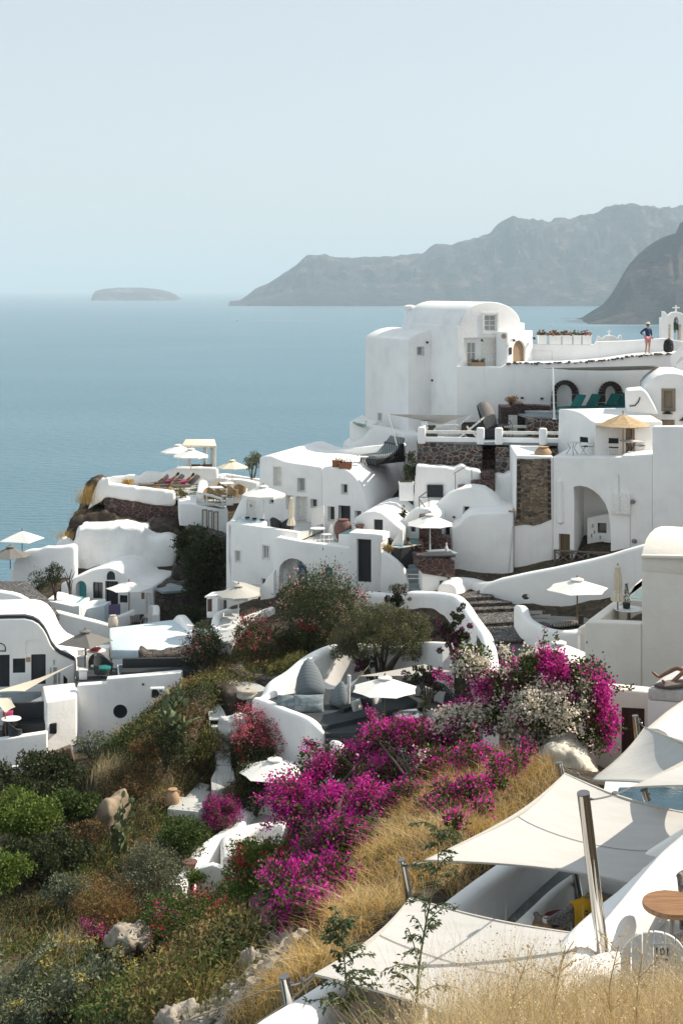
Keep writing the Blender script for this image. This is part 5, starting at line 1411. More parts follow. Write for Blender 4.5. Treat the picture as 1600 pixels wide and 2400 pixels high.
# ================================================================== K. foreground terraces with sails
def foreground():
 h=house('sail_terrace','sunken white terrace under the pale shade sails, with thick rounded walls','terrace',at=(4,21,99.5))
 zl=99.45
 pathwall(h,[(1030,2136,21.7),(1056,2121,22.3),(1120,2072,23.2),(1184,2026,24.3),(1290,1952,26),(1400,1885,28)],.42,1.6,M['plaster'],'outer_wall',rnd=.14)
 f=rows_at(zl,[(1090,2215),(1640,2260),(1640,1900),(1400,1895),(1200,2040),(1080,2128)])
 floor(h,f,'floor',M['floor_grey'],.4)
 pathwall(h,[(1195,2185,21.4),(1222,2160,21.9),(1268,2117,22.9),(1305,2082,23.8),(1340,2056,24.5),(1362,2044,25),(1400,2046,25.1),(1500,2062,24.6)],.3,1.2,M['plaster'],'inner_wall',rnd=.13)
 pathwall(h,[(1290,2330,17.4),(1322,2268,18.2),(1348,2215,18.9),(1378,2172,19.5),(1425,2128,20.0),(1482,2082,20.6),(1540,2030,21.3),(1600,1976,22.1),(1700,1890,23.6)],.62,2.0,M['plaster'],'divider_wall',rnd=.3)
 pathwall(h,[(1210,2350,16.9),(1260,2330,17.3),(1320,2300,17.7),(1390,2252,18.1),(1440,2236,18.3),(1455,2245,18.2),(1462,2290,17.9)],.5,2.4,M['plaster'],'gate_wall',rnd=.24)
 zr=100.75
 f=rows_at(zr,[(1440,2420),(1900,2420),(1900,2010),(1600,2010),(1500,2105)])
 floor(h,f,'upper_floor',M['floor_pale'],.4)
 block(h,PL(1560,23.2,-62),[(1500,2300),(1500,2000),(1562,1960),(1660,1900),(1660,2300)],.3,M['plaster'],'side_wall',bevel=.1)
 o=pathwall(None,[(600,2440,15.2),(640,2400,15.9),(700,2362,16.7),(760,2325,17.5),(860,2260,18.8),(960,2190,20.2)],.55,2.2,M['plaster'],'parapet_wall',rnd=.18,org=W(700,2362,16.7))
 solo(o,'white parapet wall running under the nearest shade sail','wall')
 t=house('sail_pool','blue plunge pool glimpsed between the shade sails','pool',at=(6,28,99))
 f=rows_at(98.9,[(1440,1900),(1760,1920),(1760,1845),(1450,1845)])
 MB().prism(f,(0,0,-.4)).build('water',M['pool_blue'],t)
 f=rows_at(98.88,[(1400,1930),(1800,1950),(1800,1820),(1420,1820)])
 MB().prism(f,(0,0,-.6)).build('pool_rim',M['plaster'],t)
 o=MB()
 pts=R('S5',[(770,800),(820,742),(860,706),(905,684),(945,684),(985,708),(1020,750),(1070,790),(1110,840),(1110,960),(770,960)])
 Hp=PL(r1('S5',940,0)[0],33.9,-8)
 o=lumpy(None,'plastered_mound',Hp,pts,2.4,mat_noise('old_lime',(.44,.39,.31),(.62,.57,.48),2.6,.95,.9,.06,8,.1,(.70,.66,.58)),.08,.16,2.0)
 solo(o,'weathered pale plastered mound beneath the big bougainvillea','wall')
 def sail(corners,label,sag,n=16,curve=.10,seam=None):
  c=[W(*q)for q in corners]
  org=sum(c,Vector())/len(c)
  t=thing('shade_sail',label,'shade sail',org,'pale shade sails over the terraces')
  rows=[]
  cen=org
  for i in range(n+1):
   u=i/n;row=[]
   for j in range(n+1):
    v=j/n
    p=(c[0]*(1-u)+c[1]*u)*(1-v)+(c[3]*(1-u)+c[2]*u)*v
    eu=4*u*(1-u);ev=4*v*(1-v)
    k=curve*(eu*(1-ev)*(abs(v-.5)*2)**2+ev*(1-eu)*(abs(u-.5)*2)**2)
    p=p+(cen-p)*k
    p.z-=sag*eu*ev
    row.append(p)
   rows.append(row)
  MB().slab(rows,.012).build('cloth',M['sail'],t,smooth=60)
  e=MB()
  ringp=rows[0]+[r[-1]for r in rows[1:]]+rows[-1][-2::-1]+[r[0]for r in rows[-2:0:-1]]
  for part in(rows[0],[r[-1]for r in rows],rows[-1],[r[0]for r in rows]):
   rr2=[[p+(cen-p).normalized()*.004+Vector((0,0,.01)),p+(cen-p).normalized()*.07+Vector((0,0,.01))]for p in part]
   e.slab(rr2,.03)
  e.build('hem',M['canvas_grey'],t)
  if seam is not None:
   s=MB();u=seam;i=int(u*n)
   rr2=[[p+Vector((0,0,.014)),p+(rows[i+1][k]-p).normalized()*.02+Vector((0,0,.014))]for k,p in enumerate(rows[i])]
   s.slab(rr2,.004);s.build('seam',M['steel_grey'],t)
  return t
 sail([(735,2284,17.2),(960,2103,21.6),(1385,2192,19.8),(1250,2470,14.0)],'nearest pale shade sail, corner rising by the dry grass slope',.12,seam=.5)
 sail([(995,2016,21.6),(1323,1812,27.2),(1660,1915,26),(1545,2086,21.4)],'broadest pale shade sail, stretched from the grassy slope across the terrace',.25,seam=.5,curve=.13)
 sail([(1476,1846,21.8),(1700,1725,27.5),(1740,1790,25),(1720,1848,20)],'white shade sail wired to the tall polished post',.1)
 sail([(1509,1704,30.6),(1720,1765,25.5),(1640,1852,24.6),(1382,1829,28.2)],'grey-shadowed shade sail with its tip at the farthest post',.2)
 def post(top,bot,r,label,Yt,Yb=None):
  a,b_=W(*top,Yt),W(*bot,Yb or Yt)
  t=thing('sail_post',label,'post',b_,'polished steel sail posts')
  MB().tube([b_,a],r,20).build('tube',M['chrome'],t)
  d=(a-b_).normalized()
  MB().tube([a-d*.005,a+d*.012],r*1.02,20).build('cap',M['steel_grey'],t)
  k=MB();k.tube([a+Vector((r,0,-.06)),a+Vector((r+.05,-.02,-.07))],.012,6);k.build('eye_bolt',M['steel_grey'],t)
  return a
 T1=post((1366,1860),(1413,2245),.082,'tallest polished steel post leaning over the divider wall',18.6,18.9)
 T2=post((941,2016),(962,2125),.06,'leaning steel post on the dry grass slope, splashed with paint',21.7)
 T3=post((1309,1788),(1322,1850),.066,'short steel post below the plastered mound',27.4)
 T4=post((1487,1678),(1500,1790),.068,'farthest steel post in front of the dark red door',31.0)
 T5=post((666,2290),(690,2420),.064,'steel post at the grassy edge beside the nearest sail',17.0)
 T6=post((1345,2030),(1358,2105),.07,'dark steel post standing in the shade under the broadest sail',24.2)
 T7=post((1508,1852),(1516,1876),.07,'stub of steel post at the edge of the plunge pool',27.0)
 def wire(a,b_,label,sag=.03,r=.012):
  a,b_=Vector(a),Vector(b_)
  p=[a.lerp(b_,k/8)-Vector((0,0,sag*4*(k/8)*(1-k/8)))for k in range(9)]
  o=MB().tube(p,r,6).build('wire',M['steel_grey'],org=a)
  q=a.lerp(b_,.55)
  MB().tube([a.lerp(b_,.5),q,a.lerp(b_,.62)],[.012,.028,.012],8).build('turnbuckle',M['steel_grey'],o,org=a).location=(0,0,0)
  solo(o,label,'wire','sail rigging wires')
 wire(T1+Vector((.1,0,-.08)),W(1476,1846,21.8),'wire from the tallest post to the white sail corner')
 wire(T5+Vector((.06,0,-.1)),W(735,2284,17.2),'wire from the grassy-edge post to the nearest sail')
 wire(T2+Vector((.06,0,-.1)),W(995,2016,21.6),'short wire from the paint-splashed post to the broadest sail')
 wire(T3+Vector((.06,0,-.05)),W(1382,1829,28.2),'wire pair from the short post to the grey-shadowed sail')
 wire(T4+Vector((.06,0,-.06)),W(1509,1704,30.6),'wire from the farthest post to the grey sail tip')
 return zl,zr
Z_FL,Z_FR=foreground()
do_cuts()
# ================================================================== L. hillside
def VY(py,z=90.5):return(CZ-z)*F/(py-HZ)
CTRL=[(900,2010,26.5),(1000,1950,27.5),(1150,1850,31),(1250,1790,33.5),(1120,1960,26.5),(850,2080,25),(740,2180,23.5),(640,2260,22),(560,2320,22),(480,2390,22),
(740,2330,18.2),(640,2400,18.2),(820,2240,20.5),(930,2150,22),(700,2080,31),(760,1960,34),(800,1880,37),(880,1800,40),(950,1760,42),(400,1730,56.5),(480,1650,58.8),(430,1622,61.2),(385,1665,61.0),(340,1712,60.6),(250,1765,60.0),
(640,1520,65.5),(600,1560,63.4),(740,1470,66),(820,1440,66.6),(560,1480,67.5),(660,1610,61.0),(760,1575,63.0),(450,1500,70),(500,1440,73),]+[(px,py,VY(py,z))for px,py,z in((0,1850,90.2),(100,1850,90.2),(200,1850,90.4),(300,1830,91.2),(0,1950,89.8),(130,1950,89.8),(250,1930,90.2),(330,1900,90.6),(430,1880,90.4),(480,1790,91.0),
(0,2080,90),(150,2080,89.9),(290,2060,90.0),(0,2220,90.6),(150,2220,90.4),(300,2200,90.3),(430,2150,89.9),(450,2010,89.6),(520,1900,89.6),(600,1880,89.6),(560,1990,89.2),(500,2060,89.3),(620,2000,89.4),(570,1790,90.6),(640,1800,90.4),
(0,2390,91.4),(150,2390,91.2),(300,2380,91.2),(420,2300,91.0),(520,2200,90.6),(600,2100,90.6))]
CW=[(0,55,90.0),(3,58,90.5),(6,58,90.5),(6,52,91),(9,47,94),(5,46,94.0),(8,38,96.8),(11,37,96.5),(14,40,97),(10,44,94),(12,50,94.5),(10,60,94.2),(7,64,94.9),(13,58,94.0),(4,66.5,95.5),(0,70,95),(-4,71,94.5),(-7,74,93),(8,70,96),(14,66,97),(18,62,98),(20,52,98),(20,42,99),
(4,76,98),(9,78,98.8),(0,80,98),(-4,82,96),(15,76,99),(10,84,101.5),(15,84,102),(20,82,102.5),(6,88,100),(26,84,103),(30,60,102),(30,40,103),(30,20,105),
(-12,64,89.6),(-9,66,90.2),(-14,70,90.0),(-12,75,90.2),(-16,80,90.2),(-19,78,90.0),(-13,82,90.2),(-9,79,90.2),(-10.5,82,90.2),(-9.5,85,91.5),(-7.5,83,91.5),(-14,90,94.5),(-18,92,93.0),(-12,95,95.5),(-8,92,95.0),
(-15,99,95.0),(-8,99,95.5),(-3,98,95),(-1,92,96),(-4,88,95),(3,94,96),(-21,92,88),(-23,84,89.5),(-24,74,88),(-22,66,86.5),(-20,56,85.5),(-19,46,85),(-17,36,86),(-14,28,88),(-10,20,93),(-7,12,97.5),(-4,6,102.0),
(-32,90,70),(-34,75,68),(-33,55,66),(-30,40,70),(-24,25,76),(-18,8,86),(-55,80,20),(-55,50,18),(-48,25,25),(-40,0,40),(-85,80,-10),(-85,40,-10),(-80,0,-10),(-105,100,-10),(-105,20,-10),
(-26,104,75),(-15,108,76),(-5,110,80),(8,108,86),(20,108,88),(35,108,92),(-30,125,20),(-10,128,25),(10,130,30),(30,130,40),(-40,150,-10),(-10,152,-10),(20,152,-10),(45,150,-10),(45,90,104),(45,40,107),(45,0,109),
(1,18,99.0),(3,21,98.3),(6,22,98.0),(9,24,98.2),(5,27,98.0),(9,30,98.2),(14,28,99),(6,18.5,99.4),(4,17,99.6),(7,16.0,99.6),(12,20,100),(.4,12.5,102.2),(1.5,12.2,103.2),(3,12.4,103.3),(5,12.6,103.4),(-1.5,13,101),(0,8,104.9),(1.5,10.6,104.4),(3,10.6,104.5),(5,10.6,104.6),(1.2,9,104.9),(2.5,9,105.05),(4,9,105.1),(2.5,7.5,105.6),(3,6,106.3),(6,7,106.0),(0,3,107.9),(4,2,108.2),(10,8,107),(0,-5,109),(8,-5,109),(-8,-5,104),
]
def terrain():
 pts=[tuple(W(*c))for c in CTRL]+CW
 P=np.array(pts,float)
 def phi(d):return-np.sqrt(d*d+1.2)
 D=np.sqrt(((P[:,None,:2]-P[None,:,:2])**2).sum(-1))
 n=len(P)
 A=np.zeros((n+3,n+3));A[:n,:n]=phi(D)-np.eye(n)*.02;A[:n,n]=1;A[:n,n+1:]=P[:,:2];A[n,:n]=1;A[n+1:,:n]=P[:,:2].T
 w=np.linalg.solve(A,np.concatenate([P[:,2],[0,0,0]]))
 def H(x,y):
  x=np.asarray(x,float);y=np.asarray(y,float)
  d=np.sqrt((x[...,None]-P[:,0])**2+(y[...,None]-P[:,1])**2)
  return phi(d)@w[:n]+w[n]+w[n+1]*x+w[n+2]*y
 return H
HGT=terrain()
def mat_ground():
 m,nt,bs=nodes_of('scrubby_ground')
 t=tex(nt,'Noise',0.5,7,0.65);t2=tex(nt,'Noise',3.2,6,0.7);v=tex(nt,'Voronoi',3.0);v.inputs['Randomness'].default_value=1
 c=ramp(nt,t.outputs['Fac'],[(0.33,(.03,.024,.017)),(0.5,(.06,.047,.032)),(0.68,(.13,.10,.065))])
 c2=ramp(nt,t2.outputs['Fac'],[(0.4,(.03,.025,.018)),(0.66,(.15,.122,.092))])
 col=mixc(nt,c,c2,0.5)
 st=ramp(nt,v.outputs['Distance'],[(0.10,(1,1,1)),(0.17,(0,0,0))])
 f2=nt.nodes.new('ShaderNodeMath');f2.operation='MULTIPLY'
 nt.links.new(st,f2.inputs[0]);nt.links.new(t.outputs['Fac'],f2.inputs[1])
 col=mixc(nt,col,(.33,.28,.225),f2.outputs[0])
 nt.links.new(col,bs.inputs['Base Color']);bs.inputs['Roughness'].default_value=0.95;bs.inputs['Specular IOR Level'].default_value=.15
 bump(nt,bs,t2.outputs['Fac'],0.9,0.12)
 return m
def build_terrain():
 xs=np.concatenate([np.linspace(-110,-30,60),np.arange(-29.5,28,.42),np.linspace(28.5,50,24)])
 ys=np.concatenate([np.arange(-8,106,.45),np.linspace(106.5,160,40)])
 X,Y=np.meshgrid(xs,ys)
 Z=np.empty_like(X)
 for i in range(len(ys)):Z[i]=HGT(X[i],Y[i])
 nz=np.array([[mnoise.fractal(Vector((x*.55,y*.55,2.0)),.9,2.1,5)for x in xs]for y in ys])
 nb=np.array([[mnoise.fractal(Vector((x*.12,y*.12,7.0)),.9,2.1,4)for x in xs]for y in ys])
 far=np.clip((98-Z)/60,0,1)
 Z=Z+nz*(.13+far*.8)+nb*far*6
 Z=np.maximum(Z,-12)
 nx=len(xs)
 v=np.stack([X.ravel(),Y.ravel(),Z.ravel()],1)
 idx=np.arange(len(v)).reshape(X.shape)
 q=np.stack([idx[:-1,:-1].ravel(),idx[:-1,1:].ravel(),idx[1:,1:].ravel(),idx[1:,:-1].ravel()],1)
 me=bpy.data.meshes.new('hillside');me.from_pydata(v.tolist(),[],q.tolist());me.materials.append(mat_ground());me.shade_smooth()
 o=bpy.data.objects.new('hillside',me);COL.objects.link(o)
 tag(o,'steep scrubby caldera hillside falling to the sea','hillside',kind='structure')
build_terrain()
def YG(px,py,far=130.0):
 """distance at which the ground shows at a picture point"""
 y=np.arange(6.0,far,.15);x=(px-800)/F*y;z=CZ-(py-HZ)/F*y
 k=np.nonzero(z<=HGT(x,y))[0]
 return float(y[k[0]])if len(k)else far
def gz(x,y):return float(HGT(np.array([x]),np.array([y]))[0])
# ================================================================== M. plants
def mat_leaf(name,cols,rough=.6,trans=.25):
 m=bpy.data.materials.new(name);m.use_nodes=True
 nt=m.node_tree
 for n in list(nt.nodes):nt.nodes.remove(n)
 out=nt.nodes.new('ShaderNodeOutputMaterial');g=nt.nodes.new('ShaderNodeNewGeometry')
 r=ramp(nt,g.outputs['Random Per Island'],[(i/(len(cols)-1),c)for i,c in enumerate(cols)])
 d=nt.nodes.new('ShaderNodeBsdfPrincipled');d.inputs['Roughness'].default_value=rough;d.inputs['Specular IOR Level'].default_value=.25
 t=nt.nodes.new('ShaderNodeBsdfTranslucent');mx=nt.nodes.new('ShaderNodeMixShader');mx.inputs[0].default_value=trans
 nt.links.new(r,d.inputs['Base Color']);nt.links.new(r,t.inputs['Color'])
 nt.links.new(d.outputs[0],mx.inputs[1]);nt.links.new(t.outputs[0],mx.inputs[2]);nt.links.new(mx.outputs[0],out.inputs['Surface'])
 return m
L_={}
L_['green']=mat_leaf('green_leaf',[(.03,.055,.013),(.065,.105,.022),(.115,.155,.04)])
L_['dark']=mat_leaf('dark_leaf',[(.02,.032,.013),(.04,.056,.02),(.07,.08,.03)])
L_['bright']=mat_leaf('bright_leaf',[(.055,.10,.014),(.11,.17,.027),(.19,.24,.055)])
L_['olive']=mat_leaf('olive_leaf',[(.06,.068,.032),(.12,.125,.06),(.21,.20,.10)])
L_['sage']=mat_leaf('sage_leaf',[(.085,.10,.06),(.16,.17,.105),(.26,.26,.17)])
L_['oleander']=mat_leaf('oleander_leaf',[(.03,.048,.018),(.06,.085,.03),(.13,.13,.05)])
L_['grey']=mat_leaf('grey_green_leaf',[(.085,.105,.065),(.15,.175,.11),(.24,.26,.17)])
L_['bougleaf']=mat_leaf('bougainvillea_leaf',[(.03,.05,.012),(.065,.10,.02),(.14,.17,.035)])
L_['rust']=mat_leaf('rusty_dry_leaf',[(.12,.065,.025),(.22,.12,.045),(.30,.18,.075)])
L_['magenta']=mat_leaf('magenta_bract',[(.50,.014,.25),(.68,.03,.37),(.78,.09,.46)],.7,.5)
L_['purple']=mat_leaf('purple_and_shaded_bract',[(.27,.007,.17),(.42,.012,.25),(.58,.025,.33)],.7,.45)  # purple flowers; also magenta ones coloured as if in shadow
L_['white']=mat_leaf('cream_white_bract',[(.74,.65,.53),(.84,.77,.66),(.90,.86,.77)],.7,.5)
L_['pink']=mat_leaf('pink_petal',[(.50,.07,.14),(.66,.13,.21),(.72,.26,.30)],.7,.45)
L_['redpink']=mat_leaf('red_petal',[(.45,.01,.05),(.60,.025,.08),(.62,.08,.12)],.7,.3)
L_['yellow']=mat_leaf('yellow_flower',[(.55,.34,.02),(.68,.46,.04),(.72,.56,.12)],.7,.3)
L_['palepink']=mat_leaf('pale_pink_petal',[(.60,.28,.28),(.72,.42,.38),(.75,.55,.48)],.7,.3)
L_['straw']=mat_leaf('dry_grass_blade',[(.32,.19,.055),(.56,.36,.12),(.72,.52,.22)],.8,.3)
L_['straw_pale']=mat_leaf('pale_dry_stalk',[(.45,.33,.17),(.62,.49,.28),(.76,.64,.43)],.8,.3)
L_['brown']=mat_leaf('brown_dry_stalk',[(.075,.052,.026),(.15,.10,.046),(.26,.175,.08)],.8,.2)
L_['darkgrass']=mat_leaf('olive_grass_blade',[(.06,.068,.018),(.14,.14,.04),(.27,.235,.085)],.8,.25)
L_['wood']=mat_noise('bark',(.05,.04,.03),(.13,.105,.08),6,.95,.5)
L_['cactus']=mat_noise('cactus_pad',(.075,.11,.05),(.17,.20,.10),2.5,.7,.15)
def unit(v):return v/np.maximum(1e-9,np.linalg.norm(v,axis=-1,keepdims=True))
def leafmesh(name,P,size,mat,root=None,out=None,bias=0.6,aspect=0.5,up=0.25,org=(0,0,0)):
 """N separate leaf blades (kite quads) at P, pointing roughly along `out`"""
 P=np.asarray(P,float);n=len(P)
 s=np.broadcast_to(np.asarray(size,float),(n,)).copy()*rng.uniform(.6,1.3,n)
 d=rng.normal(size=(n,3))
 d=unit(d)*(1-bias)
 if out is not None:d=d+out*bias
 d[:,2]+=up*(rng.random(n)-.2)
 d=unit(d)
 x=unit(np.cross(d,unit(rng.normal(size=(n,3)))))
 w=(s*aspect*.5)[:,None]
 base=P;tip=P+d*s[:,None];mid=P+d*(s*.45)[:,None]
 fold=np.cross(d,x)*w*.35
 V=np.stack([base,mid+x*w+fold,tip,mid-x*w+fold],1).reshape(-1,3)
 o_=np.array(ORG[root]if root is not None else org,float)
 return quadmesh(name,V-o_,mat,root,org if root is None else None)
def quadmesh(name,V,mat,root=None,org=None,quads=None):
 n=len(V)//4
 me=bpy.data.meshes.new(name)
 me.vertices.add(len(V));me.vertices.foreach_set('co',V.astype(np.float32).ravel())
 if quads is None:quads=np.arange(n*4,dtype=np.int32)
 m=len(quads)//4
 me.loops.add(m*4);me.loops.foreach_set('vertex_index',quads.astype(np.int32))
 me.polygons.add(m);me.polygons.foreach_set('loop_start',np.arange(0,m*4,4,dtype=np.int32))
 me.materials.append(mat);me.update(calc_edges=True);me.validate()
 o=bpy.data.objects.new(name,me);COL.objects.link(o)
 if root is not None:
  o.parent=root;ORG[o]=ORG[root]
 else:
  o.location=org if org is not None else(0,0,0);ORG[o]=Vector(o.location)
 return o
def blades(name,P,h,width,lean,mat,root=None,org=(0,0,0),wind=(0.25,-0.1),seg=3):
 """grass blades: narrow tapering strips bending over"""
 P=np.asarray(P,float);n=len(P)
 h=np.broadcast_to(np.asarray(h,float),(n,))*rng.uniform(.5,1.25,n)
 a=rng.uniform(0,2*pi,n);L=rng.uniform(.1,1,n)*lean
 dx=np.cos(a)*L+wind[0]*lean;dy=np.sin(a)*L+wind[1]*lean
 b=rng.uniform(0,pi,n);wx=np.cos(b)*width/2;wy=np.sin(b)*width/2
 rows=[]
 for k in range(seg+1):
  t=k/seg
  c=P+np.stack([dx*h*t**2,dy*h*t**2,h*(t-.25*np.minimum(1,L)*t**2)],1)
  ww=(1-t*.85)
  o=np.stack([wx*ww,wy*ww,np.zeros(n)],1)
  rows.append(np.stack([c-o,c+o],1))
 V=np.stack(rows,1).reshape(-1,3)
 b0=(np.arange(n)*(seg+1)*2)[:,None]
 q=np.concatenate([b0+np.array([[2*k,2*k+1,2*k+3,2*k+2]])for k in range(seg)],1).reshape(-1)
 o_=np.array(ORG[root]if root is not None else org,float)
 return quadmesh(name,V-o_,mat,root,org if root is None else None,q)
def crown(c,rad,ncl,seed,lo=.32,hi=.55,hollow=.55):
 r=np.random.default_rng(seed)
 u=unit(r.normal(size=(ncl,3)));k=r.uniform(hollow,1,ncl)[:,None]**.7
 C=np.array(c)+u*k*(np.array(rad)*(1-lo*.9))
 R_=r.uniform(lo,hi,ncl)*min(rad)
 return C,R_
def crown_pts(C,R_,n,shell=.5,flat=.85):
 w=R_**2/(R_**2).sum()
 k=rng.choice(len(C),n,p=w)
 u=unit(rng.normal(size=(n,3)))
 P=C[k]+u*(R_[k]*(shell+(1-shell)*rng.random(n)**.6))[:,None]*np.array([1,1,flat])
 return P,u,k
def flower_pts(C,R_,n,patch,seed,up=0.15,thr=0.0,per=9,spread=.12,only=None):
 """flower heads gathered in patches on the outside of the clumps, facing the light"""
 w=R_**2/(R_**2).sum()
 k=rng.choice(len(C),n*6,p=w)
 u=unit(rng.normal(size=(n*6,3)))
 P=C[k]+u*(R_[k]*rng.uniform(.9,1.12,n*6))[:,None]
 keep=[i for i in range(len(P))if mnoise.noise(Vector(P[i]*patch+seed))>thr and u[i,2]>-up*4 and(only is None or only(P[i]))][:n]
 P,u=P[keep],u[keep]
 Q=np.repeat(P,per,0)+rng.normal(size=(len(P)*per,3))*spread
 return Q,np.repeat(u,per,0)
def stems(root,base,C,k,r0=.05,mat=None,name='trunk',taper=.25,wig=.1):
 b=MB();base=Vector(base)
 for i in range(min(k,len(C))):
  e=Vector(C[i]);m1=base.lerp(e,.45)+Vector((random.uniform(-wig,wig),random.uniform(-wig,wig),random.uniform(0,wig)))*(e-base).length
  pts=smooth_line([base+Vector((random.uniform(-r0,r0),random.uniform(-r0,r0),-.2)),m1,e],5)
  b.tube(pts,[r0*(1-(1-taper)*j/(len(pts)-1))for j in range(len(pts))],6)
 return b.build(name,mat or L_['wood'],root)
def bush(name,label,cat,px,py,Y,w,h,leaf='green',n=3000,size=.09,ncl=14,flowers=(),aspect=.45,depth=None,group=None,seed=1,stem=5,foliage='foliage',hollow=.28,aim=None,lo=.22,hi=.6,bias=.55,shell=.5,lobes=None):
 """px,py: foot of the plant in the picture; w,h in metres"""
 p=W(px,py,Y)
 d=depth or w*.8
 t=thing(name,label,cat,p,group)
 c=(p.x,p.y,p.z+h*.52)
 C,R_=crown(c,(w/2,d/2,h*.52),int(ncl*1.5),seed,lo,hi,hollow)
 if lobes:
  parts=[]
  for i,(lx,ly,lY,lw,lh)in enumerate(lobes):
   if lY is None:lY=YG(lx,ly+25)-.45
   q=W(lx,ly,lY);parts.append(crown((q.x,q.y,q.z),(lw/2,lw*.4,lh/2),max(6,ncl//len(lobes)),seed+11*i,lo,hi,hollow))
  C=np.concatenate([a_ for a_,_ in parts]);R_=np.concatenate([b_ for _,b_ in parts])
 P,u,k=crown_pts(C,R_,n,shell)
 m_=rng.random(len(P))<.16
 P[m_]+=u[m_]*(R_[k[m_]]*rng.uniform(.05,.75,m_.sum())**1.5)[:,None]*np.array([1,1,1.3])
 leafmesh(foliage,P,size,L_[leaf],t,u,bias,aspect)
 for fi,(fm,fn,patch,thr,fs,only)in enumerate(flowers):
  Q,fu=flower_pts(C,R_,fn,patch,Vector((seed*3.1+fi*7.7,fi*2.3,1)),thr=thr,spread=fs*1.3,only=only)
  if len(Q):leafmesh('blossom',Q,fs,L_[fm],t,fu,.35,.9)
 if stem:stems(t,(p.x,p.y,p.z),C,stem,.03+.01*h)
 return t,C,R_
def bushV(name,label,cat,px,py,Yold,w,h,*a,**k):
 Y=VY(py,k.pop('z',90.5));f=Y/Yold
 if len(a)>2:a=(a[0],int(a[1]*1.15),a[2]*(.5+.5*f))+a[3:]
 return bush(name,label,cat,px,py,Y,w*f,h*f,*a,**k)
def plants():
 bush('oleander_bush','large oleander below the blue door, dotted with pale pink flowers','bush',752,1500,65.3,4.4,3.4,'oleander',11000,.15,26,[('palepink',90,.7,.05,.075,None),('redpink',14,.7,.3,.07,None)],.28,seed=3)
 bush('oleander_bush','rusty red oleander at the foot of the grey parasol wall','bush',598,1552,63.4,2.2,2.3,'oleander',4200,.13,16,[('pink',60,.9,.02,.07,None),('redpink',26,.9,.1,.07,None)],.3,seed=5)
 bush('shrub','dark shrub with reddish and cream tips beside the patio house','bush',478,1590,64.2,2.0,2.5,'dark',4200,.13,15,[('palepink',34,.8,.05,.08,lambda p:p[0]<-6.2),('pink',18,.8,.1,.07,None)],.35,seed=6)
 bush('shrub','low rust-flowered shrub on the shady slope beneath the large oleander','bush',700,1520,64.0,2.6,1.1,'dark',3200,.12,14,[('redpink',26,1.1,.15,.06,None)],.4,seed=8)
 bush('shrub','dark sprawling shrub on the bank above the hammock wall','bush',700,1585,61.8,4.0,.9,'darkgrass',4200,.14,18,(),.3,seed=9)
 t=thing('olive_tree','silvery olive tree with a dense rounded crown over the hammock wall','tree',W(888,1590,61.0))
 p=W(888,1590,61.0)
 for_c=[(-1.15,0,2.0,1.1),(-.3,.2,2.5,1.15),(.6,0,2.45,1.0),(1.35,.1,2.1,.95),(-1.6,.1,1.3,.75),(.1,-.5,1.7,1.0),(1.2,-.3,1.35,.8),(-.7,-.5,1.35,.8),(1.75,.2,1.7,.6)]
 C=np.concatenate([crown((p.x+a,p.y+b,p.z+c),(r,r,r*.8),9,20+i)[0]for i,(a,b,c,r)in enumerate(for_c)])
 R_=np.concatenate([crown((0,0,0),(r,r,r*.8),9,20+i)[1]for i,(a,b,c,r)in enumerate(for_c)])
 P,u,k=crown_pts(C,R_,24000,.35)
 leafmesh('crown',P,.11,L_['olive'],t,u,.5,.32)
 stems(t,(p.x,p.y,p.z-.3),C[::9],9,.12,wig=.12)
 def pear(label,px,py,Y,n,s,seed):
  r=random.Random(seed)
  p=W(px,py,Y);t=thing('prickly_pear',label,'cactus',p)
  b=MB();tips=[(p+Vector((r.uniform(-.5,.5)*s,r.uniform(-.3,.3),-.1)),Vector((r.uniform(-.3,.3),0,1)).normalized(),.42*s)for _ in range(5)]
  cnt=0
  while tips and cnt<n:
   base,d,L=tips.pop(r.randrange(len(tips)));cnt+=1
   c=base+d*L*.5
   sd_=Vector((r.uniform(-1,1),r.uniform(-1,1),r.uniform(-.3,.3)));sd_=(sd_-d*sd_.dot(d)).normalized();nn=d.cross(sd_)
   ringv=[]
   rows=[]
   for q,th in((0,.0),(.5,.75),(1,1),(.5,.75),(0,0)):pass
   front,back=[],[]
   for k in range(12):
    a=2*pi*k/12
    e=c+d*(-cos(a))*L*.52+sd_*sin(a)*L*.34*(1.12-.2*cos(a))
    front.append(e)
   i0=len(b.v)
   b.v+=front+[c+nn*.035*s+Vector((0,0,0)),c-nn*.035*s]
   for k in range(12):
    j=(k+1)%12
    b.f.append([i0+k,i0+j,i0+12]);b.m.append(0);b.f.append([i0+j,i0+k,i0+13]);b.m.append(0)
   top=base+d*L
   for _ in range(r.choice((1,2,2,3))):
    nd=(d+sd_*r.uniform(-1.0,1.0)+nn*r.uniform(-.5,.5)+Vector((0,0,.25))).normalized()
    tips.append((top-d*L*.06+sd_*r.uniform(-.15,.15)*L,nd,L*r.uniform(.82,1.0)))
  b.build('pad',L_['cactus'],t,smooth=60,recalc=False)
  return t
 pear('tall prickly pear with pale pads beside the stair flight',440,1735,55.0,90,1.05,4)
 pear('shaded prickly pear sprawling below the amphora steps',270,1985,50.0,46,.95,9)
 bushV('shrub','rounded olive-green shrub right beside the stair flight','bush',476,1832,52.0,1.6,2.3,'darkgrass',4200,.11,14,(),.3,seed=12)
 bush('shrub','dark green shrub at the foot of the tall prickly pear','bush',385,1800,54.5,2.2,1.9,'dark',4000,.12,14,(),.4,seed=13)
 bush('shrub','rust and gold dried shrub below the prickly pear','bush',345,1800,55.5,1.7,1.2,'rust',2600,.1,12,(),.35,seed=14)
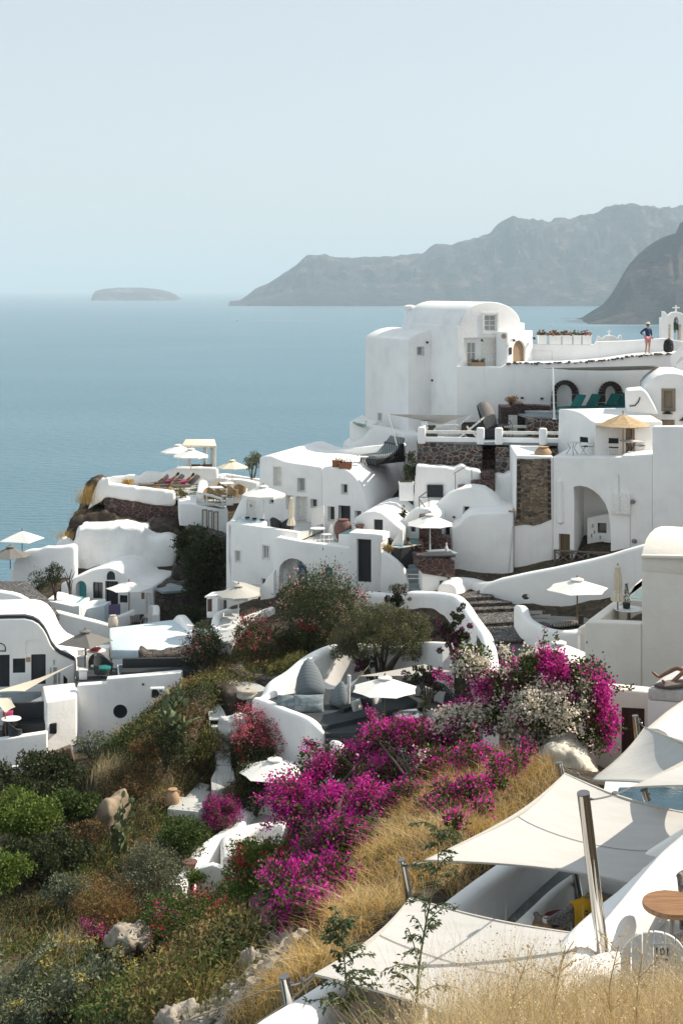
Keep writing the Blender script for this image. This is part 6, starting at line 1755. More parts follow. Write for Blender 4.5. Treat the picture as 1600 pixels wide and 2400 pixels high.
 bush('shrub','small bluish creeper climbing the white wall under the round window','bush',215,1775,60.6,1.9,1.2,'grey',900,.12,14,(),.5,seed=15,lo=.2,hi=.4)
 bush('shrub','orange dried thistle bush in front of the air conditioner','bush',428,1662,60.6,1.1,1.3,'rust',1500,.07,12,(),.25,seed=16,shell=.1)
 bush('shrub','pinkish dry brush against the patio wall','bush',372,1690,60.4,1.0,1.1,'straw_pale',900,.07,12,(),.2,seed=17,shell=.1)
 bushV('oleander_bush','round oleander covered in deep pink flowers beside the stair flight','bush',612,1835,52.2,2.5,2.6,'oleander',6000,.12,24,[('pink',330,.6,-.45,.07,lambda p:p[2]>92.3),('redpink',60,.8,.0,.06,None)],.32,seed=21)
 bushV('shrub','dark shrub in the shade between pink oleander and parasol','bush',600,1900,49.6,2.0,1.6,'dark',3200,.12,12,(),.4,seed=22)
 def boug(label,px,py,Y,w,h,fl,n,ncl,seed,depth=None,leaf='bougleaf',lo=.25,hi=.42,hollow=.5,size=.085):
  return bush('bougainvillea',label,'bush',px,py,Y,w,h,leaf,n,size,ncl,fl,.6,depth,None,seed,8,lo=lo,hi=hi,hollow=hollow)
 def pp(p):return 800+F*p[0]/p[1],HZ+(CZ-p[2])/p[1]*F
 def is_mag(p):
  x,y=pp(p);n_=mnoise.noise(Vector(p)*1.3)
  return(x>1265 and y<1600+n_*40)or x>1375+n_*60 or n_>.22
 t,C,R_=bush('bougainvillea','huge bougainvillea mixing cream-white and magenta above the plastered mound','bush',1255,1795,35.6,4.1,2.7,'bougleaf',26000,.085,90,
[('magenta',1200,.9,-.22,.066,is_mag),('white',1700,1.3,-.06,.072,lambda p:not is_mag(p)and pp(p)[1]<1765),('purple',60,.9,.15,.06,None)],.6,3.0,None,31,8,lo=.5,hi=.8,hollow=.25,
lobes=[(1115,1550,36.2,1.2,.9),(1175,1610,35.8,1.7,1.2),(1240,1570,35.8,1.2,.9),(1290,1575,35.5,1.6,1.1),(1370,1610,35.2,1.6,1.3),(1290,1665,35.0,2.2,1.3),(1410,1700,35.2,1.1,1.7),(1175,1685,35.6,1.7,1.1),(1320,1750,35.3,2.2,.9),(1075,1685,36,1.4,1.0),(1230,1730,35.4,1.5,.8)])
 def spray(t,pts,nl,nf,mat,fs=.06):
  b=MB();P=smooth_line([Vector(q)for q in pts],8)
  b.tube(P,[.014*(1-.7*k/len(P))for k in range(len(P))],5);b.build('stem',L_['wood'],t)
  A=np.array([tuple(q)for q in P])
  k=rng.integers(0,len(A),nl);leafmesh('foliage',A[k]+rng.normal(size=(nl,3))*.035,.09,L_['bougleaf'],t,None,0,.6)
  if nf:
   k=rng.integers(len(A)//3,len(A),nf);leafmesh('blossom',A[k]+rng.normal(size=(nf,3))*.07,fs,L_[mat],t,None,0,.9)
 spray(t,[W(1262,1600,35.6),W(1270,1540,35.6),W(1275,1470,35.6)],130,10,'magenta')
 spray(t,[W(1290,1600,35.4),W(1297,1540,35.4),W(1302,1488,35.4)],60,6,'magenta')
 spray(t,[W(1420,1590,35.2),W(1440,1610,35.0),W(1478,1612,34.8)],60,8,'magenta')
 spray(t,[W(1150,1640,35.8),W(1110,1560,35.8),W(1092,1525,35.8)],60,160,'white',.055)
 spray(t,[W(1200,1600,35.8),W(1190,1540,35.8),W(1175,1520,35.8)],60,200,'white',.055)
 spray(t,[W(1060,1620,36.8),W(1040,1585,36.8),W(1020,1580,36.8)],30,90,'magenta')
 t2,C,R_=bush('bougainvillea','magenta bougainvillea thicket half overgrown by dry grass','bush',1010,1880,33.2,3.4,1.6,'bougleaf',15000,.085,84,[('magenta',1100,1.5,-.3,.058,None),('white',130,.8,-.1,.055,lambda p:850<pp(p)[0]<1000 and 1730<pp(p)[1]<1800)],.6,2.2,None,35,8,lo=.5,hi=.85,hollow=.2,
lobes=[(900,1740,37,1.5,1.1),(960,1722,37,1.7,1.2),(1050,1730,36.5,1.7,1.1),(1000,1790,None,1.7,1.0),(895,1810,None,1.5,1.0),(1090,1780,None,1.3,.7),(1100,1850,None,.8,.55),(955,1855,None,1.3,.7),(1180,1795,None,1.3,.6),(1040,1890,None,.7,.5),(1135,1765,None,.8,.5),(1215,1785,None,.7,.45),(1160,1830,None,.6,.45),(1050,1850,None,.7,.5),(1000,1880,None,.6,.4),(1125,1895,None,.6,.4),(1240,1755,None,.7,.4),(1070,1925,None,.5,.35),(900,1890,None,1.0,.6),(860,1960,None,.6,.4)])
 t3,C,R_=bush('bougainvillea','magenta bougainvillea, lower bracts shade-purple, cascading from the parasol down to the oleanders','bush',745,2090,31.5,2.5,3.2,'bougleaf',24000,.085,120,
[('magenta',1300,1.1,-.1,.06,lambda p:pp(p)[1]<1900+60*mnoise.noise(Vector(p))),('purple',1000,1.1,-.12,.056,lambda p:pp(p)[1]>1850),('magenta',380,1.3,.1,.058,lambda p:pp(p)[1]>1880)],.6,2.3,None,37,10,lo=.5,hi=.85,hollow=.2,  # lower heads purple: the cascade's shadow put into their colour
lobes=[(880,1765,37,1.6,1.1),(815,1800,36.8,1.8,1.3),(735,1800,36.6,1.5,1.1),(700,1880,36,1.8,1.5),(780,1900,None,1.9,1.4),(672,1980,None,1.7,1.4),(760,1995,None,1.8,1.4),(705,2075,None,1.7,1.3),(830,1950,None,1.5,1.2),(660,2060,None,1.3,1.1),(790,2060,None,1.2,1.0),(735,2130,None,1.2,.9),(680,2140,None,1.0,.8),(860,1870,None,1.3,1.0),(630,1990,None,.9,.8)])
 spray(t3,[W(820,1850,36),W(770,1775,36.4),W(715,1740,36.6)],120,200,'magenta')
 spray(t3,[W(830,1800,36),W(780,1755,36.4),W(720,1735,36.6)],90,20,'magenta')
 spray(t3,[W(760,1850,35.6),W(690,1835,35.4),W(630,1838,35.2)],60,120,'magenta')
 spray(t3,[W(760,1930,34),W(680,1920,33.8),W(615,1935,33.6)],90,160,'magenta')
 spray(t3,[W(720,1900,34),W(660,1880,33.8),W(600,1870,33.8)],70,120,'magenta')
 spray(t2,[W(920,1760,36),W(880,1710,37),W(868,1660,37.6)],110,190,'magenta')
 spray(t2,[W(985,1760,36),W(990,1690,36),W(992,1640,36)],120,0,'magenta')
 spray(t2,[W(940,1780,36),W(935,1720,36.4),W(950,1690,36.6)],60,120,'magenta')
 boug('small purple bougainvillea mound beside the walled walk',522,1950,51.1,1.65,1.21,[('purple',240,.6,-.4,.06,None),('magenta',50,.8,.1,.06,None)],2600,16,39)
 boug('red-magenta bougainvillea on the lowest slope below the oleanders',470,2290,40.3,3.17,2.51,[('redpink',170,.8,.12,.06,None),('magenta',40,.9,.25,.05,None)],6500,26,41)
 boug('scarlet-sprinkled bougainvillea beside the purple cascade',610,2160,35.1,1.97,2.19,[('redpink',120,.9,.12,.055,None)],6000,24,42,leaf='bright')
 boug('little magenta bougainvillea sprays over the rocks by the yellow shrub',232,2215,42.3,1.21,0.78,[('purple',60,.8,-.3,.05,None),('pink',20,.9,.0,.05,None)],500,9,43)
 def climber(label,px,py,Y,w,h,fl,n,ncl,seed):
  t,C,R_=bush('climbing_bougainvillea',label,'climber',px,py,Y,w,h,'dark',n,.09,ncl,fl,.6,.5,None,seed,9,lo=.16,hi=.3,hollow=.1)
 climber('sparse magenta climber in shade-dark colour on the curving garden wall',1068,1560,57.4,2.3,2.6,[('purple',110,1.4,.0,.05,None)],4200,40,51)  # magenta heads drawn purple, their shade put into the colour
 climber('dark creeper hanging over the garden wall behind the olive',930,1440,65.2,1.5,1.3,[('purple',8,.9,.1,.05,None)],1500,20,52)
 climber('gnarled dark climber below the hanging sail',1000,1640,56.5,3.2,1.6,[('purple',40,1.4,.1,.05,None)],2600,34,53)
 climber('purple-leaved climber at the trunk of the olive',860,1580,60.4,1.6,.8,[('purple',30,.9,.0,.06,None)],1200,16,54)
 bushV('shrub','fresh green shrub below the amphora steps','bush',420,2010,44.6,1.9,1.3,'green',5200,.09,18,(),.55,seed=61)
 bushV('shrub','dense silver-grey shrub left of the walled walk','bush',355,2125,40.6,2.4,1.6,'sage',9000,.075,24,(),.5,seed=62)
 bushV('oleander_bush','green oleander with white flowers by the walled walk','bush',590,2070,38.6,1.3,1.2,'green',4600,.1,16,[('white',34,1.0,.05,.06,None)],.28,seed=63)
 bushV('oleander_bush','long-leaved green oleander below the walk with pink flower heads','bush',395,2215,35.6,2.6,1.2,'green',7000,.11,22,[('palepink',30,1.0,.15,.055,None),('pink',24,1.0,.1,.055,None)],.25,seed=64)
 bushV('oleander_bush','dark green oleander with a few crimson heads under the purple cascade','bush',545,2180,35.2,2.2,1.15,'green',6000,.11,20,[('redpink',46,1.0,.12,.06,None),('pink',26,1.0,.15,.055,None)],.25,seed=65)
 bushV('shrub','mossy yellow-green cushion at the foot of the walled walk','bush',450,2075,38.2,.8,.5,'bright',1500,.06,9,(),.6,seed=66)
 bushV('shrub','tawny dry shrub on the slope under the silver shrub','bush',265,2170,37.6,2.2,1.3,'rust',4200,.1,18,(),.2,seed=67,shell=.1)
 bushV('shrub','bluish grey-green shrub on the dark slope','bush',150,2130,39.5,1.6,.9,'grey',2400,.08,12,(),.5,seed=68)
 bushV('creeper','sunlit green creeper spreading down the slope at the edge of the view','bush',45,1965,47,3.4,1.5,'bright',8500,.11,78,(),.6,seed=69,lo=.14,hi=.42,hollow=.15)
 bushV('creeper','green creeper tongue reaching towards the pale rock face','bush',170,1925,49.2,2.6,1.0,'green',6000,.11,66,(),.6,seed=70,lo=.14,hi=.42,hollow=.15)
 bushV('creeper','yellow-green creeper clump low at the edge of the view','bush',10,2090,41.5,2.0,1.2,'bright',4200,.1,48,(),.6,seed=71,lo=.14,hi=.42,hollow=.15)
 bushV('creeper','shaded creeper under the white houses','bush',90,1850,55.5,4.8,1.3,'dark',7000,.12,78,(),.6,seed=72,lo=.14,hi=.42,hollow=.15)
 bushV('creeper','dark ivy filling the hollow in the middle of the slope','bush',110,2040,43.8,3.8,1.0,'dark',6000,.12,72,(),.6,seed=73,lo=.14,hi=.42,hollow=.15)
 bushV('shrub','brown withered shrub above the shaded prickly pear','bush',300,1880,50.2,2.8,1.3,'brown',5000,.1,20,(),.3,seed=74,shell=.15)
 bushV('shrub','withered dark shrub beside the amphora steps','bush',215,1990,45.4,1.6,.9,'brown',2200,.1,14,(),.3,seed=75,shell=.15)
 t=thing('tree_tobacco','grey-leaved shrub with yellow tubular flowers in the lower corner','bush',W(60,2420,33))
 b=MB();pts_l,pts_f=[],[]
 r=random.Random(5)
 for k in range(46):
  s0=W(r.uniform(-60,220),r.uniform(2370,2460),r.uniform(32,34));e0=W(r.uniform(-60,320),r.uniform(2190,2390),r.uniform(31,34))
  P=smooth_line([s0,s0.lerp(e0,.5)+Vector((r.uniform(-.25,.25),r.uniform(-.25,.25),.2)),e0],7)
  b.tube(P,[.02*(1-.7*j/len(P))for j in range(len(P))],5)
  for q in P[3:]:
   for _ in range(13):pts_l.append(tuple(q+Vector((r.gauss(0,.09),r.gauss(0,.09),r.gauss(0,.09)))))
  if r.random()<.6:
   for _ in range(30):pts_f.append(tuple(e0+Vector((r.gauss(0,.09),r.gauss(0,.09),r.gauss(0,.05)))))
 b.build('stem',L_['sage'],t);leafmesh('foliage',pts_l,.12,L_['grey'],t,None,0,.45);leafmesh('blossom',pts_f,.08,L_['yellow'],t,None,0,.3)
 def sapling(label,segs,seed,nl):
  r=random.Random(seed);P=smooth_line([W(*q)for q in segs],10)
  t=thing('sapling',label,'sapling',P[0])
  b=MB();b.tube(P,[.013*(1-.75*k/len(P))for k in range(len(P))],6)
  lv=[];dr=[]
  L=(P[-1]-P[0]).length
  for k in range(nl):
   u=r.uniform(.12,.98);a=P[int(u*(len(P)-1))]
   d=Vector((r.uniform(-1,1),r.uniform(-.6,.6),r.uniform(.05,.6))).normalized();ln=L*r.uniform(.12,.38)*(1.15-u*.8)
   e=a+d*ln;Q=smooth_line([a,a.lerp(e,.5)+Vector((0,0,.02)),e-Vector((0,0,ln*.12))],5)
   b.tube(Q,[.005]*len(Q),4)
   for q in Q[1:]:
    for _ in range(3):
     lv.append(tuple(q+Vector((r.gauss(0,.012),r.gauss(0,.012),r.gauss(0,.012)))));dr.append((d.x+r.gauss(0,.5),d.y+r.gauss(0,.5),-.6+r.gauss(0,.4)))
  b.build('stem',mat_flat('green_stem',(.10,.12,.055)),t)
  leafmesh('foliage',lv,.046,L_['sapling'],t,unit(np.array(dr)),.8,.42)
 L_['sapling']=mat_leaf('sapling_leaf',[(.05,.075,.03),(.10,.135,.06),(.19,.22,.12)],.5,.3)
 sapling('taller thin green sapling growing in front of the nearest sail',[(975,2400,11.6),(980,2280,11.7),(1000,2150,11.8),(1025,2030,11.9),(1022,1925,12)],2,30)
 sapling('shorter leafy sapling beside the white parapet wall',[(830,2470,11.4),(815,2350,11.4),(806,2240,11.5),(800,2150,11.5)],3,38)
 def tree(label,px,py,Y,h,w,leaf,n,seed,name='small_tree'):
  p=W(px,py,Y);t=thing(name,label,'tree',p)
  C,R_=crown((p.x,p.y,p.z+h*.7),(w/2,w/2,h*.32),16,seed,.3,.5)
  P,u,k=crown_pts(C,R_,n,.3);leafmesh('crown',P,.11,L_[leaf],t,u,.5,.45);stems(t,(p.x,p.y,p.z),C,8,.05)
 tree('little tree leaning by the cream parasol on the dining deck',592,1130,97.5,2.1,1.6,'olive',1500,81)
 tree('small dark tree in the planter by the plunge pool',131,1398,81.0,1.9,1.3,'dark',1300,82)
 bush('bare_vine','leafless twisting vine on the whitewashed wall by the plunge pool','vine',165,1385,81.4,1.4,1.6,'dark',40,.06,9,(),.4,.5,None,83,9)
 bush('shrub','dark shrub on the rocks beside the sweeping wall','bush',95,1385,81.5,1.6,1.2,'dark',1200,.1,10,(),.45,seed=84)
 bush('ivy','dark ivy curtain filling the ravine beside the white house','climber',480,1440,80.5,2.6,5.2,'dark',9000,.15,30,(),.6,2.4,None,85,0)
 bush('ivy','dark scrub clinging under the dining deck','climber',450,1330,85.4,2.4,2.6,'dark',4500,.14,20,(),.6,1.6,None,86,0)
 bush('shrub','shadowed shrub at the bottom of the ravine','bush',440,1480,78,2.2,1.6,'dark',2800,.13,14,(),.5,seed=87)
 bush('hedge','golden succulent hedge along the cliff-top parapet','hedge',300,1142,92.6,1.3,.5,'straw',900,.1,10,(),.5,seed=88)
 bush('hedge','ochre succulent strip in front of the taupe loungers','hedge',375,1152,91.8,3.0,.3,'straw',900,.09,14,(),.5,.6,seed=89)
 bush('hedge','green and ochre bush at the corner of the dining deck','hedge',425,1168,90.6,1.2,.7,'darkgrass',900,.1,10,[('yellow',10,1,.1,.06,None)],.5,seed=90)
 bush('shrub','dark potted shrub climbing beside the lattice shutter hut','bush',962,1128,74.9,.95,1.7,'dark',1500,.09,14,(),.5,seed=91)
 bush('shrub','little dark bush growing at the edge of the small gabled vault','bush',945,1220,72.2,.4,.75,'dark',500,.08,8,(),.5,seed=92)
 bush('shrub','red-leaved round bush on the dark stone terrace','bush',r1('R3',1035,240)[0],r1('R3',1035,240)[1],80.6,.75,.55,'rust',700,.07,9,(),.6,seed=93)
 bush('shrub','yellow-flowered plant tumbling beside the hot tub','bush',*r1('S1',345,680),68.2,.55,.5,'straw',300,.08,6,[('yellow',10,1,0,.06,None)],.5,seed=94)
 bush('shrub','tufts of weeds along the alley below the cheek wall','bush',*r1('S1',420,968),66.6,1.1,.4,'darkgrass',500,.1,8,(),.3,seed=95)
plants()
# ------------------------------------------------------------------ grasses
def region_pts(poly,n,jitter=0):
 """ground points whose picture position falls inside a picture polygon; Y taken from the ground itself"""
 xs,ys=np.array([p[0]for p in poly]),np.array([p[1]for p in poly])
 out=[]
 lo,hi=(xs.min(),ys.min()),(xs.max(),ys.max())
 def inside(x,y):
  c=np.zeros(len(x),bool);j=len(xs)-1
  for i in range(len(xs)):
   k=((ys[i]>y)!=(ys[j]>y))&(x<(xs[j]-xs[i])*(y-ys[i])/(ys[j]-ys[i]+1e-12)+xs[i]);c^=k;j=i
  return c
 got=0;res=[]
 for _ in range(60):
  x=rng.uniform(-22,12,20000);y=rng.uniform(5,66,20000)
  z=HGT(x,y)
  px=800+x/y*F;py=HZ+(CZ-z)/y*F
  m=inside(px,py)
  m&=rng.random(20000)<np.clip((18.0/y)**1.2*1.0,0,1)
  res.append(np.stack([x[m],y[m],z[m]],1));got+=m.sum()
  if got>=n:break
 return np.concatenate(res)[:n]
def grasses():
 def stuff(o,label,cat='grass'):return tag(o,label,cat,kind='stuff')
 gold=[(1290,1790),(1240,1760),(1100,1790),(940,1880),(860,1960),(820,2060),(760,2170),(690,2240),(520,2400),(600,2420),(720,2330),(860,2200),(960,2100),(1020,2070),(1060,2120),(1180,2030),(1320,1840)]
 P=region_pts(gold,36000)
 P=P+rng.normal(size=P.shape)*np.array([.05,.05,0]);hh_=np.array([.16+.34*max(0,.5+mnoise.fractal(Vector((p[0]*1.1,p[1]*1.1,3)),.8,2.1,4))for p in P])
 stuff(blades('dry_grass',P,hh_*.85,.011,2.0,L_['straw'],wind=(0,-.05)),'golden dry grass covering the slope behind the sails')
 P=region_pts(gold,7000)
 stuff(blades('weeds',P,.22,.016,1.0,L_['darkgrass']),'olive weeds mixed into the golden grass','weeds')
 P=region_pts(gold,9000)
 P=P[[i for i in range(len(P))if mnoise.noise(Vector((P[i][0]*.9,P[i][1]*.9,6)))>-.05]]
 stuff(blades('dry_grass',P,.42,.012,1.8,L_['straw_pale'],wind=(0,-.1)),'taller pale dry stalks among the golden grass')
 left=[(0,1860),(180,1830),(330,1700),(420,1620),(520,1700),(540,1800),(520,1980),(400,2020),(480,2120),(620,2200),(560,2300),(420,2400),(0,2400)]
 P=region_pts(left,9000)
 stuff(blades('weeds',P,.5,.02,.9,L_['straw']),'straw-yellow weeds scattered over the lower slope','weeds')
 P=region_pts(left,11000)
 stuff(blades('weeds',P,.28,.02,.9,L_['brown']),'brown withered weeds over the lower slope','weeds')
 P=region_pts(left,8000)
 stuff(blades('weeds',P,.34,.02,.9,L_['darkgrass']),'olive-green weeds over the lower slope','weeds')
 P=region_pts([(640,1500),(560,1600),(700,1640),(860,1560),(860,1470)],3500)
 stuff(blades('weeds',P,.3,.02,.9,L_['darkgrass']),'dull green weeds on the bank above the hammock wall','weeds')
 P=region_pts([(330,2290),(560,2290),(640,2240),(500,2400),(260,2400)],5000)
 stuff(blades('weeds',P,.34,.013,.9,L_['darkgrass']),'yellow-green grass below the red bougainvillea','weeds')
 bank=[(380,1560),(400,1470),(500,1400),(640,1380),(700,1480),(860,1560),(760,1620),(620,1640),(540,1680),(470,1720),(330,1740),(260,1760)]
 P=np.concatenate([region_pts(left,5600),region_pts(bank,2200)])
 cols={k:[]for k in('dark','brown','darkgrass','rust','green')}
 for p in P:
  n1=mnoise.noise(Vector((p[0]*.35,p[1]*.35,4)));n2=mnoise.noise(Vector((p[0]*.6,p[1]*.6,9)))
  px_=800+F*p[0]/p[1]
  k='dark' if n1>.2 else('green' if(px_<330 and n2>-.2)or n2<-.3 else('rust' if n2>.25 else('brown' if n2>.05 else 'darkgrass')))
  cols[k].append(p)
 for k,L in cols.items():
  if not L:continue
  A=np.repeat(np.array(L),16,0);A=A+rng.normal(size=A.shape)*np.array([.24,.24,.12])+np.array([0,0,.16]);
  stuff(leafmesh('undergrowth',A,.11,L_[k],None,None,0,.45,.5),'low %s undergrowth matting the lower slope'%{'dark':'dark green','brown':'withered brown','darkgrass':'olive','rust':'rusty','green':'fresh green'}[k],'undergrowth')
 for label,px,py,Y,h,n,m in(('pale feathery grass tuft in the middle of the dark slope',258,1830,55.0,.95,500,'straw_pale'),('straw-coloured grass tuft under the round window',300,1730,59.6,.7,260,'straw_pale'),
('golden grass tuft hanging on the cliff-top parapet',208,1178,91.3,1.2,700,'straw'),('golden grass tuft below the first along the cliff edge',190,1222,91,.8,400,'straw'),('dry tuft clinging to the cliff edge over the sea',152,1262,89.6,.6,200,'straw'),
('buff grass clump beside the rock near the yellow shrub',170,2230,42,.75,260,'straw_pale'),('dark spiky rush clump beside the pale steps',548,1885,53.4,1.1,420,'brown')):
  p=W(px,py,Y)
  P=np.array(p)+rng.normal(size=(n,3))*np.array([.32,.3,.06])
  tag(blades('grass_tuft',P,h,.016,.75,L_[m],org=tuple(p)),label,'grass tuft','pale grass tufts on the slopes')
 x=rng.uniform(.0,4.4,90000);y=rng.uniform(7.4,12.0,90000);z=HGT(x,y)
 px=800+x/y*F
 m=rng.random(90000)<np.clip((px-850)/170,0,1)*np.clip(8.5/y,0,1)
 P=np.stack([x,y,z],1)[m]
 PX=px[m]
 top=np.interp(PX,[850,950,1050,1200,1350,1500,1600,1750],[2385,2310,2255,2225,2245,2265,2240,2235])
 hcap=np.clip((CZ-(top-HZ)/F*P[:,1])-P[:,2],.12,1.1)*rng.uniform(.35,1.05,len(PX))
 s=rng.random(len(P))<.72
 Pa=P[s][:30000];ha=hcap[s][:30000]
 stuff(blades('dry_brush',Pa,ha,.005,.8,L_['straw_pale'],wind=(.15,0)),'pale dry brush in the near corner, thick as haze','dry brush')
 Pb=P[~s][:9000];hb=hcap[~s][:9000]
 stuff(blades('dry_brush',Pb,hb*.9,.005,.9,L_['straw'],wind=(0,0)),'tawny stems threaded through the pale near brush','dry brush')
 k=rng.integers(0,len(Pa),60000)
 S=Pa[k]+np.stack([rng.normal(size=60000)*.07,rng.normal(size=60000)*.07,ha[k]*rng.uniform(.2,1.1,60000)],1)
 stuff(leafmesh('seed_heads',S,.014,L_['straw_pale'],None,None,0,.65),'tiny pale seed heads all over the near brush','dry brush')
 r=random.Random(3)
 labs=['branching dry stalk right before the numbered gate','slender dry stalk standing before the steel post','dry stalk with side twigs near the centre of the brush','dry stalk rising at the edge of the view by the gate','thin dry stalk in front of the nearest sail']
 for i,(px,top)in enumerate(((1490,2235),(1440,2215),(1180,2240),(1590,2240),(1290,2215))):
  Y=r.uniform(8.2,9.2);b0=W(px,2430,Y);e=W(px+r.uniform(-40,60),top,Y)
  P=smooth_line([b0,b0.lerp(e,.5)+Vector((r.uniform(-.05,.05),0,0)),e],8)
  b=MB();b.tube(P,[.006*(1-.6*j/len(P))for j in range(len(P))],5);tips=[]
  for k in range(15):
   u=r.uniform(.25,.97);a=P[int(u*(len(P)-1))];q=a+Vector((r.uniform(-.16,.16),r.uniform(-.1,.1),r.uniform(.03,.16)))
   b.tube([a,q],.0025,4)
   for w in range(9):tips.append(tuple(a.lerp(q,r.uniform(.3,1))+Vector((r.gauss(0,.008),r.gauss(0,.008),r.gauss(0,.008)))))
  t=thing('dry_stalk',labs[i],'dry plant',b0,'branching dry stalks in the near brush')
  b.build('stem',L_['straw_pale'],t);leafmesh('foliage',tips,.016,L_['straw_pale'],t,None,0,.6)
 rs=random.Random(9)
 for i,(px,py,Y,s,lab)in enumerate(((300,2200,41.5,.55,'pale block-shaped boulder behind the little magenta bougainvillea'),(250,2400,37,.75,'flat sunlit boulder at the bottom edge of the slope'),(430,2395,22.5,.34,'small sunlit rock among rubble at the bottom edge'),
(585,2265,23.5,.25,'grey boulder at the end of the rubble strip'),(80,1412,81,.5,'brown boulder in the cobbled rocks by the sweeping wall'))):
  p=W(px,py,Y);bm=MB();bm.lathe([(.02,-s*.5),(s*.8,-s*.3),(s,s*.1),(s*.7,s*.5),(.05,s*.62)],p,12,sx=1.2,sy=.9)
  o=bm.build('boulder',mat_noise('boulder_%d'%i,(.24,.205,.17),(.46,.41,.35),3,.95,.7,.06),org=p)
  lump(o,s*.12,s*.45,1.3/s)
  if i==3:o.scale=(.55,.5,1.6)
  tag(o,lab,'boulder')
 o=lumpy(None,'rock_outcrop',PL(230,51.5,-20),R('S6',[(470,700),(500,600),(495,520),(535,440),(550,360),(585,300),(612,330),(625,420),(620,520),(590,640),(590,720)]),1.6,mat_noise('tan_rock',(.12,.09,.065),(.34,.265,.19),1.6,.95,.8,.1,8),.14,.25,.9)
 tag(o,'tall tan rock face standing out of the dark slope','rock')
 P=region_pts([(400,2400),(620,2190),(730,2160),(690,2250),(560,2370),(520,2420)],1300)
 b=MB()
 for p in P:
  s=rs.uniform(.03,.05)+.14*rs.random()**4
  b.box(Vector(p),(s*1.5,s,s*.9),rs.random()*3,0,Matrix.Rotation(rs.uniform(-.6,.6),3,'X'))
 tag(b.build('rubble',mat_noise('rubble_stone',(.22,.185,.15),(.46,.41,.35),5,.95,.4),bevel=0,smooth=0),'strip of sunlit stone rubble between the golden slope and the red bougainvillea','rubble',kind='stuff')
 for lab,pts in(('pale rope stretched over the golden slope at the bottom edge',[(430,2395,21.5),(560,2345,20.5),(670,2300,17.2)]),('second thin rope running down beside the parapet wall',[(600,2400,17.6),(680,2345,17.2),(740,2285,17.2)])):
  Q=smooth_line([W(*q)for q in pts],8)
  tag(MB().tube(Q,.014,6).build('rope',M['rope'],org=Q[0]),lab,'rope')
grasses()
# ================================================================== N. parasols, furniture, people
def Zp(py,Y):return CZ-(py-HZ)/F*Y
def parasol(label,px,py,base,Y,r,n=8,mat='canvas',pole='white_metal',rise=.3,valance=0.0,vent=True,rz=.2,tilt=(0,0),pr=.03,name='parasol',ribs=True,group='parasols over the terraces'):
 p=W(px,py,Y);zb=Zp(base,Y)
 t=thing(name,label,'parasol',(p.x,p.y,zb),group)
 H=p.z
 rows=[];m=n*2;K=6
 for k in range(K+1):
  f=k/K;row=[]
  for i in range(m):
   a=rz+2*pi*i/m
   edge=r*f*(1 if i%2==0 else cos(pi/n)*(1-.035*f))
   z=H-rise*r*(f**1.12)-(0 if i%2==0 else.05*r*f*(1-f))
   q=Vector((p.x+edge*cos(a),p.y+edge*sin(a),z+tilt[0]*edge*cos(a)+tilt[1]*edge*sin(a)))
   row.append(q)
  rows.append(row)
 b=MB();b.grid(rows,closed=True)
 low=[[q-Vector((0,0,.014))for q in r_]for r_ in rows]
 b.grid(low[::-1],closed=True);b.grid([rows[-1],low[-1]],closed=True)
 if valance:
  o1=[q-Vector((0,0,valance*(1 if i%2==0 else.8)))for i,q in enumerate(rows[-1])]
  c=Vector((p.x,p.y,0));o2=[q+(c-Vector((q.x,q.y,0))).normalized()*.012 for q in o1]
  top2=[q+(c-Vector((q.x,q.y,0))).normalized()*.012 for q in rows[-1]]
  b.grid([rows[-1],o1,o2,top2],closed=True)
 b.build('canopy',M[mat],t,smooth=24,recalc=False)
 if vent:
  v=MB();vr=[]
  for k in range(3):
   f=k/2;vr.append([Vector((p.x+(.05+.17*r*f)*cos(rz+2*pi*i/m),p.y+(.05+.17*r*f)*sin(rz+2*pi*i/m),H+.09-.075*f))for i in range(m)])
  v.grid(vr,closed=True);v.grid([vr[-1],[q-Vector((0,0,.05))for q in vr[-1]]],closed=True)
  v.f.append(list(range(m)));v.m.append(0)
  v.build('vent_cap',M[mat],t,smooth=30)
 MB().tube([Vector((p.x,p.y,zb)),Vector((p.x,p.y,H+.1))],pr,10).build('pole',M[pole],t)
 f_=MB();f_.lathe([(.03,0),(.045,.04),(.02,.09),(.005,.12)],Vector((p.x,p.y,H+.08)),8);f_.build('finial',M['brown_wood'],t)
 if ribs:
  for i in range(0,m,2):
   a=rz+2*pi*i/m
   e=rows[-1][i]-Vector((0,0,.03));c=Vector((p.x,p.y,H-.05))
   MB().bar(c,e,.02).build('rib',M[pole],t)
 return t
def parasol_closed(label,px,top,btm,base,Y,mat,pole,group='closed parasols'):
 p=W(px,top,Y);z1=Zp(btm,Y);zb=Zp(base,Y);H=p.z-z1
 t=thing('closed_parasol',label,'parasol',(p.x,p.y,zb),group)
 rows=[]
 for f,r_ in((0,.03),(.06,.10),(.12,.085),(.3,.12),(.55,.14),(.70,.12),(.74,.10),(.80,.15),(.95,.21),(1,.20)):
  rows.append([Vector((p.x+r_*(1+.28*((i%2)-.5))*cos(2*pi*i/20),p.y+r_*(1+.28*((i%2)-.5))*sin(2*pi*i/20),p.z-H*f))for i in range(20)])
 b=MB();b.grid(rows,closed=True);b.f.append(list(range(20)));b.m.append(0);b.f.append([180+k for k in range(20)]);b.m.append(0)
 b.build('folded_canopy',M[mat],t,smooth=25)
 MB().lathe([(.115,-.03),(.13,0),(.115,.03)],Vector((p.x,p.y,p.z-H*.735)),14).build('tie_band',M[mat],t)
 MB().tube([Vector((p.x,p.y,zb)),Vector((p.x,p.y,p.z+.06))],.026,8).build('pole',M[pole],t)
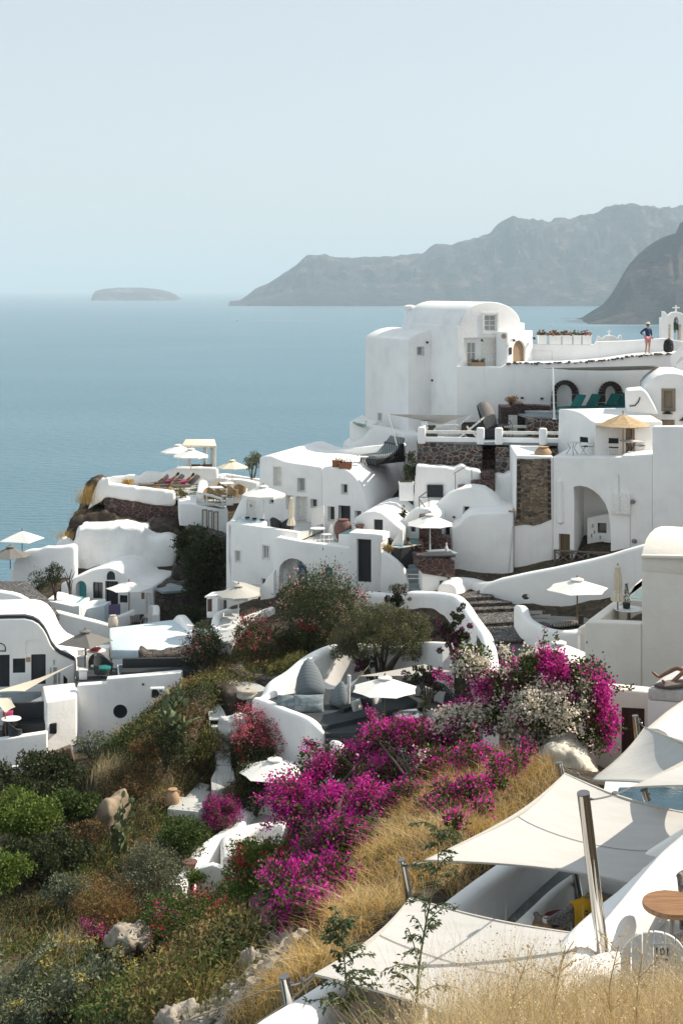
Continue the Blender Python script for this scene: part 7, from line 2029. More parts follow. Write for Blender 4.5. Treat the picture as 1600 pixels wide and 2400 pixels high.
def text_mesh(name,body,size,mat,root,loc,rot,extrude=.002,offset=0.0):
 cu=bpy.data.curves.new(name,'FONT');cu.body=body;cu.size=size;cu.extrude=extrude;cu.offset=offset;cu.align_x='CENTER'
 o=bpy.data.objects.new(name,cu);COL.objects.link(o)
 bpy.context.view_layer.update()
 me=bpy.data.meshes.new_from_object(o.evaluated_get(bpy.context.evaluated_depsgraph_get()))
 bpy.data.objects.remove(o);me.materials.clear();me.materials.append(mat)
 o=bpy.data.objects.new(name,me);COL.objects.link(o);o.parent=root;o.location=loc;o.rotation_euler=rot;ORG[o]=ORG[root]
 return o
def all_parasols():
 parasol('square white parasol over the sea at the edge of the view',*r1('R7',165,140),r1('R7',0,330)[1],88,1.42,4,'canvas','steel_grey',.38,rz=.5,vent=False)
 parasol('charcoal parasol below the square white one',*r1('R7',78,256),r1('R7',0,420)[1],85.5,1.25,8,'canvas_dark','steel_grey',.42)
 parasol('white parasol with pointed vent, farther one of the pair at the pergola',*r1('R6',957,130),r1('R6',0,372)[1],97,1.2,8,'canvas','white_metal',.38,.08)
 parasol('white parasol with pointed vent, nearer one of the pair at the pergola',*r1('R6',1048,158),r1('R6',0,366)[1],95.4,1.25,8,'canvas','white_metal',.38,.08,rz=.5)
 parasol('cream parasol above the dining deck',*r1('R6',1340,240),r1('R6',0,440)[1],94.2,1.05,8,'canvas_cream','white_metal',.42,.06)
 parasol('white parasol with brown pole before the cave house',*r1('R6',612,1098),r1('R6',0,1340)[1],80.2,1.3,6,'canvas','brown_wood',.26,rz=.1,vent=False)
 parasol('square charcoal parasol over the coral table',*r1('R8',628,250),r1('R8',0,645)[1],66.0,1.28,4,'canvas_dark','black_iron',.40,rz=.35)
 parasol('wide off-white parasol with a valance on the hot-tub balcony',*r1('R5',410,488),r1('R5',0,815)[1],74.6,1.16,10,'canvas','white_metal',.36,.13)
 parasol_closed('closed pinkish parasol tied up on the balcony wall',*r1('R5',635,570),r1('R5',0,805)[1],r1('R5',0,925)[1],72.9,'canvas_cream','brown_wood')
 parasol('beige-grey parasol with a valance at the foot of the white house',*r1('S3',285,243),r1('S3',0,445)[1],68.6,1.06,10,'canvas_grey','white_metal',.38,.12)
 parasol('bright cream parasol beside the black hot tub',*r1('S1',650,396),r1('S1',0,700)[1],68.3,1.16,8,'canvas','white_metal',.40,rz=.35)
 parasol('white parasol with brown pole in the curved seating nook',*r1('S2',860,308),r1('S2',0,640)[1],59.3,1.34,6,'canvas','brown_wood',.30,rz=.15)
 parasol_closed('closed sand-coloured parasol beside the mint pool',*r1('S2',1130,213),r1('S2',0,450)[1],r1('S2',0,600)[1],47.4,'canvas_cream','steel_grey')
 parasol('straw parasol on the roof terrace of the arched-porch house',*r1('R4',1015,277),r1('R4',0,665)[1],70.7,1.38,8,'straw','clay_tan',.40,vent=False,rz=.1)
 parasol('white parasol over the corner sofa of the hammock terrace',*r1('S3',1180,806),r1('S3',0,1180)[1],55.2,1.3,8,'canvas','brown_wood',.34,rz=.3)
 parasol('white parasol with bougainvillea reaching over it, above the walled walk',*r1('S4',980,655),r1('S4',0,1010)[1],53.2,1.32,8,'canvas','brown_wood',.34,rz=.1)
 parasol('white parasol half hidden behind the huge bougainvillea',*r1('S5',915,125),1640,53.0,1.36,8,'canvas','white_metal',.42,rz=.2)
all_parasols()
def sail_tri(label,pts,mat='canvas_grey',sag=.05,group='small fabric sails'):
 c=[W(*q)for q in pts];cen=sum(c,Vector())/len(c)
 n=12;rows=[]
 c4=c if len(c)==4 else[c[0],c[1],c[2],c[2].lerp(c[0],.02)]
 for i in range(n+1):
  u=i/n;row=[]
  for j in range(n+1):
   v=j/n
   p=(c4[0]*(1-u)+c4[1]*u)*(1-v)+(c4[3]*(1-u)+c4[2]*u)*v
   eu,ev=4*u*(1-u),4*v*(1-v)
   p=p+(cen-p)*(.09*(eu*abs(v-.5)*2+ev*abs(u-.5)*2)*(1-min(eu,ev)))
   p.z-=sag*eu*ev;row.append(p)
  rows.append(row)
 o=MB().slab(rows,.01).build('shade_sail',M[mat],smooth=60,org=cen)
 tag(o,label,'shade sail',group)
def pole(label,a,b_,r=.04,mat='white_metal',name='pole',foot=True):
 a,b_=W(*a),W(*b_)
 t=thing(name,label,'pole',b_)
 MB().tube([b_,a],r,10).build('tube',M[mat],t)
 if foot:MB().lathe([(r*2.2,0),(r*2.2,.03),(r*1.1,.12),(r*1.05,.25)],b_,12).build('foot',M[mat],t)
 return t
sail_tri('grey-beige flat sail stretched over the stone arches',[(*r1('R2',250,834),77.6),(*r1('R2',1350,808),77.4),(*r1('R2',1450,850),82),(*r1('R2',520,850),82.4)],'canvas_grey',.1)
pole('slim white pole holding the sail by the arched niches',(*r1('R2',368,832),77.4),(*r1('R2',385,1305),77.4),.055)
sail_tri('grey-white triangular sail below the tower house',[(*r1('R3',25,314),78),(*r1('R3',690,324),79.5),(*r1('R3',470,400),80.5)],'pale_fabric',.1)
pole('leaning grey pole of the triangular sail below the tower house',(*r1('R3',28,312),78),(*r1('R3',104,575),78),.035,'plastic_grey',foot=False)
sail_tri('pale triangular sail by the gnarled climber over the corner sofa',[(*r1('S3',1010,797),58.5),(*r1('S3',1420,722),59.5),(*r1('S3',1590,765),57.5),(*r1('S3',1480,795),56.5)],'canvas_grey',.06)
sail_tri('beige sail sweeping across the lower house front',[(*r1('R8',-60,700),62.3),(*r1('R8',180,690),61.8),(*r1('R8',545,487),64.6),(*r1('R8',300,590),65.2)],'canvas_cream',.05)
sail_tri('small beige sail at the edge above the black sofa',[(*r1('R8',-60,740),62),(*r1('R8',82,735),62),(*r1('R8',115,805),61.2),(*r1('R8',42,850),60.9)],'canvas_cream',.03)
sail_tri('grey sail corner tucked against the stair cheek',[(*r1('S3',245,212),70.6),(*r1('S3',425,235),70.6),(*r1('S3',418,300),69.4),(*r1('S3',330,262),69.6)],'canvas_grey',.03)
pole('thin pole under the small beige sail',(*r1('R8',40,845),60.9),(*r1('R8',46,1035),60.9),.03,'brown_wood',foot=False)
pole('white hammock pole standing on the dark floor',(*r1('S3',962,790),57.0),(*r1('S3',955,1028),57.0),.07,'white_metal')
pole('thin brown pole beside the patio house roof',(*r1('R8',805,380),65.6),(*r1('R8',822,575),65.6),.03,'steel_grey',foot=False)
# ------------------------------------------------------------------ seats and tables
def chair(label,at,rz,mats=('white_metal','white_metal'),style='bistro',group=None,s=1.0):
 t=thing('chair',label,'chair',at,group);o=Vector(at);Rz=Matrix.Rotation(rz,3,'Z')
 def P(x,y,z):return o+Rz@Vector((x*s,y*s,z*s))
 fm,sm=M[mats[0]],M[mats[1]]
 if style=='director':
  for x in(-.26,.26):
   MB().bar(P(x,-.24,0),P(x,.22,.46),.035).build('leg',fm,t);MB().bar(P(x,.24,0),P(x,-.22,.46),.035).build('leg',fm,t)
   MB().bar(P(x,-.26,.64),P(x,.26,.64),.06,.03).build('armrest',fm,t);MB().bar(P(x,.24,.46),P(x,.27,.92),.035).build('back_post',fm,t)
  MB().slab([[P(x,y,.46-.02*(1-abs(x)/.26))for x in(-.26,0,.26)]for y in(-.22,0,.22)],.015).build('seat',sm,t)
  MB().slab([[P(x,.27+(.03 if x==0 else 0),z)for x in(-.27,0,.27)]for z in(.68,.8,.93)],.01).build('backrest',sm,t)
 else:
  for x,y in((-.2,-.2),(.2,-.2),(-.2,.2),(.2,.2)):
   MB().tube([P(x*1.1,y*1.15,0),P(x,y,.45)],.016,6).build('leg',fm,t)
  b=MB()
  b.prism([P(.23*cos(2*pi*k/16),.22*sin(2*pi*k/16),.45)for k in range(16)],(0,0,.025));b.build('seat',sm,t)
  b=MB();arc=[P(.22*cos(a),.2+.02*sin(a),.45+.45*sin(a))for a in[pi*k/12 for k in range(13)]]
  b.tube(arc,.016,6)
  for k in(-.1,0,.1):b.tube([P(k,.21,.46),P(k,.215,.86)],.009,5)
  b.build('backrest',fm,t)
 return t
def armchair(label,at,rz,mat='wicker',cushion='charcoal_fabric',s=1.0,group=None,legs=True):
 t=thing('armchair',label,'armchair',at,group);o=Vector(at);Rz=Matrix.Rotation(rz,3,'Z')
 def P(x,y,z):return o+Rz@Vector((x*s,y*s,z*s))
 rows=[]
 for k in range(5):
  f=k/4;row=[]
  for i in range(25):
   a=radians(-28)+radians(236)*i/24
   back=max(0,sin(a));z=.16+(.46+.26*back**1.5-.16)*f
   rr_=.30+.035*f
   row.append(P(rr_*1.05*cos(a),rr_*sin(a)*1.0,z))
  rows.append(row)
 b=MB();b.grid(rows)
 inn=[[q+(o+Vector((0,0,(q-o).z))-q).normalized()*.045*s for q in r_]for r_ in rows]
 b.grid(inn);b.grid([rows[-1],inn[-1]]);b.grid([[r_[0]for r_ in rows],[r_[0]for r_ in inn]]);b.grid([[r_[-1]for r_ in rows],[r_[-1]for r_ in inn]])
 b.build('shell',M[mat],t,smooth=50)
 b=MB();b.tube([q for q in[(x+y)/2 for x,y in zip(rows[-1],inn[-1])]],.03*s,8);b.build('rim',M[mat],t)
 MB().prism([P(.27*cos(2*pi*k/18),.25*sin(2*pi*k/18)-.02,.30)for k in range(18)],(0,0,.09*s)).build('cushion',M[cushion],t,bevel=.03)
 MB().prism([P(.28*cos(2*pi*k/18),.26*sin(2*pi*k/18)-.02,.16)for k in range(18)],(0,0,.13*s)).build('seat',M[mat],t)
 if legs:
  for x,y in((-.2,-.2),(.2,-.2),(-.2,.2),(.2,.2)):
   MB().tube([P(x,y,0),P(x,y,.18)],.025*s,6).build('leg',M[mat],t)
 return t
def table(label,at,r=.35,h=.74,top='white_metal',base='white_metal',thick=.03,style='pedestal',group=None,square=False):
 t=thing('table',label,'table',at,group);o=Vector(at)
 b=MB()
 if square:b.box(o+Vector((0,0,h-thick/2)),(r*2,r*2,thick),.3)
 else:b.lathe([(r*.98,h-thick),(r,h-thick*.8),(r,h-thick*.2),(r*.985,h)],o,32)
 b.build('tabletop',M[top],t,bevel=.004 if square else 0)
 if style=='pedestal':
  MB().tube([o,o+Vector((0,0,h-thick))],.035 if r<.45 else.055,10).build('pedestal',M[base],t)
  MB().lathe([(r*.55,0),(r*.55,.015),(.06,.03)],o,20).build('foot',M[base],t)
 else:
  for k in range(3 if not square else 4):
   a=.5+2*pi*k/(3 if not square else 4)
   MB().tube([o+Vector((cos(a)*r*.8,sin(a)*r*.8,0)),o+Vector((cos(a)*r*.25,sin(a)*r*.25,h*.55)),o+Vector((cos(a)*r*.7,sin(a)*r*.7,h-thick))],.014,6).build('leg',M[base],t)
 return t
def lounger(label,at,rz,mat,frame='white_metal',back=.9,L=1.9,w=.64,group=None,mattress=.06,hgt=.3):
 t=thing('sun_lounger',label,'sun lounger',at,group);o=Vector(at);Rz=Matrix.Rotation(rz,3,'Z')
 def P(x,y,z):return o+Rz@Vector((x,y,z))
 ls=L*.6;lb=L-ls
 e=P(0,ls+lb*cos(back),hgt+lb*sin(back))
 MB().slab([[P(x,y,hgt+mattress)for x in(-w/2,w/2)]for y in(0,ls)],mattress).build('seat',M[mat],t,bevel=.015)
 MB().slab([[P(x,ls+lb*cos(back)*f,hgt+mattress+lb*sin(back)*f)for x in(-w/2,w/2)]for f in(0,1)],mattress).build('backrest',M[mat],t,bevel=.015)
 f=MB()
 for x in(-w/2+.03,w/2-.03):f.bar(P(x,.02,hgt-.03),P(x,L*.98,hgt-.03),.05,.05)
 f.build('frame',M[frame],t)
 for x in(-w/2+.03,w/2-.03):
  for y in(.15,L*.9):MB().bar(P(x,y,0),P(x,y,hgt-.05),.045).build('leg',M[frame],t)
 return t
def jar(label,at,h,r,mat,prof=None,name='amphora',cat='jar',handles=False):
 t=thing(name,label,cat,at);o=Vector(at)
 pr=prof or[(.45,0),(.62,.12),(.92,.38),(1,.58),(.86,.78),(.55,.9),(.5,.94),(.62,1.0),(.5,1.0),(.42,.9)]
 MB().lathe([(a*r,z*h)for a,z in pr],o,20).build('body',M[mat]if isinstance(mat,str)else mat,t,smooth=60)
 MB().lathe([(r*.54,h*.97),(r*.66,h*.985),(r*.66,h*1.01),(r*.54,h*1.02)],o,20).build('rim',M[mat]if isinstance(mat,str)else mat,t)
 if handles:
  for s in(-1,1):
   MB().tube([o+Vector((s*r*.55,0,h*.93)),o+Vector((s*r*.98,0,h*.9)),o+Vector((s*r*.95,0,h*.72))],r*.09,6).build('handle',M[mat],t)
 return t
def potted(label,at,w,h,mat,plant,ph,square=True,n=60,spread=1.0,lf=.08):
 t=thing('plant_pot',label,'plant pot',at);o=Vector(at)
 b=MB()
 if square:b.box(o+Vector((0,0,h/2)),(w,w*.7,h));b.box(o+Vector((0,0,h*.93)),(w*1.08,w*.78,h*.14))
 else:b.lathe([(w*.36,0),(w*.5,h*.85),(w*.56,h*.86),(w*.56,h),(w*.46,h)],o,18)
 b.build('pot',M[mat],t,bevel=.012 if square else 0)
 P=np.array(o)+np.array([0,0,h])+rng.normal(size=(n,3))*np.array([w*.25*spread,w*.2*spread,ph*.3])+np.array([0,0,ph*.35])
 P[:,2]=np.maximum(P[:,2],o.z+h)
 leafmesh('foliage',P,lf,L_[plant],t,None,0,.5,.6)
 return t
def cushion(label,c,w,h,d,rz,tilt,mat,name='cushion',cat='cushion',group=None):
 o=Vector(c);R3=Matrix.Rotation(rz,3,'Z')@Matrix.Rotation(tilt,3,'X')
 rows=[]
 n=10
 for s in(1,-1):
  pass
 b=MB();top,bot=[],[]
 for i in range(n+1):
  u=i/n*2-1;rt,rb=[],[]
  for j in range(n+1):
   v=j/n*2-1
   e=(1-abs(u)**3.5)*(1-abs(v)**3.5);pinch=1-.07*(1-abs(u*v))*(abs(u)**6+abs(v)**6)
   x,z=u*w/2*pinch,v*h/2*pinch
   rt.append(o+R3@Vector((x,d/2*max(.06,e**.6),z)));rb.append(o+R3@Vector((x,-d/2*max(.06,e**.6),z)))
  top.append(rt);bot.append(rb)
 b.grid(top);b.grid(bot[::-1])
 rg=lambda G:G[0]+[r_[-1]for r_ in G[1:]]+G[-1][-2::-1]+[r_[0]for r_ in G[-2:0:-1]]
 b.grid([rg(top),rg(bot)],closed=True)
 ob=b.build(name,M[mat],smooth=60,org=o)
 return tag(ob,label,cat,group)
def on(px,py,Y,z=None):
 p=W(px,py,Y)
 if z is not None:p.z=z
 return p
def boxthing(name,label,cat,at,parts,rz=0,group=None):
 """parts: (part name, local centre, size, material, bevel)"""
 t=thing(name,label,cat,at,group);o=Vector(at);Rz=Matrix.Rotation(rz,3,'Z')
 for pn,c,s,m,bv in parts:
  MB().box(o+Rz@Vector(c),s,rz).build(pn,M[m],t,bevel=bv)
 return t
def furniture():
 G='teal sun loungers under the stone arches'
 z=Z_STONE+.06
 for lab,x,y,Y,rz in(('teal lounger whose back leans nearest the first stone arch',560,1200,79.6,-1.0),('teal lounger between the two stone arches',700,1195,79.9,-1.0),('teal lounger in front of the second stone arch',880,1190,80.2,-1.0),('teal lounger mostly hidden behind the white roof',990,1190,80.6,-1.0)):
  px=r1('R2',x,y)[0]
  lounger(lab,(W(px,900,Y).x-.9,Y-.6,z),rz,'teal_fabric','teal_fabric',.95,2.0,.8,G,.05,.38)
 p=FRN.P(*r1('R3',380,560),-1.0);jar('squat dark glazed urn behind the corner post',(p.x,p.y,Z_RAIL),.78,.34,'clay_dark',[(.5,0),(.9,.2),(1,.42),(.8,.68),(.5,.8),(.5,.84),(.72,.95),(.72,1),(.5,1)],'urn','urn')
 G='white folding deck chairs on the railed terrace'
 for lab,x,off in(('white slatted deck chair leaning back on the railed terrace',590,-2.2),('white slatted deck chair nearest the railing post',700,-.9)):
  p=FRN.P(*r1('R3',x,540),off);p.z=Z_RAIL
  t=thing('deck_chair',lab,'deck chair',p,G)
  def Q(a,b_,c):return p+FRN.u*a+FRN.n*-b_+Vector((0,0,c))
  for s in(-.28,.28):
   MB().bar(Q(-.7,s,.05),Q(.75,s,1.25),.05).build('long_rail',M['white_wood'],t);MB().bar(Q(-.2,s,.75),Q(.55,s,0),.05).build('prop_leg',M['white_wood'],t)
  b=MB()
  for k in range(9):
   f=.1+.1*k;c=Q(-.7+1.45*f,0,.07+1.2*f);b.box(c,(.06,.6,.03),radians(-6))
  b.build('slat_sheet',M['white_wood'],t)
 p=FRN.P(*r1('R3',810,545),-2.4);p.z=Z_RAIL
 t=thing('hooded_daybed','black wicker daybed with a tan-lined folding hood','daybed',p)
 rows=[]
 for i in range(9):
  a=radians(10+150*i/8);rows.append([p+Vector((.95*cos(a)*sin(b_)*.75+.0,.9*cos(b_),.55+1.45*sin(a)*sin(b_)))for b_ in[pi*k/12 for k in range(13)]])
 b=MB();b.grid(rows[:7]);o=b.build('hood',M['wicker_grey'],t,smooth=60)
 md=o.modifiers.new('s','SOLIDIFY');md.thickness=.04
 b=MB();b.grid([[q+(p+Vector((0,0,.6))-q)*.05 for q in r_]for r_ in rows[0:7]]);o=b.build('lining',M['charcoal_fabric'],t,smooth=60);md=o.modifiers.new('s','SOLIDIFY');md.thickness=.02
 MB().lathe([(.85,0),(.98,.1),(1.0,.5),(.9,.62)],p,24,sx=.9,sy=.95).build('base',M['charcoal_fabric'],t)
 MB().lathe([(.8,.62),(.84,.68),(.8,.76),(.3,.79)],p,24,sx=.9,sy=.95).build('mattress',M['charcoal_fabric'],t,smooth=60)
 p=FRN.P(*r1('R3',690,545),-2.9);p.z=Z_RAIL
 boxthing('storage_cabinet','low dark cabinet beside the hooded daybed','cabinet',p,[('body',(0,0,.38),(.9,.5,.7),'wicker',.02),('lid',(0,0,.76),(.96,.56,.06),'charcoal_fabric',.01)],radians(-6))
 for k,(x,off)in enumerate(((940,-2.6),(1000,-2.0))):
  p=FRN.P(*r1('R3',x,545),off);p.z=Z_RAIL
  chair(('black metal chair in front of the white hatch door','second black metal chair, nearer the railing')[k],p,2.4+k,('black_iron','black_iron'),'bistro','black chairs on the railed terrace',1.15)
 p=FRN.P(*r1('R3',970,545),-2.3);p.z=Z_RAIL;table('black bistro table between the black metal chairs',p,.4,.74,'black_iron','black_iron')
 z=W(*r1('R5',1330,314),77).z
 a,b_,c,d=[Vector((q.x,q.y,z))for q in rows_at(z,R('R5',[(1195,300),(1328,314),(1565,285),(1440,258)]))]
 t=thing('sunbed','wide striped sunbed with a raised headrest on a black base','daybed',(a+b_+c+d)/4)
 MB().prism([a,b_,c,d],(0,0,.34)).build('base',M['black_paint'],t,bevel=.03)
 rows=[]
 for k in range(13):
  f=k/12;hh=.38+.1+max(0,f-.52)**1.25*2.1
  rows.append([a.lerp(d,f).lerp(b_.lerp(c,f),g)+Vector((0,0,hh))for g in(0.02,.5,.98)])
 MB().slab(rows,.17).build('mattress',M['stripe_y'],t,bevel=.03)
 MB().prism([d.lerp(a,.03),c.lerp(b_,.03),c.lerp(b_,.2),d.lerp(a,.2)],(0,0,1.0)).build('headrest_wedge',M['black_paint'],t)
 p=rows_at(z,[r1('R5',1225,318)])[0];table('small white side table beside the striped sunbed',p,.26,.5,'white_metal','white_metal',.03,'legs')
 p=MBp.P(*r1('R5',985,336),-.5);potted('terracotta trough with low succulents, the one with the taller rim',p,.55,.34,'terracotta','dark',.22,True,70)
 p=MBp.P(*r1('R5',1060,346),-.35);potted('terracotta trough with bristly succulents, nearer the roof curve',p,.68,.3,'terracotta','dark',.2,True,90)
 p=W(*r1('S1',475,290),73.4);potted('white cube planter holding a straggly dark shrub',p,.72,.95,'plaster','dark',.5,True,60)
 G='director chairs on the roof terrace'
 for lab,x,off,rz in(('director chair with black canvas beside the iron table base',655,-1.0,2.3),('director chair with its back to the straw parasol',900,-1.0,2.9),('director chair behind the marble table near the shutter door',1100,-2.2,.4)):
  p=PH.P(*r1('R4',x,668),off);p.z=Z_ROOF+.02;chair(lab,p,rz,('white_wood','charcoal_fabric'),'director',G)
 p=PH.P(*r1('R4',515,662),-1.0);p.z=Z_ROOF+.02;table('round table with a curled black iron base by the roof edge',p,.42,.62,'plastic_grey','black_iron',.02,'legs')
 p=PH.P(*r1('R4',1040,668),-1.6);p.z=Z_ROOF+.02;table('marble-topped table under the straw parasol',p,.5,.74,'pale_fabric','black_iron',.03,'legs',square=True)
 p=PH.P(*r1('R4',262,662),-.5);p.z=PH.P(*r1('R4',375,668)).z;jar('broad tan clay jar sunk on the corner above the stone patch',p,.42,.44,'clay_tan',[(.8,0),(1,.2),(1.0,.3),(.75,.7),(.45,.95),(.5,1),(.35,1)],'clay_jar')
 p=PH.P(*r1('R4',850,1590),-1.2);table('small white table in the arched porch',p,.35,.6,'white_metal','plastic_grey',.03)
 q=rows_at(Z_BALC+.28,R('R5',[(150,775),(400,795),(440,770),(240,738)]))
 t=thing('hot_tub','pale hot tub sunk in the white balcony','hot tub',sum(q,Vector())/4)
 MB().prism(q,(0,0,-.9)).build('shell',M['plaster'],t,bevel=.08)
 c=sum(q,Vector())/4;MB().prism([c+(p-c)*.84+Vector((0,0,.012))for p in q],(0,0,-.05)).build('water',M['pool_pale'],t)
 k=MB()
 for f in(.2,.5,.8):k.box(q[3].lerp(q[2],f)+Vector((0,-.2,.05)),(.22,.14,.08))
 k.build('headrest',M['charcoal_fabric'],t)
 for lab,x,y,rz in(('black wicker armchair beside the hot tub',462,815,2.6),('second black wicker armchair, nearer the closed parasol',552,832,3.6)):
  p=MC_.P(*r1('R5',x,y),-.9);p.z=Z_BALC-.1;armchair(lab,p,rz,'charcoal_fabric','charcoal_fabric',1.0,'black armchairs on the balcony')
 p=MD.P(*r1('R5',775,940),-1.3);p.z=Z_TERR;table('white round bistro table below the privacy screen',p,.38,.78,'white_metal','steel_grey',.03,'legs')
 p=MD.P(*r1('R5',855,945),-1.2);p.z=Z_TERR;chair('white bistro chair beside the round bistro table',p,-1.2,('white_metal','white_metal'),'bistro',None,1.1)
 p=MD.P(*r1('R5',922,930),-2.4);p.z=Z_TERR;jar('big dull red clay jar by the charcoal door',p,1.1,.46,'clay_red',[(.4,0),(.7,.12),(.98,.45),(1,.65),(.8,.88),(.55,.96),(.55,1),(.4,1)])
 p=MD.P(*r1('R5',1165,868),-.5);potted('brown clay pot with a tiny plant on the gateway corner',p,.42,.34,'clay_red','dark',.08,False,20)
 q=rows_at(MD.P(*r1('R5',1050,890)).z,R('R5',[(985,900),(1108,872),(1112,866),(1040,862)]))
 t=thing('dipping_pool','small turquoise dipping pool in a white surround by the gateway','pool',q[0])
 a,b_=MD.P(*r1('R5',985,900),-.6),MD.P(*r1('R5',1106,900),-.6);zt=MD.P(*r1('R5',985,895)).z
 f=[a,b_,b_-MD.n*1.6,a-MD.n*1.6]
 for v in f:v.z=zt
 MB().prism(f,(0,0,-1.1)).build('surround',M['plaster'],t,bevel=.05)
 c=sum(f,Vector())/4;MB().prism([c+(v-c)*.8+Vector((0,0,.012))for v in f],(0,0,-.05)).build('water',M['pool'],t)
 z=W(*r1('S1',430,640),68.9).z
 q=rows_at(z,R('S1',[(362,632),(430,642),(640,606),(600,572),(400,572)]))
 q=[q[0],q[1],q[2],q[3],q[4]]
 t=thing('hot_tub','black-sided hot tub with teal water and two bathers','hot tub',q[1])
 MB().prism(q,(0,0,-1.9)).build('cabinet',M['black_paint'],t,bevel=.04)
 c=sum(q,Vector())/5
 MB().prism([c+(v-c)*1.02+Vector((0,0,.03))for v in q],(0,0,-.05)).build('rim',M['plastic_grey'],t,bevel=.01)
 MB().prism([c+(v-c)*.87+Vector((0,0,.045))for v in q],(0,0,-.05)).build('water',M['pool_teal'],t)
 p=W(*r1('S1',352,592),70.0);o=MB().lathe([(.08,-.16),(.17,-.06),(.17,.06),(.08,.16)],p,14,sx=1.25).build('globe_lamp',M['black_iron'],org=p,smooth=60);tag(o,'black globe lamp on the wing wall by the hot tub','lamp')
 p=W(*r1('S1',735,690),67.9);p.z-=.35;table('grey table behind the stone counter',p,.6,.5,'floor_grey','floor_dark',.05,'pedestal',square=True)
 p=W(*r1('S1',770,668),67.9);t=thing('bottle','white bottle standing on the grey table','bottle',p);MB().lathe([(.07,0),(.075,.02),(.075,.2),(.03,.3),(.03,.38)],p,12).build('body',M['white_frame'],t);MB().lathe([(.033,.38),(.033,.42)],p,10).build('cap',M['white_metal'],t)
 G='taupe loungers on the cliff-top terrace'
 for lab,x,y,Y,rz in(('taupe lounger lying flattest on the cliff-top terrace',790,420,93.5,-1.35),('taupe lounger with a dark-haired sunbather',900,425,93.4,-1.25),('taupe lounger with a sunbather in bright pink',1010,440,93.0,-1.2)):
  p=W(*r1('R6',x,y),Y);p.z=Z_PROM;lounger(lab,(p.x-1.0,p.y,Z_PROM),rz,'taupe_fabric','grey_wood',.7,2.1,.9,G,.14,.28)
 t=thing('pergola','white timber pergola with tied curtains over a brown sofa','pergola',W(*r1('R6',1130,370),99))
 zt,zb=Zp(r1('R6',0,140)[1],99),Zp(r1('R6',0,375)[1],98)
 cs=[W(*r1('R6',1040,140),100.5),W(*r1('R6',1217,140),98.5),W(*r1('R6',1150,140),101.5),W(*r1('R6',1020,140),98.8)]
 for c in cs:MB().bar(Vector((c.x,c.y,zb)),Vector((c.x,c.y,zt)),.15).build('post',M['white_wood'],t)
 top=[W(*r1('R6',985,135),98.2),W(*r1('R6',1228,143),97.8),W(*r1('R6',1215,133),102),W(*r1('R6',1010,128),102)]
 for v in top:v.z=zt+.05
 MB().prism(top,(0,0,.14)).build('roof_mat',M['canvas_cream'],t,bevel=.02)
 for x,w in((1145,22),(1195,20),(1222,14)):
  c=W(*r1('R6',x,150),98.9);rows=[]
  for k in range(9):
   f=k/8;ww=w*.3316/F*99*(.5 if abs(f-.62)<.08 else 1)*.5
   rows.append([Vector((c.x+ww*(i/8-.5)*2,c.y+.05*(i%2),zt-(zt-zb)*f))for i in range(9)])
  o=MB().grid(rows).build('curtain',M['canvas'],t,smooth=60);o.modifiers.new('s','SOLIDIFY').thickness=.015
 p=W(*r1('R6',1125,362),98.2)
 boxthing('sofa','brown leather-like double sofa beneath the pergola','sofa',(p.x,p.y,zb),[('seat',(0,0,.3),(1.5,.85,.42),'dark_wood',.08),('backrest',(-.38,.42,.62),(.74,.26,.75),'dark_wood',.1),('backrest',(.38,.42,.62),(.74,.26,.75),'dark_wood',.1),('base',(0,0,.06),(1.3,.7,.1),'grey_wood',0)],.15)
 G='tan wicker dining chairs'
 for i,(x,y,Y,rz,lab)in enumerate(((1180,535,89.4,.3,'tall-backed tan wicker chair nearest the deck rail'),(1262,540,89.0,1.2,'tan wicker chair in front of the pale planter'),(1345,500,91,2.2,'tan wicker chair on the far side of the white table'),(1395,480,91.6,3.0,'tan wicker chair closest to the balcony parasol'),(1262,475,92.2,.9,'tan wicker chair behind the white table'))):
  p=W(*r1('R6',x,y),Y);armchair(lab,(p.x,p.y,Z_DECK),rz,'wicker_tan','canvas_cream',1.15,G)
 for x,y,Y,lab in((1225,500,90.4,'white square dining table near the deck rail'),(1300,455,92.4,'white square dining table under the cream parasol')):
  p=W(*r1('R6',x,y),Y);table(lab,(p.x,p.y,Z_DECK),.42,.78,'white_frame','wicker_tan',.05,square=True,style='legs')
 for x,y,Y,lab in((1068,530,89.2,'white pot with a green shrub at the deck corner'),(1322,572,88.0,'white pot with a bushy plant at the end of the deck rail')):
  p=W(*r1('R6',x,y),Y);potted(lab,(p.x,p.y,Z_DECK),.42,.42,'plaster','green',.4,True,110)
 p=W(*r1('R6',668,1345),78.8)
 boxthing('daybed','black daybed with a tan printed cushion before the cave house','daybed',(p.x,p.y,Z_CAVE),[('base',(0,0,.3),(1.0,1.3,.6),'black_paint',.04),('backrest',(.1,.55,.8),(.9,.2,.5),'black_paint',.06)],.4)
 cushion('tan printed cushion propped on the black daybed',(p.x-.05,p.y-.3,Z_CAVE+1.0),.62,.45,.16,.5,-.35,'stripe_taupe')
 p=W(*r1('R7',1060,735),78.6);chair('white slat-backed chair at the corner of the cave terrace',(p.x,p.y,Z_CAVE),-.2,('white_wood','white_wood'),'bistro',None,1.25)
 p=W(*r1('R7',735,790),77.0);lounger('white lounger with a black mattress before the charcoal cave door',(p.x-.3,p.y-.7,Z_CAVE),-.75,'charcoal_fabric','white_metal',.35,1.9,.9)
 p=W(*r1('R7',676,765),77.6);table('tiny round white table beside the black-cushioned lounger',(p.x,p.y,Z_CAVE),.33,.45)
 p=W(*r1('R7',832,850),71.0);jar('pale banded jar on the corner of the shade-tinted roof',p,.62,.26,'rock_pale',[(.6,0),(.95,.15),(1,.5),(.8,.8),(.55,.92),(.7,1),(.5,1)])
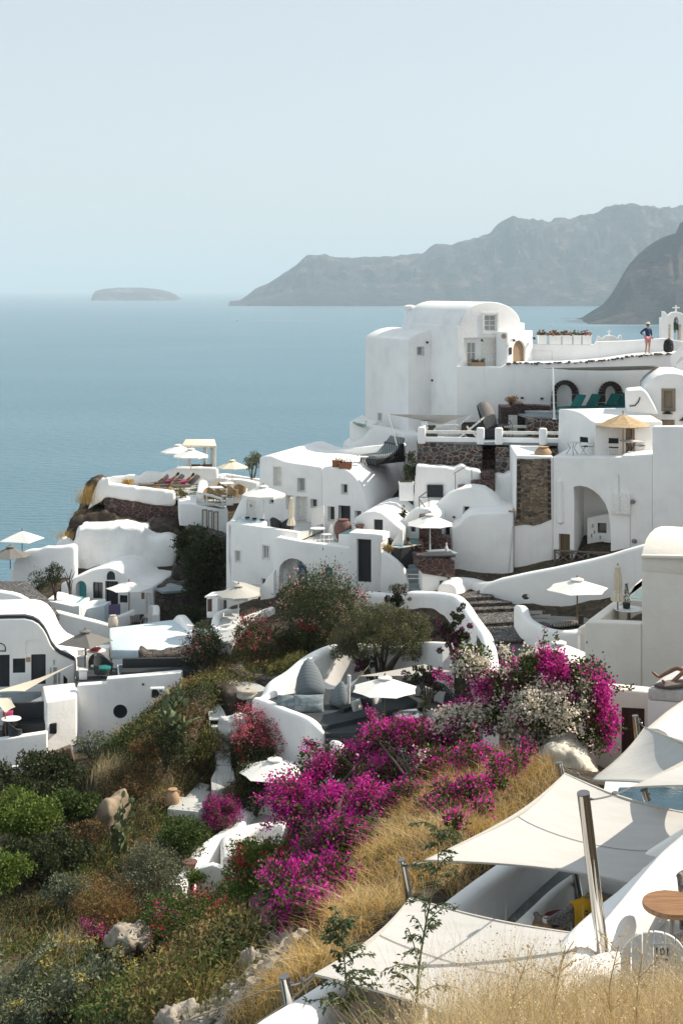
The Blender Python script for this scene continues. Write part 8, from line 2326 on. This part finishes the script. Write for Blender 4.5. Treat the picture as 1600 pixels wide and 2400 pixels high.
 p=W(*r1('R6',505,1330),78.9);o=MB().prism([p+Vector((-.3,0,0)),p+Vector((.35,0,0)),p+Vector((.35,0,.6)),p+Vector((-.3,0,.55))],(0,.08,0)).build('towel',M['purple_cloth'],bevel=.02,org=p);tag(o,'muted violet towel hung by the charcoal cave door','towel')
 z=Z_PATIO
 t=thing('niche_wall','white garden wall with a black arched recess behind the coral table','wall',W(*r1('R8',715,560),68.5))
 NW=PL(r1('R8',715,0)[0],68.6,4)
 w=block(t,NW,R('R8',[(560,700),(562,470),(600,462),(640,440),(640,376),(808,366),(812,700)]),.6,M['plaster'],bevel=.05)
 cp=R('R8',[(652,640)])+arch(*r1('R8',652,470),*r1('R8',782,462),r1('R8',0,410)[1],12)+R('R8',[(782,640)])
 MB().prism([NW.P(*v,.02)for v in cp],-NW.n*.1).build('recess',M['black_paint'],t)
 p=W(*r1('R8',706,590),66.6);t=table('round white table with a coral cushion under the charcoal parasol',(p.x,p.y,z),.46,.74,'white_frame','white_metal',.04)
 cushion('coral-pink cushion on the round white table',(p.x,p.y-.1,z+.83),.55,.5,.16,.2,1.3,'coral_cloth')
 G='white cube stools on the patio'
 for k,(x,y,Y)in enumerate(((595,535,68.0),(600,580,66.6),(614,635,64.4))):
  p=W(*r1('R8',x,y),Y);boxthing('stool',('white cube stool farthest back on the patio','middle white cube stool on the patio','tall white cube stool at the patio front wall')[k],'stool',(p.x,p.y,z),[('seat',(0,0,.42),(.42,.4,.08),'white_frame',.02),('body',(0,0,.19),(.36,.34,.38),'plaster',.02)],.1,G)
 p=W(*r1('R8',760,620),64.6);armchair('dark teal lounge chair in the patio corner',(p.x,p.y,z),.8,'charcoal_fabric','teal_fabric',1.3,None,False)
 p=W(*r1('R8',1190,575),64.4)
 boxthing('sofa','long black sofa along the patio stone wall','sofa',(p.x,p.y,z),[('seat',(0,0,.25),(3.6,.9,.4),'charcoal_fabric',.05),('backrest',(0,.42,.6),(3.6,.22,.5),'charcoal_fabric',.05)],.06)
 p=W(*r1('R8',225,960),61.6)
 boxthing('sofa','black built-in sofa in the sunken lower terrace','sofa',(p.x,p.y,Z_LOW),[('seat',(0,0,.25),(2.3,.8,.45),'black_paint',.04),('backrest',(0,.45,.75),(2.3,.2,.9),'charcoal_fabric',.05)],.12)
 cushion('plum-coloured cushion at the end of the black built-in sofa',(p.x-.95,p.y-.1,Z_LOW+.75),.45,.5,.2,.4,.2,'pink_cloth')
 p=W(*r1('R8',85,1000),61.0);table('small round white table beside the thin pole',(p.x,p.y,Z_LOW),.42,.8,'white_frame','black_iron')
 p=W(*r1('R8',100,1030),60.7);armchair('black armchair under the small beige sail',(p.x+.1,p.y,Z_LOW),2.2,'charcoal_fabric','charcoal_fabric')
 for lab,x0,y0,x1,y1,Y in(('outdoor air conditioner on the patio wall, half behind dry brush',1105,662,1208,738,62.1),('outdoor air conditioner above the brown wall',92,1240,214,1300,59.4)):
  a,b_=W(*r1('R8',x0,y1),Y),W(*r1('R8',x1,y0),Y);c=(a+b_)/2;w,h=b_.x-a.x,b_.z-a.z
  t=thing('air_conditioner',lab,'air conditioner',c,'outdoor air conditioning units')
  MB().box(c,(w,.3,h),radians(5)).build('casing',M['white_frame'],t,bevel=.02)
  g=MB();g.tube([c+Vector((-w*.15,-.15,0)),c+Vector((-w*.15,-.17,0))],h*.42,20);g.build('fan_grille',M['black_paint'],t)
  MB().box(c+Vector((w*.3,-.165,h*.28)),(w*.2,.02,h*.2),radians(5)).build('badge',mat_flat('blue_badge',(.05,.25,.40)),t)
 z=Z_HAM
 A,B=W(*r1('S3',688,692),61.6),W(*r1('S3',1085,730),58.6)
 Hd=W(*r1('S3',740,770),60.6);He=W(*r1('S3',1010,815),58.4)
 t=thing('hammock','white fringed hammock slung from the curved wall to the olive','hammock',(A+B)/2)
 rows=[]
 for i in range(17):
  f=i/16;c=Hd.lerp(He,f);sag=.75*4*f*(1-f)
  wd=.18+.75*(sin(pi*f))**.6
  rows.append([c+Vector((0,(v-.5)*wd,-sag*(1-.25*abs(v-.5)*2)-.1*(1-abs(v-.5)*2)))for v in[k/8 for k in range(9)]])
 MB().slab(rows,.015).build('cloth',M['canvas'],t,smooth=60)
 fr=MB()
 for i in range(16):
  for s in(0,-1):
   a,b_=rows[i][s],rows[i+1][s];m=a.lerp(b_,.5)
   fr.slab([[a,m,b_],[a-Vector((0,0,.05)),m-Vector((0,0,.26)),b_-Vector((0,0,.05))]],.006)
 fr.build('fringe',M['canvas'],t)
 r_=MB();r_.tube([A,Hd],.018,6);r_.tube([B,He],.018,6)
 for k in(0,3,5,8):r_.tube([Hd+(A-Hd)*.2,rows[0][k]],.008,4);r_.tube([He+(B-He)*.2,rows[-1][k]],.008,4)
 r_.build('rope',M['rope'],t)
 o=MB().tube([A+Vector((-.1,0,-.05)),A+Vector((.12,0,.0)),A+Vector((.18,0,-.5))],[.1,.12,.03],8).build('rope_knot',M['rope'],t)
 G='striped floor cushions on the hammock terrace'
 CZ_=lambda x,y,h:rows_at(Z_HAM+h,[r1('S3',x,y)])[0]
 def bean(label,c,h,r,tilt,rz,mat):
  q=Matrix.Rotation(rz,3,'Z')@Matrix.Rotation(tilt,3,'X');b=MB()
  b.lathe([(r*.6,0),(r*.95,h*.08),(r,h*.25),(r*.86,h*.5),(r*.6,h*.74),(r*.3,h*.92),(r*.06,h)],(0,0,0),20,sy=.72)
  b.v=[Vector(c)+q@v for v in b.v]
  tag(b.build('bean_bag',M[mat],smooth=60,org=c),label,'bean bag',G)
 bean('tall striped bean bag leaning on the curved wall',CZ_(728,925,.02),1.55,.62,-.42,.2,'stripe')
 cushion('blue-grey patterned floor cushion lying to the side',CZ_(592,962,.22),1.0,.66,.45,-.2,-.75,'ikat','bean_bag','bean bag',G)
 cushion('blue-grey patterned floor cushion in front of the tall bean bag',CZ_(715,968,.25),1.2,.75,.5,.05,-.5,'ikat','bean_bag','bean bag',G)
 bean('striped floor cushion tipped against the hammock pole',CZ_(890,985,.02),1.0,.42,-.3,-.7,'stripe')
 zl=z-.68
 def PT(x,y,Y):q=W(*r1('S3',x,y),Y);q.z=zl;return q
 t=thing('corner_sofa','white masonry corner sofa with grey seat pads','sofa',PT(1150,1110,55.4))
 a,b_,c=PT(1020,1120,55.2),PT(1330,1010,57.8),PT(1560,1075,56.2)
 for P0,P1,nm in((a,b_,0),(b_,c,1)):
  d=(P1-P0).normalized();nn=Vector((d.y,-d.x,0))
  MB().prism([P0,P1,P1-nn*.75,P0-nn*.75],(0,0,.42)).build('base',M['plaster'],t,bevel=.04)
  MB().prism([P0+Vector((0,0,.425)),P1+Vector((0,0,.425)),P1-nn*.7+Vector((0,0,.425)),P0-nn*.7+Vector((0,0,.425))],(0,0,.12)).build('seat_pad',M['taupe_fabric'],t,bevel=.03)
  MB().prism([P0-nn*.75,P1-nn*.75,P1-nn*1.0,P0-nn*1.0],(0,0,.85)).build('backrest',M['black_paint'],t,bevel=.03)
 G='scatter cushions on the corner sofa'
 for k,(P0,P1,f,m,lab)in enumerate(((a,b_,.2,'pale_fabric','pale cushion at the end of the corner sofa nearest the steps'),(a,b_,.38,'black_paint','black cushion between two pale ones on the corner sofa'),(a,b_,.58,'pale_fabric','pale cushion beside the black one on the corner sofa'),
(b_,c,.2,'pale_fabric','pale cushion just past the bend of the corner sofa'),(b_,c,.52,'pale_fabric','pale cushion before the dark end of the corner sofa'),(b_,c,.78,'charcoal_fabric','charcoal cushion at the far end of the corner sofa'))):
  d=(P1-P0).normalized();nn=Vector((d.y,-d.x,0));q=P0.lerp(P1,f)-nn*.62+Vector((0,0,.82))
  cushion(lab,q,.58,.5,.2,math.atan2(d.y,d.x),-.3,m,group=G)
 p=PT(1320,1075,56.0);table('grey square coffee table in the bend of the corner sofa',p,.55,.55,'floor_grey','steel_grey',.05,'pedestal',square=True)
 p=PT(1260,1190,53.6);boxthing('stool','low white padded stool below the parasol pole','stool',p,[('pad',(0,0,.38),(.8,.5,.14),'pale_fabric',.05),('body',(0,0,.16),(.68,.4,.3),'plaster',.02)],.2)
 p=PT(1400,1130,55.0);boxthing('stool','second low white stool, beside the coffee table','stool',p,[('pad',(0,0,.38),(.6,.5,.14),'pale_fabric',.05),('body',(0,0,.16),(.5,.4,.3),'plaster',.02)],.4)
 p=W(*r1('S4',797,240),58.7);t=thing('millstone','round weathered millstone lying at the start of the white wall','millstone',p)
 MB().lathe([(.40,0),(.44,.04),(.44,.12),(.41,.16),(.41,.19),(.43,.22),(.42,.32),(.36,.35),(.09,.35),(.09,.28)],p,28).build('stone',M['rock_pale'],t,smooth=40)
 p=W(*r1('S4',725,440),57.0);o=MB().lathe([(.1,-.5),(.62,-.4),(.7,0),(.55,.35),(.1,.5)],p,16,sx=1.1,sy=.7).build('covered_heap',M['pale_fabric'],org=p);lump(o,.09,.14,2.2);tag(o,'heap wrapped in crumpled pale cloth against the terrace wall','heap')
 p=W(*r1('S4',300,996),53.4);jar('tan clay amphora with two handles on the pale steps',p,.5*1.6,.27,'clay_tan',None,'amphora','amphora',True)
 p=W(*r1('S4',414,1388),47.4);potted('small brown bowl-shaped pot on the walled walk',p,.46,.26,'clay_red','rust',.03,False,12)
 G='striped seat mats in the parasol nook'
 for k,(x,y,rz)in enumerate(((760,618,.3),(830,606,-.1))):
  p=W(*r1('S2',x,y),59.0+.3*k);cushion(('striped seat mat lying at the front of the nook','striped seat mat behind it near the parasol pole')[k],(p.x,p.y,W(*r1('S2',760,640),58.3).z+.02),.95,.7,.2,rz,1.45,'stripe_taupe','seat_mat','mat',G)
 z=Z_BT-.75
 def PQ(x,y):return rows_at(z,[r1('S2',x,y)])[0]
 zt=z+.75
 p=rows_at(z,[r1('S2',1205,590)])[0]+Vector((.9,1.9,0));p=W(*r1('S2',1205,520),47.6);p.z=z
 table('round white table holding a little fir in a pot',p,.5,.74,'white_frame','steel_grey',.03)
 q=Vector((p.x-.08,p.y,z+.74));t=thing('potted_fir','little fir tree in a dark pot on the round white table','potted plant',q)
 MB().lathe([(.09,0),(.12,.02),(.13,.18),(.11,.2)],q,14).build('pot',M['pot_black'],t)
 lv=[(q.x+g*cos(a),q.y+g*sin(a),q.z+.2+h)for h in np.linspace(.02,.62,30)for a in rng.uniform(0,6.28,12)for g in[(.66-h)*.28*rng.uniform(.2,1)]]
 leafmesh('foliage',lv,.06,L_['green'],t,None,0,.35)
 for k,(dx,dy,rz)in enumerate(((.85,.25,1.5),(.2,-.55,3.4))):
  armchair(('grey wicker armchair beside the little fir table','grey wicker armchair tucked behind the terrace parapet')[k],(p.x+dx,p.y+dy,z),rz,'wicker','teal_fabric' if k else 'charcoal_fabric',1.05,'wicker armchairs by the mint pool')
 zl=Z_FL
 p=rows_at(zl+.74,[r1('S8',712,1218)])[0];p.z=zl
 table('round wooden table in the sunken terrace with a white cup',p,.33,.74,'table_wood','steel_grey',.05)
 q=Vector((p.x+.05,p.y+.05,zl+.74));t=thing('cup','white cup standing on the sunken terrace table','cup',q);MB().lathe([(.04,0),(.055,.01),(.06,.07),(.055,.08),(.05,.075),(.045,.02)],q,16).build('bowl',M['white_frame'],t);MB().tube([q+Vector((.06,0,.06)),q+Vector((.1,0,.045)),q+Vector((.055,0,.02))],.008,6).build('handle',M['white_frame'],t)
 q=Vector((p.x+.2,p.y-.08,zl+.742));o=MB().box(q+Vector((0,0,.012)),(.18,.06,.024),.4).build('sunglasses_case',M['pot_black'],org=q,bevel=.01);tag(o,'dark spectacle case lying on the sunken terrace table','case')
 c=rows_at(zl+.85,[r1('S8',850,1065)])[0]
 at=Vector((c.x,c.y-.25,zl));armchair('brown wicker tub chair with a mustard towel and red cushion',at,-2.6,'wicker_grey','red_cloth',1.6)
 Rz=Matrix.Rotation(-2.6,3,'Z')
 t=thing('towel','mustard beach towel with black numerals hung over the tub chair','towel',at+Vector((0,0,.9)))
 def Q(x,y,zz):return at+Rz@Vector((x*1.6,y*1.6,zz*1.6))
 rows=[]
 prof=[(-.27,.36),(-.255,.5),(-.25,.64),(-.262,.735),(-.30,.755),(-.345,.735),(-.36,.6),(-.365,.45),(-.36,.3)]
 for y_,zz in prof:
  rows.append([Q(u*(.2+.03*cos(8*u)),-y_*(1-.10*u*u)+.008*sin(u*22),zz-.05*u*u*(zz>.6))for u in[k/10-.5 for k in range(0,11)]for u in[u*2]])
 b=MB();b.grid(rows);o=b.build('cloth',M['yellow_cloth'],t,smooth=60);md=o.modifiers.new('s','SOLIDIFY');md.thickness=.02
 for dgt,x in(('3',-.11),('0',-.02),('4',.075)):
  pos=Q(-x,.375,.58)-at-Vector((0,0,.9))+Rz@Vector((0,.03,0))
  text_mesh('numeral',dgt,.19,M['black_paint'],t,pos,(radians(90),0,-2.6+pi),.003)
 zr=Z_FR
 p=rows_at(zr+.74,[r1('S8',1500,1085)])[0];p.z=zr
 table('large round wooden table on the upper terrace behind the numbered gate',p,.41,.74,'table_wood','steel_grey',.07)
 t=thing('leaf_wall','','wall')if False else None
 q=rows_at(zr,[r1('S8',1600,1250)])[0];armchair('grey wicker chair with a high back at the edge of the view',(p.x+.75,p.y+.75,zr),-1.0,'wicker_grey','pale_fabric',1.5)
 armchair('grey wicker chair pushed in behind the numbered gate',(p.x+.12,p.y-.9,zr-.02),2.9,'wicker_grey','pale_fabric',1.25)
 Gt=PL(r1('S8',1370,0)[0],17.9,-6)
 t=thing('garden_gate','arched white plank gate with a small number plaque','gate',Gt.P(*r1('S8',1370,1700)))
 outl=R('S8',[(1182,1900),(1182,1440)])+arch(*r1('S8',1182,1440),*r1('S8',1590,1440),r1('S8',0,1262)[1],20,False)+R('S8',[(1590,1440),(1590,1900)])
 Pz=[Gt.sz(*v)for v in outl]
 x0,x1=min(a for a,_ in Pz),max(a for a,_ in Pz);zb=min(z_ for _,z_ in Pz)
 g=MB();n=6
 for k in range(n):
  xa,xb=x0+(x1-x0)*k/n+.004,x0+(x1-x0)*(k+1)/n-.004
  topz=[(_topz(Pz,xa+(xb-xa)*f),xa+(xb-xa)*f)for f in(0.02,.25,.5,.75,.98)]
  g.prism([Gt.at(xa,zb)]+[Gt.at(x_,z_)for z_,x_ in topz]+[Gt.at(xb,zb)],-Gt.n*.045)
 g.build('planks',M['white_frame'],t,bevel=.006,seg=1)
 MB().prism([Gt.at(a,z_,-.046)for a,z_ in((x0+.03,zb+.3),(x1-.03,zb+.3),(x1-.03,zb+.42),(x0+.03,zb+.42))],-Gt.n*.03).build('brace',M['white_frame'],t)
 pq=[Gt.sz(*v)for v in R('S8',[(1393,1473),(1393,1337),(1482,1337),(1482,1473)])]
 pl=MB().prism([Gt.at(a,z_,.02)for a,z_ in pq],-Gt.n*.02).build('plaque',M['canvas'],t,bevel=.003)
 fr=MB();ring(fr,Gt,inset(pq,-.008),pq,.0,.026);fr.build('plaque_frame',M['plastic_grey'],t)
 cx=(pq[0][0]+pq[2][0])/2;cz=(pq[0][1]+pq[1][1])/2;hh=pq[1][1]-pq[0][1]
 text_mesh('number','101',hh*.48,M['black_paint'],t,Gt.at(cx,cz+hh*.03,.023)-ORG[t],(radians(90),0,radians(-6)),.0015,.0022)
 k=MB();rg_=[Gt.at(cx-hh*.2+hh*.055*cos(a),cz-hh*.12+hh*.055*sin(a),.024)for a in[2*pi*i/12 for i in range(13)]]
 k.tube(rg_,hh*.015,5);k.tube([Gt.at(cx-hh*.145,cz-hh*.12,.024),Gt.at(cx+hh*.24,cz-hh*.14,.024)],hh*.014,5)
 for xx in(.16,.22):k.tube([Gt.at(cx+hh*xx,cz-hh*.135,.024),Gt.at(cx+hh*xx,cz-hh*.21,.024)],hh*.013,5)
 k.build('key_emblem',M['black_paint'],t)
 MB().lathe([(.006,-.004),(.01,0),(.006,.004)],Gt.at(cx,cz-hh*.3,.024),8).build('keyhole',M['black_paint'],t)
furniture()
# ------------------------------------------------------------------ people
SK={'skin':mat_flat('fair_skin',(.42,.24,.16),.6,var=.08),'skin_tan':mat_flat('tanned_skin',(.23,.115,.07),.55,var=.08),'navy':mat_flat('navy_shirt',(.02,.045,.11),.9),'rose':mat_flat('rose_shorts',(.55,.27,.30),.9),  # own skin and cloth colours
'white':mat_flat('white_hat',(.75,.72,.66),.9),'hair':mat_flat('dark_hair',(.02,.014,.01),.7),'shoe':mat_flat('white_shoe',(.75,.75,.75),.7),'black':mat_flat('black_backpack',(.012,.012,.014),.8)}
def skin(name,J,E,mat,root,sub=1):
 names=list(J);me=bpy.data.meshes.new(name);g=ORG[root]
 me.from_pydata([tuple(Vector(J[k][0])-g)for k in names],[(names.index(a),names.index(b_))for a,b_ in E],[])
 o=bpy.data.objects.new(name,me);COL.objects.link(o)
 o.modifiers.new('skin','SKIN');sb=o.modifiers.new('sub','SUBSURF');sb.levels=sub;sb.render_levels=sub
 for k,v in zip(names,me.skin_vertices[0].data):
  r_=J[k][1];v.radius=r_ if isinstance(r_,tuple)else(r_,r_)
 me.skin_vertices[0].data[0].use_root=True
 bpy.context.view_layer.update()
 m2=bpy.data.meshes.new_from_object(o.evaluated_get(bpy.context.evaluated_depsgraph_get()))
 o.modifiers.clear();o.data=m2;m2.materials.clear();m2.materials.append(mat);m2.shade_smooth()
 o.parent=root;ORG[o]=g
 return o
def figure(label,at,pose,rz=0,s=1.0,skin_mat='skin',clothes=(),hat=False,hair='short',shoes=None,fingers=True):
 """pose: joint -> local position in metres (x right, y back, z up)"""
 t=thing('person',label,'person',at);o=Vector(at);Rz=Matrix.Rotation(rz,3,'Z')
 rad={'pelvis':(.145,.11),'waist':(.125,.095),'chest':(.155,.11),'neck_b':(.075,.07),'neck':(.052,.055),'head_l':(.075,.088),'head':(.082,.1),'head_t':(.055,.065),
'sh_l':.062,'el_l':.045,'wr_l':.032,'hand_l':(.036,.022),'sh_r':.062,'el_r':.045,'wr_r':.032,'hand_r':(.036,.022),'hip_l':.092,'kn_l':.06,'an_l':.042,'toe_l':(.042,.03),'hip_r':.092,'kn_r':.06,'an_r':.042,'toe_r':(.042,.03)}
 J={k:(o+Rz@(Vector(v)*s),tuple(x*s for x in rad[k])if isinstance(rad[k],tuple)else rad[k]*s)for k,v in pose.items()}
 order=['pelvis']+[k for k in J if k!='pelvis'];J={k:J[k]for k in order}
 E=[('pelvis','waist'),('waist','chest'),('chest','neck_b'),('neck_b','neck'),('neck','head_l'),('head_l','head'),('head','head_t')]
 for q in 'lr':E+=[('neck_b','sh_'+q),('sh_'+q,'el_'+q),('el_'+q,'wr_'+q),('wr_'+q,'hand_'+q),('pelvis','hip_'+q),('hip_'+q,'kn_'+q),('kn_'+q,'an_'+q),('an_'+q,'toe_'+q)]
 for q in 'lr':
  h,w=J['hand_'+q][0],J['wr_'+q][0];d=(h-w).normalized();sd_=d.cross(Vector((0,0,1))if abs(d.z)<.9 else Vector((1,0,0))).normalized()
  if fingers:
   for i,ln in enumerate((.07,.08,.075,.06)):
    b0=h+sd_*(i-1.5)*.02*s;n0,n1='f%d_%s'%(i,q),'g%d_%s'%(i,q)
    J[n0]=(b0+d*ln*.55*s,.009*s);J[n1]=(b0+d*ln*s+Vector((0,0,-.012*s)),.008*s);E+=[('hand_'+q,n0),(n0,n1)]
   J['th_'+q]=(w.lerp(h,.6)+sd_*-.05*s+d*.02*s,.010*s);E.append(('hand_'+q,'th_'+q))
 E=[e for e in E if e[0]in J and e[1]in J]
 body=skin('body',J,E,SK[skin_mat],t)
 for nm,mk,joints,k in clothes:
  K={}
  for j in joints:
   if isinstance(j,tuple):a,b_,f=j;K[a+b_]=(J[a][0].lerp(J[b_][0],f),tuple(x*k for x in(J[a][1]if isinstance(J[a][1],tuple)else(J[a][1],)*2)))
   else:K[j]=(J[j][0],tuple(x*k for x in(J[j][1]if isinstance(J[j][1],tuple)else(J[j][1],)*2)))
  ed=[]
  for a,b_ in E:
   if a in K and b_ in K:ed.append((a,b_))
   elif a in K and a+b_ in K:ed.append((a,a+b_))
  skin(nm,K,ed,SK[mk]if mk in SK else M[mk],t)
 h,hl=J['head'][0],J['head_l'][0];up=(J['head_t'][0]-J['head_l'][0]).normalized()
 fw=Rz@Vector((0,-1,0))if abs(up.z)>.5 else Vector((0,0,1))
 if hair:
  b=MB();b.lathe([(.01*s,.15*s),(.06*s,.135*s),(.092*s,.08*s),(.1*s,.02*s),(.092*s,-.03*s)],(0,0,0),14,sy=1.15)
  q=Vector((0,0,1)).rotation_difference(up)
  b.v=[h-fw*.02*s+q@v for v in b.v];b.build('hair',SK['hair'],t,smooth=60)
 f=MB();sd_=up.cross(fw).normalized()
 f.tube([h+fw*.095*s+up*.0,h+fw*.115*s-up*.035*s],[.012*s,.018*s],6)
 f.build('nose',SK[skin_mat],t)
 e=MB()
 for q in(-1,1):e.lathe([(.004,-.008*s),(.011*s,0),(.004,.008*s)],h+fw*.095*s+up*.012*s+sd_*q*.033*s,8)
 e.build('eyes',SK['hair'],t)
 m=MB();m.tube([hl+fw*.092*s+sd_*.025*s+up*.005,hl+fw*.096*s+up*.005,hl+fw*.092*s-sd_*.025*s+up*.005],.006*s,5);m.build('mouth',SK['rose'],t)
 if hat:
  b=MB();b.lathe([(.16*s,.0),(.165*s,.012*s),(.105*s,.02*s),(.10*s,.1*s),(.06*s,.125*s),(.005,.12*s)],(0,0,0),20,sy=1.12)
  q=Vector((0,0,1)).rotation_difference(up);b.v=[h+up*.055*s+q@v for v in b.v];b.build('hat',SK['white'],t,smooth=40)
 if shoes:
  for q in 'lr':
   a,b_=J['an_'+q][0],J['toe_'+q][0];c=a.lerp(b_,.5);d=(b_-a);d.z=0
   bb=MB();bb.bar(Vector((a.x,a.y,b_.z))-d.normalized()*.06*s,b_+d.normalized()*.06*s,.095*s,.085*s);bb.build('shoe',SK[shoes],t,bevel=.03*s,seg=3)
 return t,J
def people():
 stand={'pelvis':(0,0,.95),'waist':(0,.01,1.08),'chest':(0,.0,1.28),'neck_b':(0,.02,1.43),'neck':(0,.0,1.50),'head_l':(0,-.02,1.57),'head':(0,-.02,1.64),'head_t':(0,-.01,1.72),
'sh_l':(-.19,.02,1.40),'el_l':(-.43,.10,1.20),'wr_l':(-.24,-.03,1.04),'hand_l':(-.15,-.08,1.0),'sh_r':(.19,.02,1.40),'el_r':(.30,.10,1.13),'wr_r':(.26,-.08,.95),'hand_r':(.23,-.14,.88),
'hip_l':(-.10,0,.90),'kn_l':(-.12,-.05,.50),'an_l':(-.13,.03,.09),'toe_l':(-.17,-.12,.035),'hip_r':(.10,0,.90),'kn_r':(.09,-.03,.50),'an_r':(.10,.05,.09),'toe_r':(.17,-.1,.035)}
 zt=RWP.P(*r1('R2',1262,706)).z+.01
 p=RWP.P(*r1('R2',1258,706),-.55);p.z=zt
 figure('man in white hat, navy shirt and pink shorts standing on the ridge path',p,stand,.35,1.02,'skin',[('shirt','navy',['pelvis','waist','chest','neck_b','sh_l','el_l',('el_l','wr_l',.6),'sh_r','el_r',('el_r','wr_r',.6)],1.2),
('shorts','rose',['pelvis','hip_l',('hip_l','kn_l',.85),'hip_r',('hip_r','kn_r',.85)],1.22)],True,'short','shoe')
 b0=RWP.P(*r1('R2',1475,695),-1.4);b0.z=zt+.05
 t=thing('backpack','black backpack leaning against the parapet near the walking man','backpack',b0)
 MB().lathe([(.2,0),(.3,.1),(.31,.4),(.25,.66),(.1,.78)],b0,16,sy=.7).build('bag',SK['black'],t,smooth=60)
 MB().lathe([(.12,.08),(.2,.12),(.2,.34),(.12,.38)],b0+Vector((0,-.16,0)),12,sy=.5).build('pocket',SK['black'],t,smooth=60)
 MB().tube([b0+Vector((-.08,0,.74)),b0+Vector((0,-.02,.84)),b0+Vector((.08,0,.74))],.02,6).build('strap',SK['black'],t)
 lie={'pelvis':(0,.95,.12),'waist':(0,1.08,.17),'chest':(0,1.24,.30),'neck_b':(0,1.36,.40),'neck':(0,1.42,.46),'head_l':(0,1.46,.53),'head':(0,1.50,.58),'head_t':(0,1.54,.64),
'sh_l':(-.19,1.33,.38),'el_l':(-.30,1.12,.22),'wr_l':(-.2,.92,.26),'hand_l':(-.12,.86,.28),'sh_r':(.19,1.33,.38),'el_r':(.31,1.15,.24),'wr_r':(.24,.95,.2),'hand_r':(.2,.86,.2),
'hip_l':(-.1,.9,.12),'kn_l':(-.12,.5,.32),'an_l':(-.11,.15,.07),'toe_l':(-.12,.03,.14),'hip_r':(.1,.9,.12),'kn_r':(.12,.48,.16),'an_r':(.11,.06,.06),'toe_r':(.13,-.04,.16)}
 for lab,x,y,Y,rz,col in(('dark-haired sunbather in a plum top on a taupe lounger',905,425,93.4,-1.25,'pink_cloth'),('sunbather wearing bright pink on the taupe lounger nearest the deck',1015,440,93.0,-1.2,'pink_cloth')):
  p=W(*r1('R6',x,y),Y)
  figure(lab,(p.x-1.0,p.y,Z_PROM+.42),lie,rz,.98,'skin_tan',[('dress',col,['pelvis','waist','chest','hip_l',('hip_l','kn_l',.7),'hip_r',('hip_r','kn_r',.7)],1.16)],False,'short')
 sit={'pelvis':(0,0,-.62),'waist':(0,0,-.48),'chest':(0,0,-.25),'neck_b':(0,0,-.08),'neck':(0,0,0),'head_l':(0,-.02,.07),'head':(0,-.02,.14),'head_t':(0,-.01,.22),
'sh_l':(-.19,.0,-.11),'el_l':(-.3,-.05,-.3),'wr_l':(-.22,-.25,-.3),'hand_l':(-.18,-.33,-.3),'sh_r':(.19,0,-.11),'el_r':(.3,-.05,-.3),'wr_r':(.22,-.25,-.3),'hand_r':(.18,-.33,-.3),
'hip_l':(-.1,-.02,-.65),'kn_l':(-.12,-.42,-.6),'an_l':(-.12,-.45,-.98),'toe_l':(-.12,-.58,-1.0),'hip_r':(.1,-.02,-.65),'kn_r':(.12,-.42,-.6),'an_r':(.12,-.45,-.98),'toe_r':(.12,-.58,-1.0)}
 z=W(*r1('S1',430,640),68.9).z
 for lab,x,Y,rz in(('dark-haired bather in the middle of the black hot tub',490,69.5,2.6),('second bather, by the stone screen end of the hot tub',585,69.9,.8)):
  p=W(*r1('S1',x,600),Y);figure(lab,(p.x,p.y,z+.16),sit,rz,.98,'skin_tan',(),False,'short')
 p=W(*r1('S2',1490,1010),39.6);z=Z_LEG+.35
 feet=W(*r1('S2',1450,925),39.6)
 bed=rows_at(z,R('S2',[(1330,1034),(1700,1060),(1760,860),(1568,885),(1440,950)]))
 t=thing('sunbed','pale blue-grey sunbed on the low roof with a tanned pair of legs on it','daybed',bed[0])
 MB().prism(bed,(0,0,-.3)).build('mattress',M['pale_fabric'],t,bevel=.05)
 MB().prism([q+Vector((0,0,-.31))for q in bed],(0,0,-3.0)).build('base',M['plaster'],t)
 cushion('grey towel bundle under the tanned legs',rows_at(z+.1,[r1('S2',1510,1005)])[0],1.0,.6,.2,.4,1.35,'taupe_fabric','towel_bundle','towel')
 base=rows_at(z,[r1('S2',1400,1045)])[0]
 hipx=1.15
 pose={'pelvis':(1.15,.05,.14),'waist':(1.3,.05,.2),'chest':(1.5,.05,.36),'neck_b':(1.62,.05,.5),'neck':(1.67,.05,.56),'head_l':(1.71,.05,.63),'head':(1.74,.05,.69),'head_t':(1.78,.05,.76),
'sh_l':(1.58,-.14,.47),'el_l':(1.42,-.3,.25),'wr_l':(1.25,-.34,.12),'hand_l':(1.17,-.34,.1),'sh_r':(1.58,.24,.47),'el_r':(1.42,.4,.25),'wr_r':(1.25,.42,.12),'hand_r':(1.17,.42,.1),
'hip_l':(1.08,-.06,.13),'kn_l':(.62,-.08,.40),'an_l':(.22,-.06,.09),'toe_l':(.06,-.06,.22),'hip_r':(1.08,.16,.13),'kn_r':(.66,.42,.34),'an_r':(.26,.55,.10),'toe_r':(.10,.58,.24)}
 figure('sunbather at the edge of the view, only tanned legs showing on the pale bed',(base.x,base.y,z+.02),pose,.2,1.12,'skin_tan',[('swimwear','black',['pelvis','hip_l','hip_r'],1.1)],False,'short')
people()
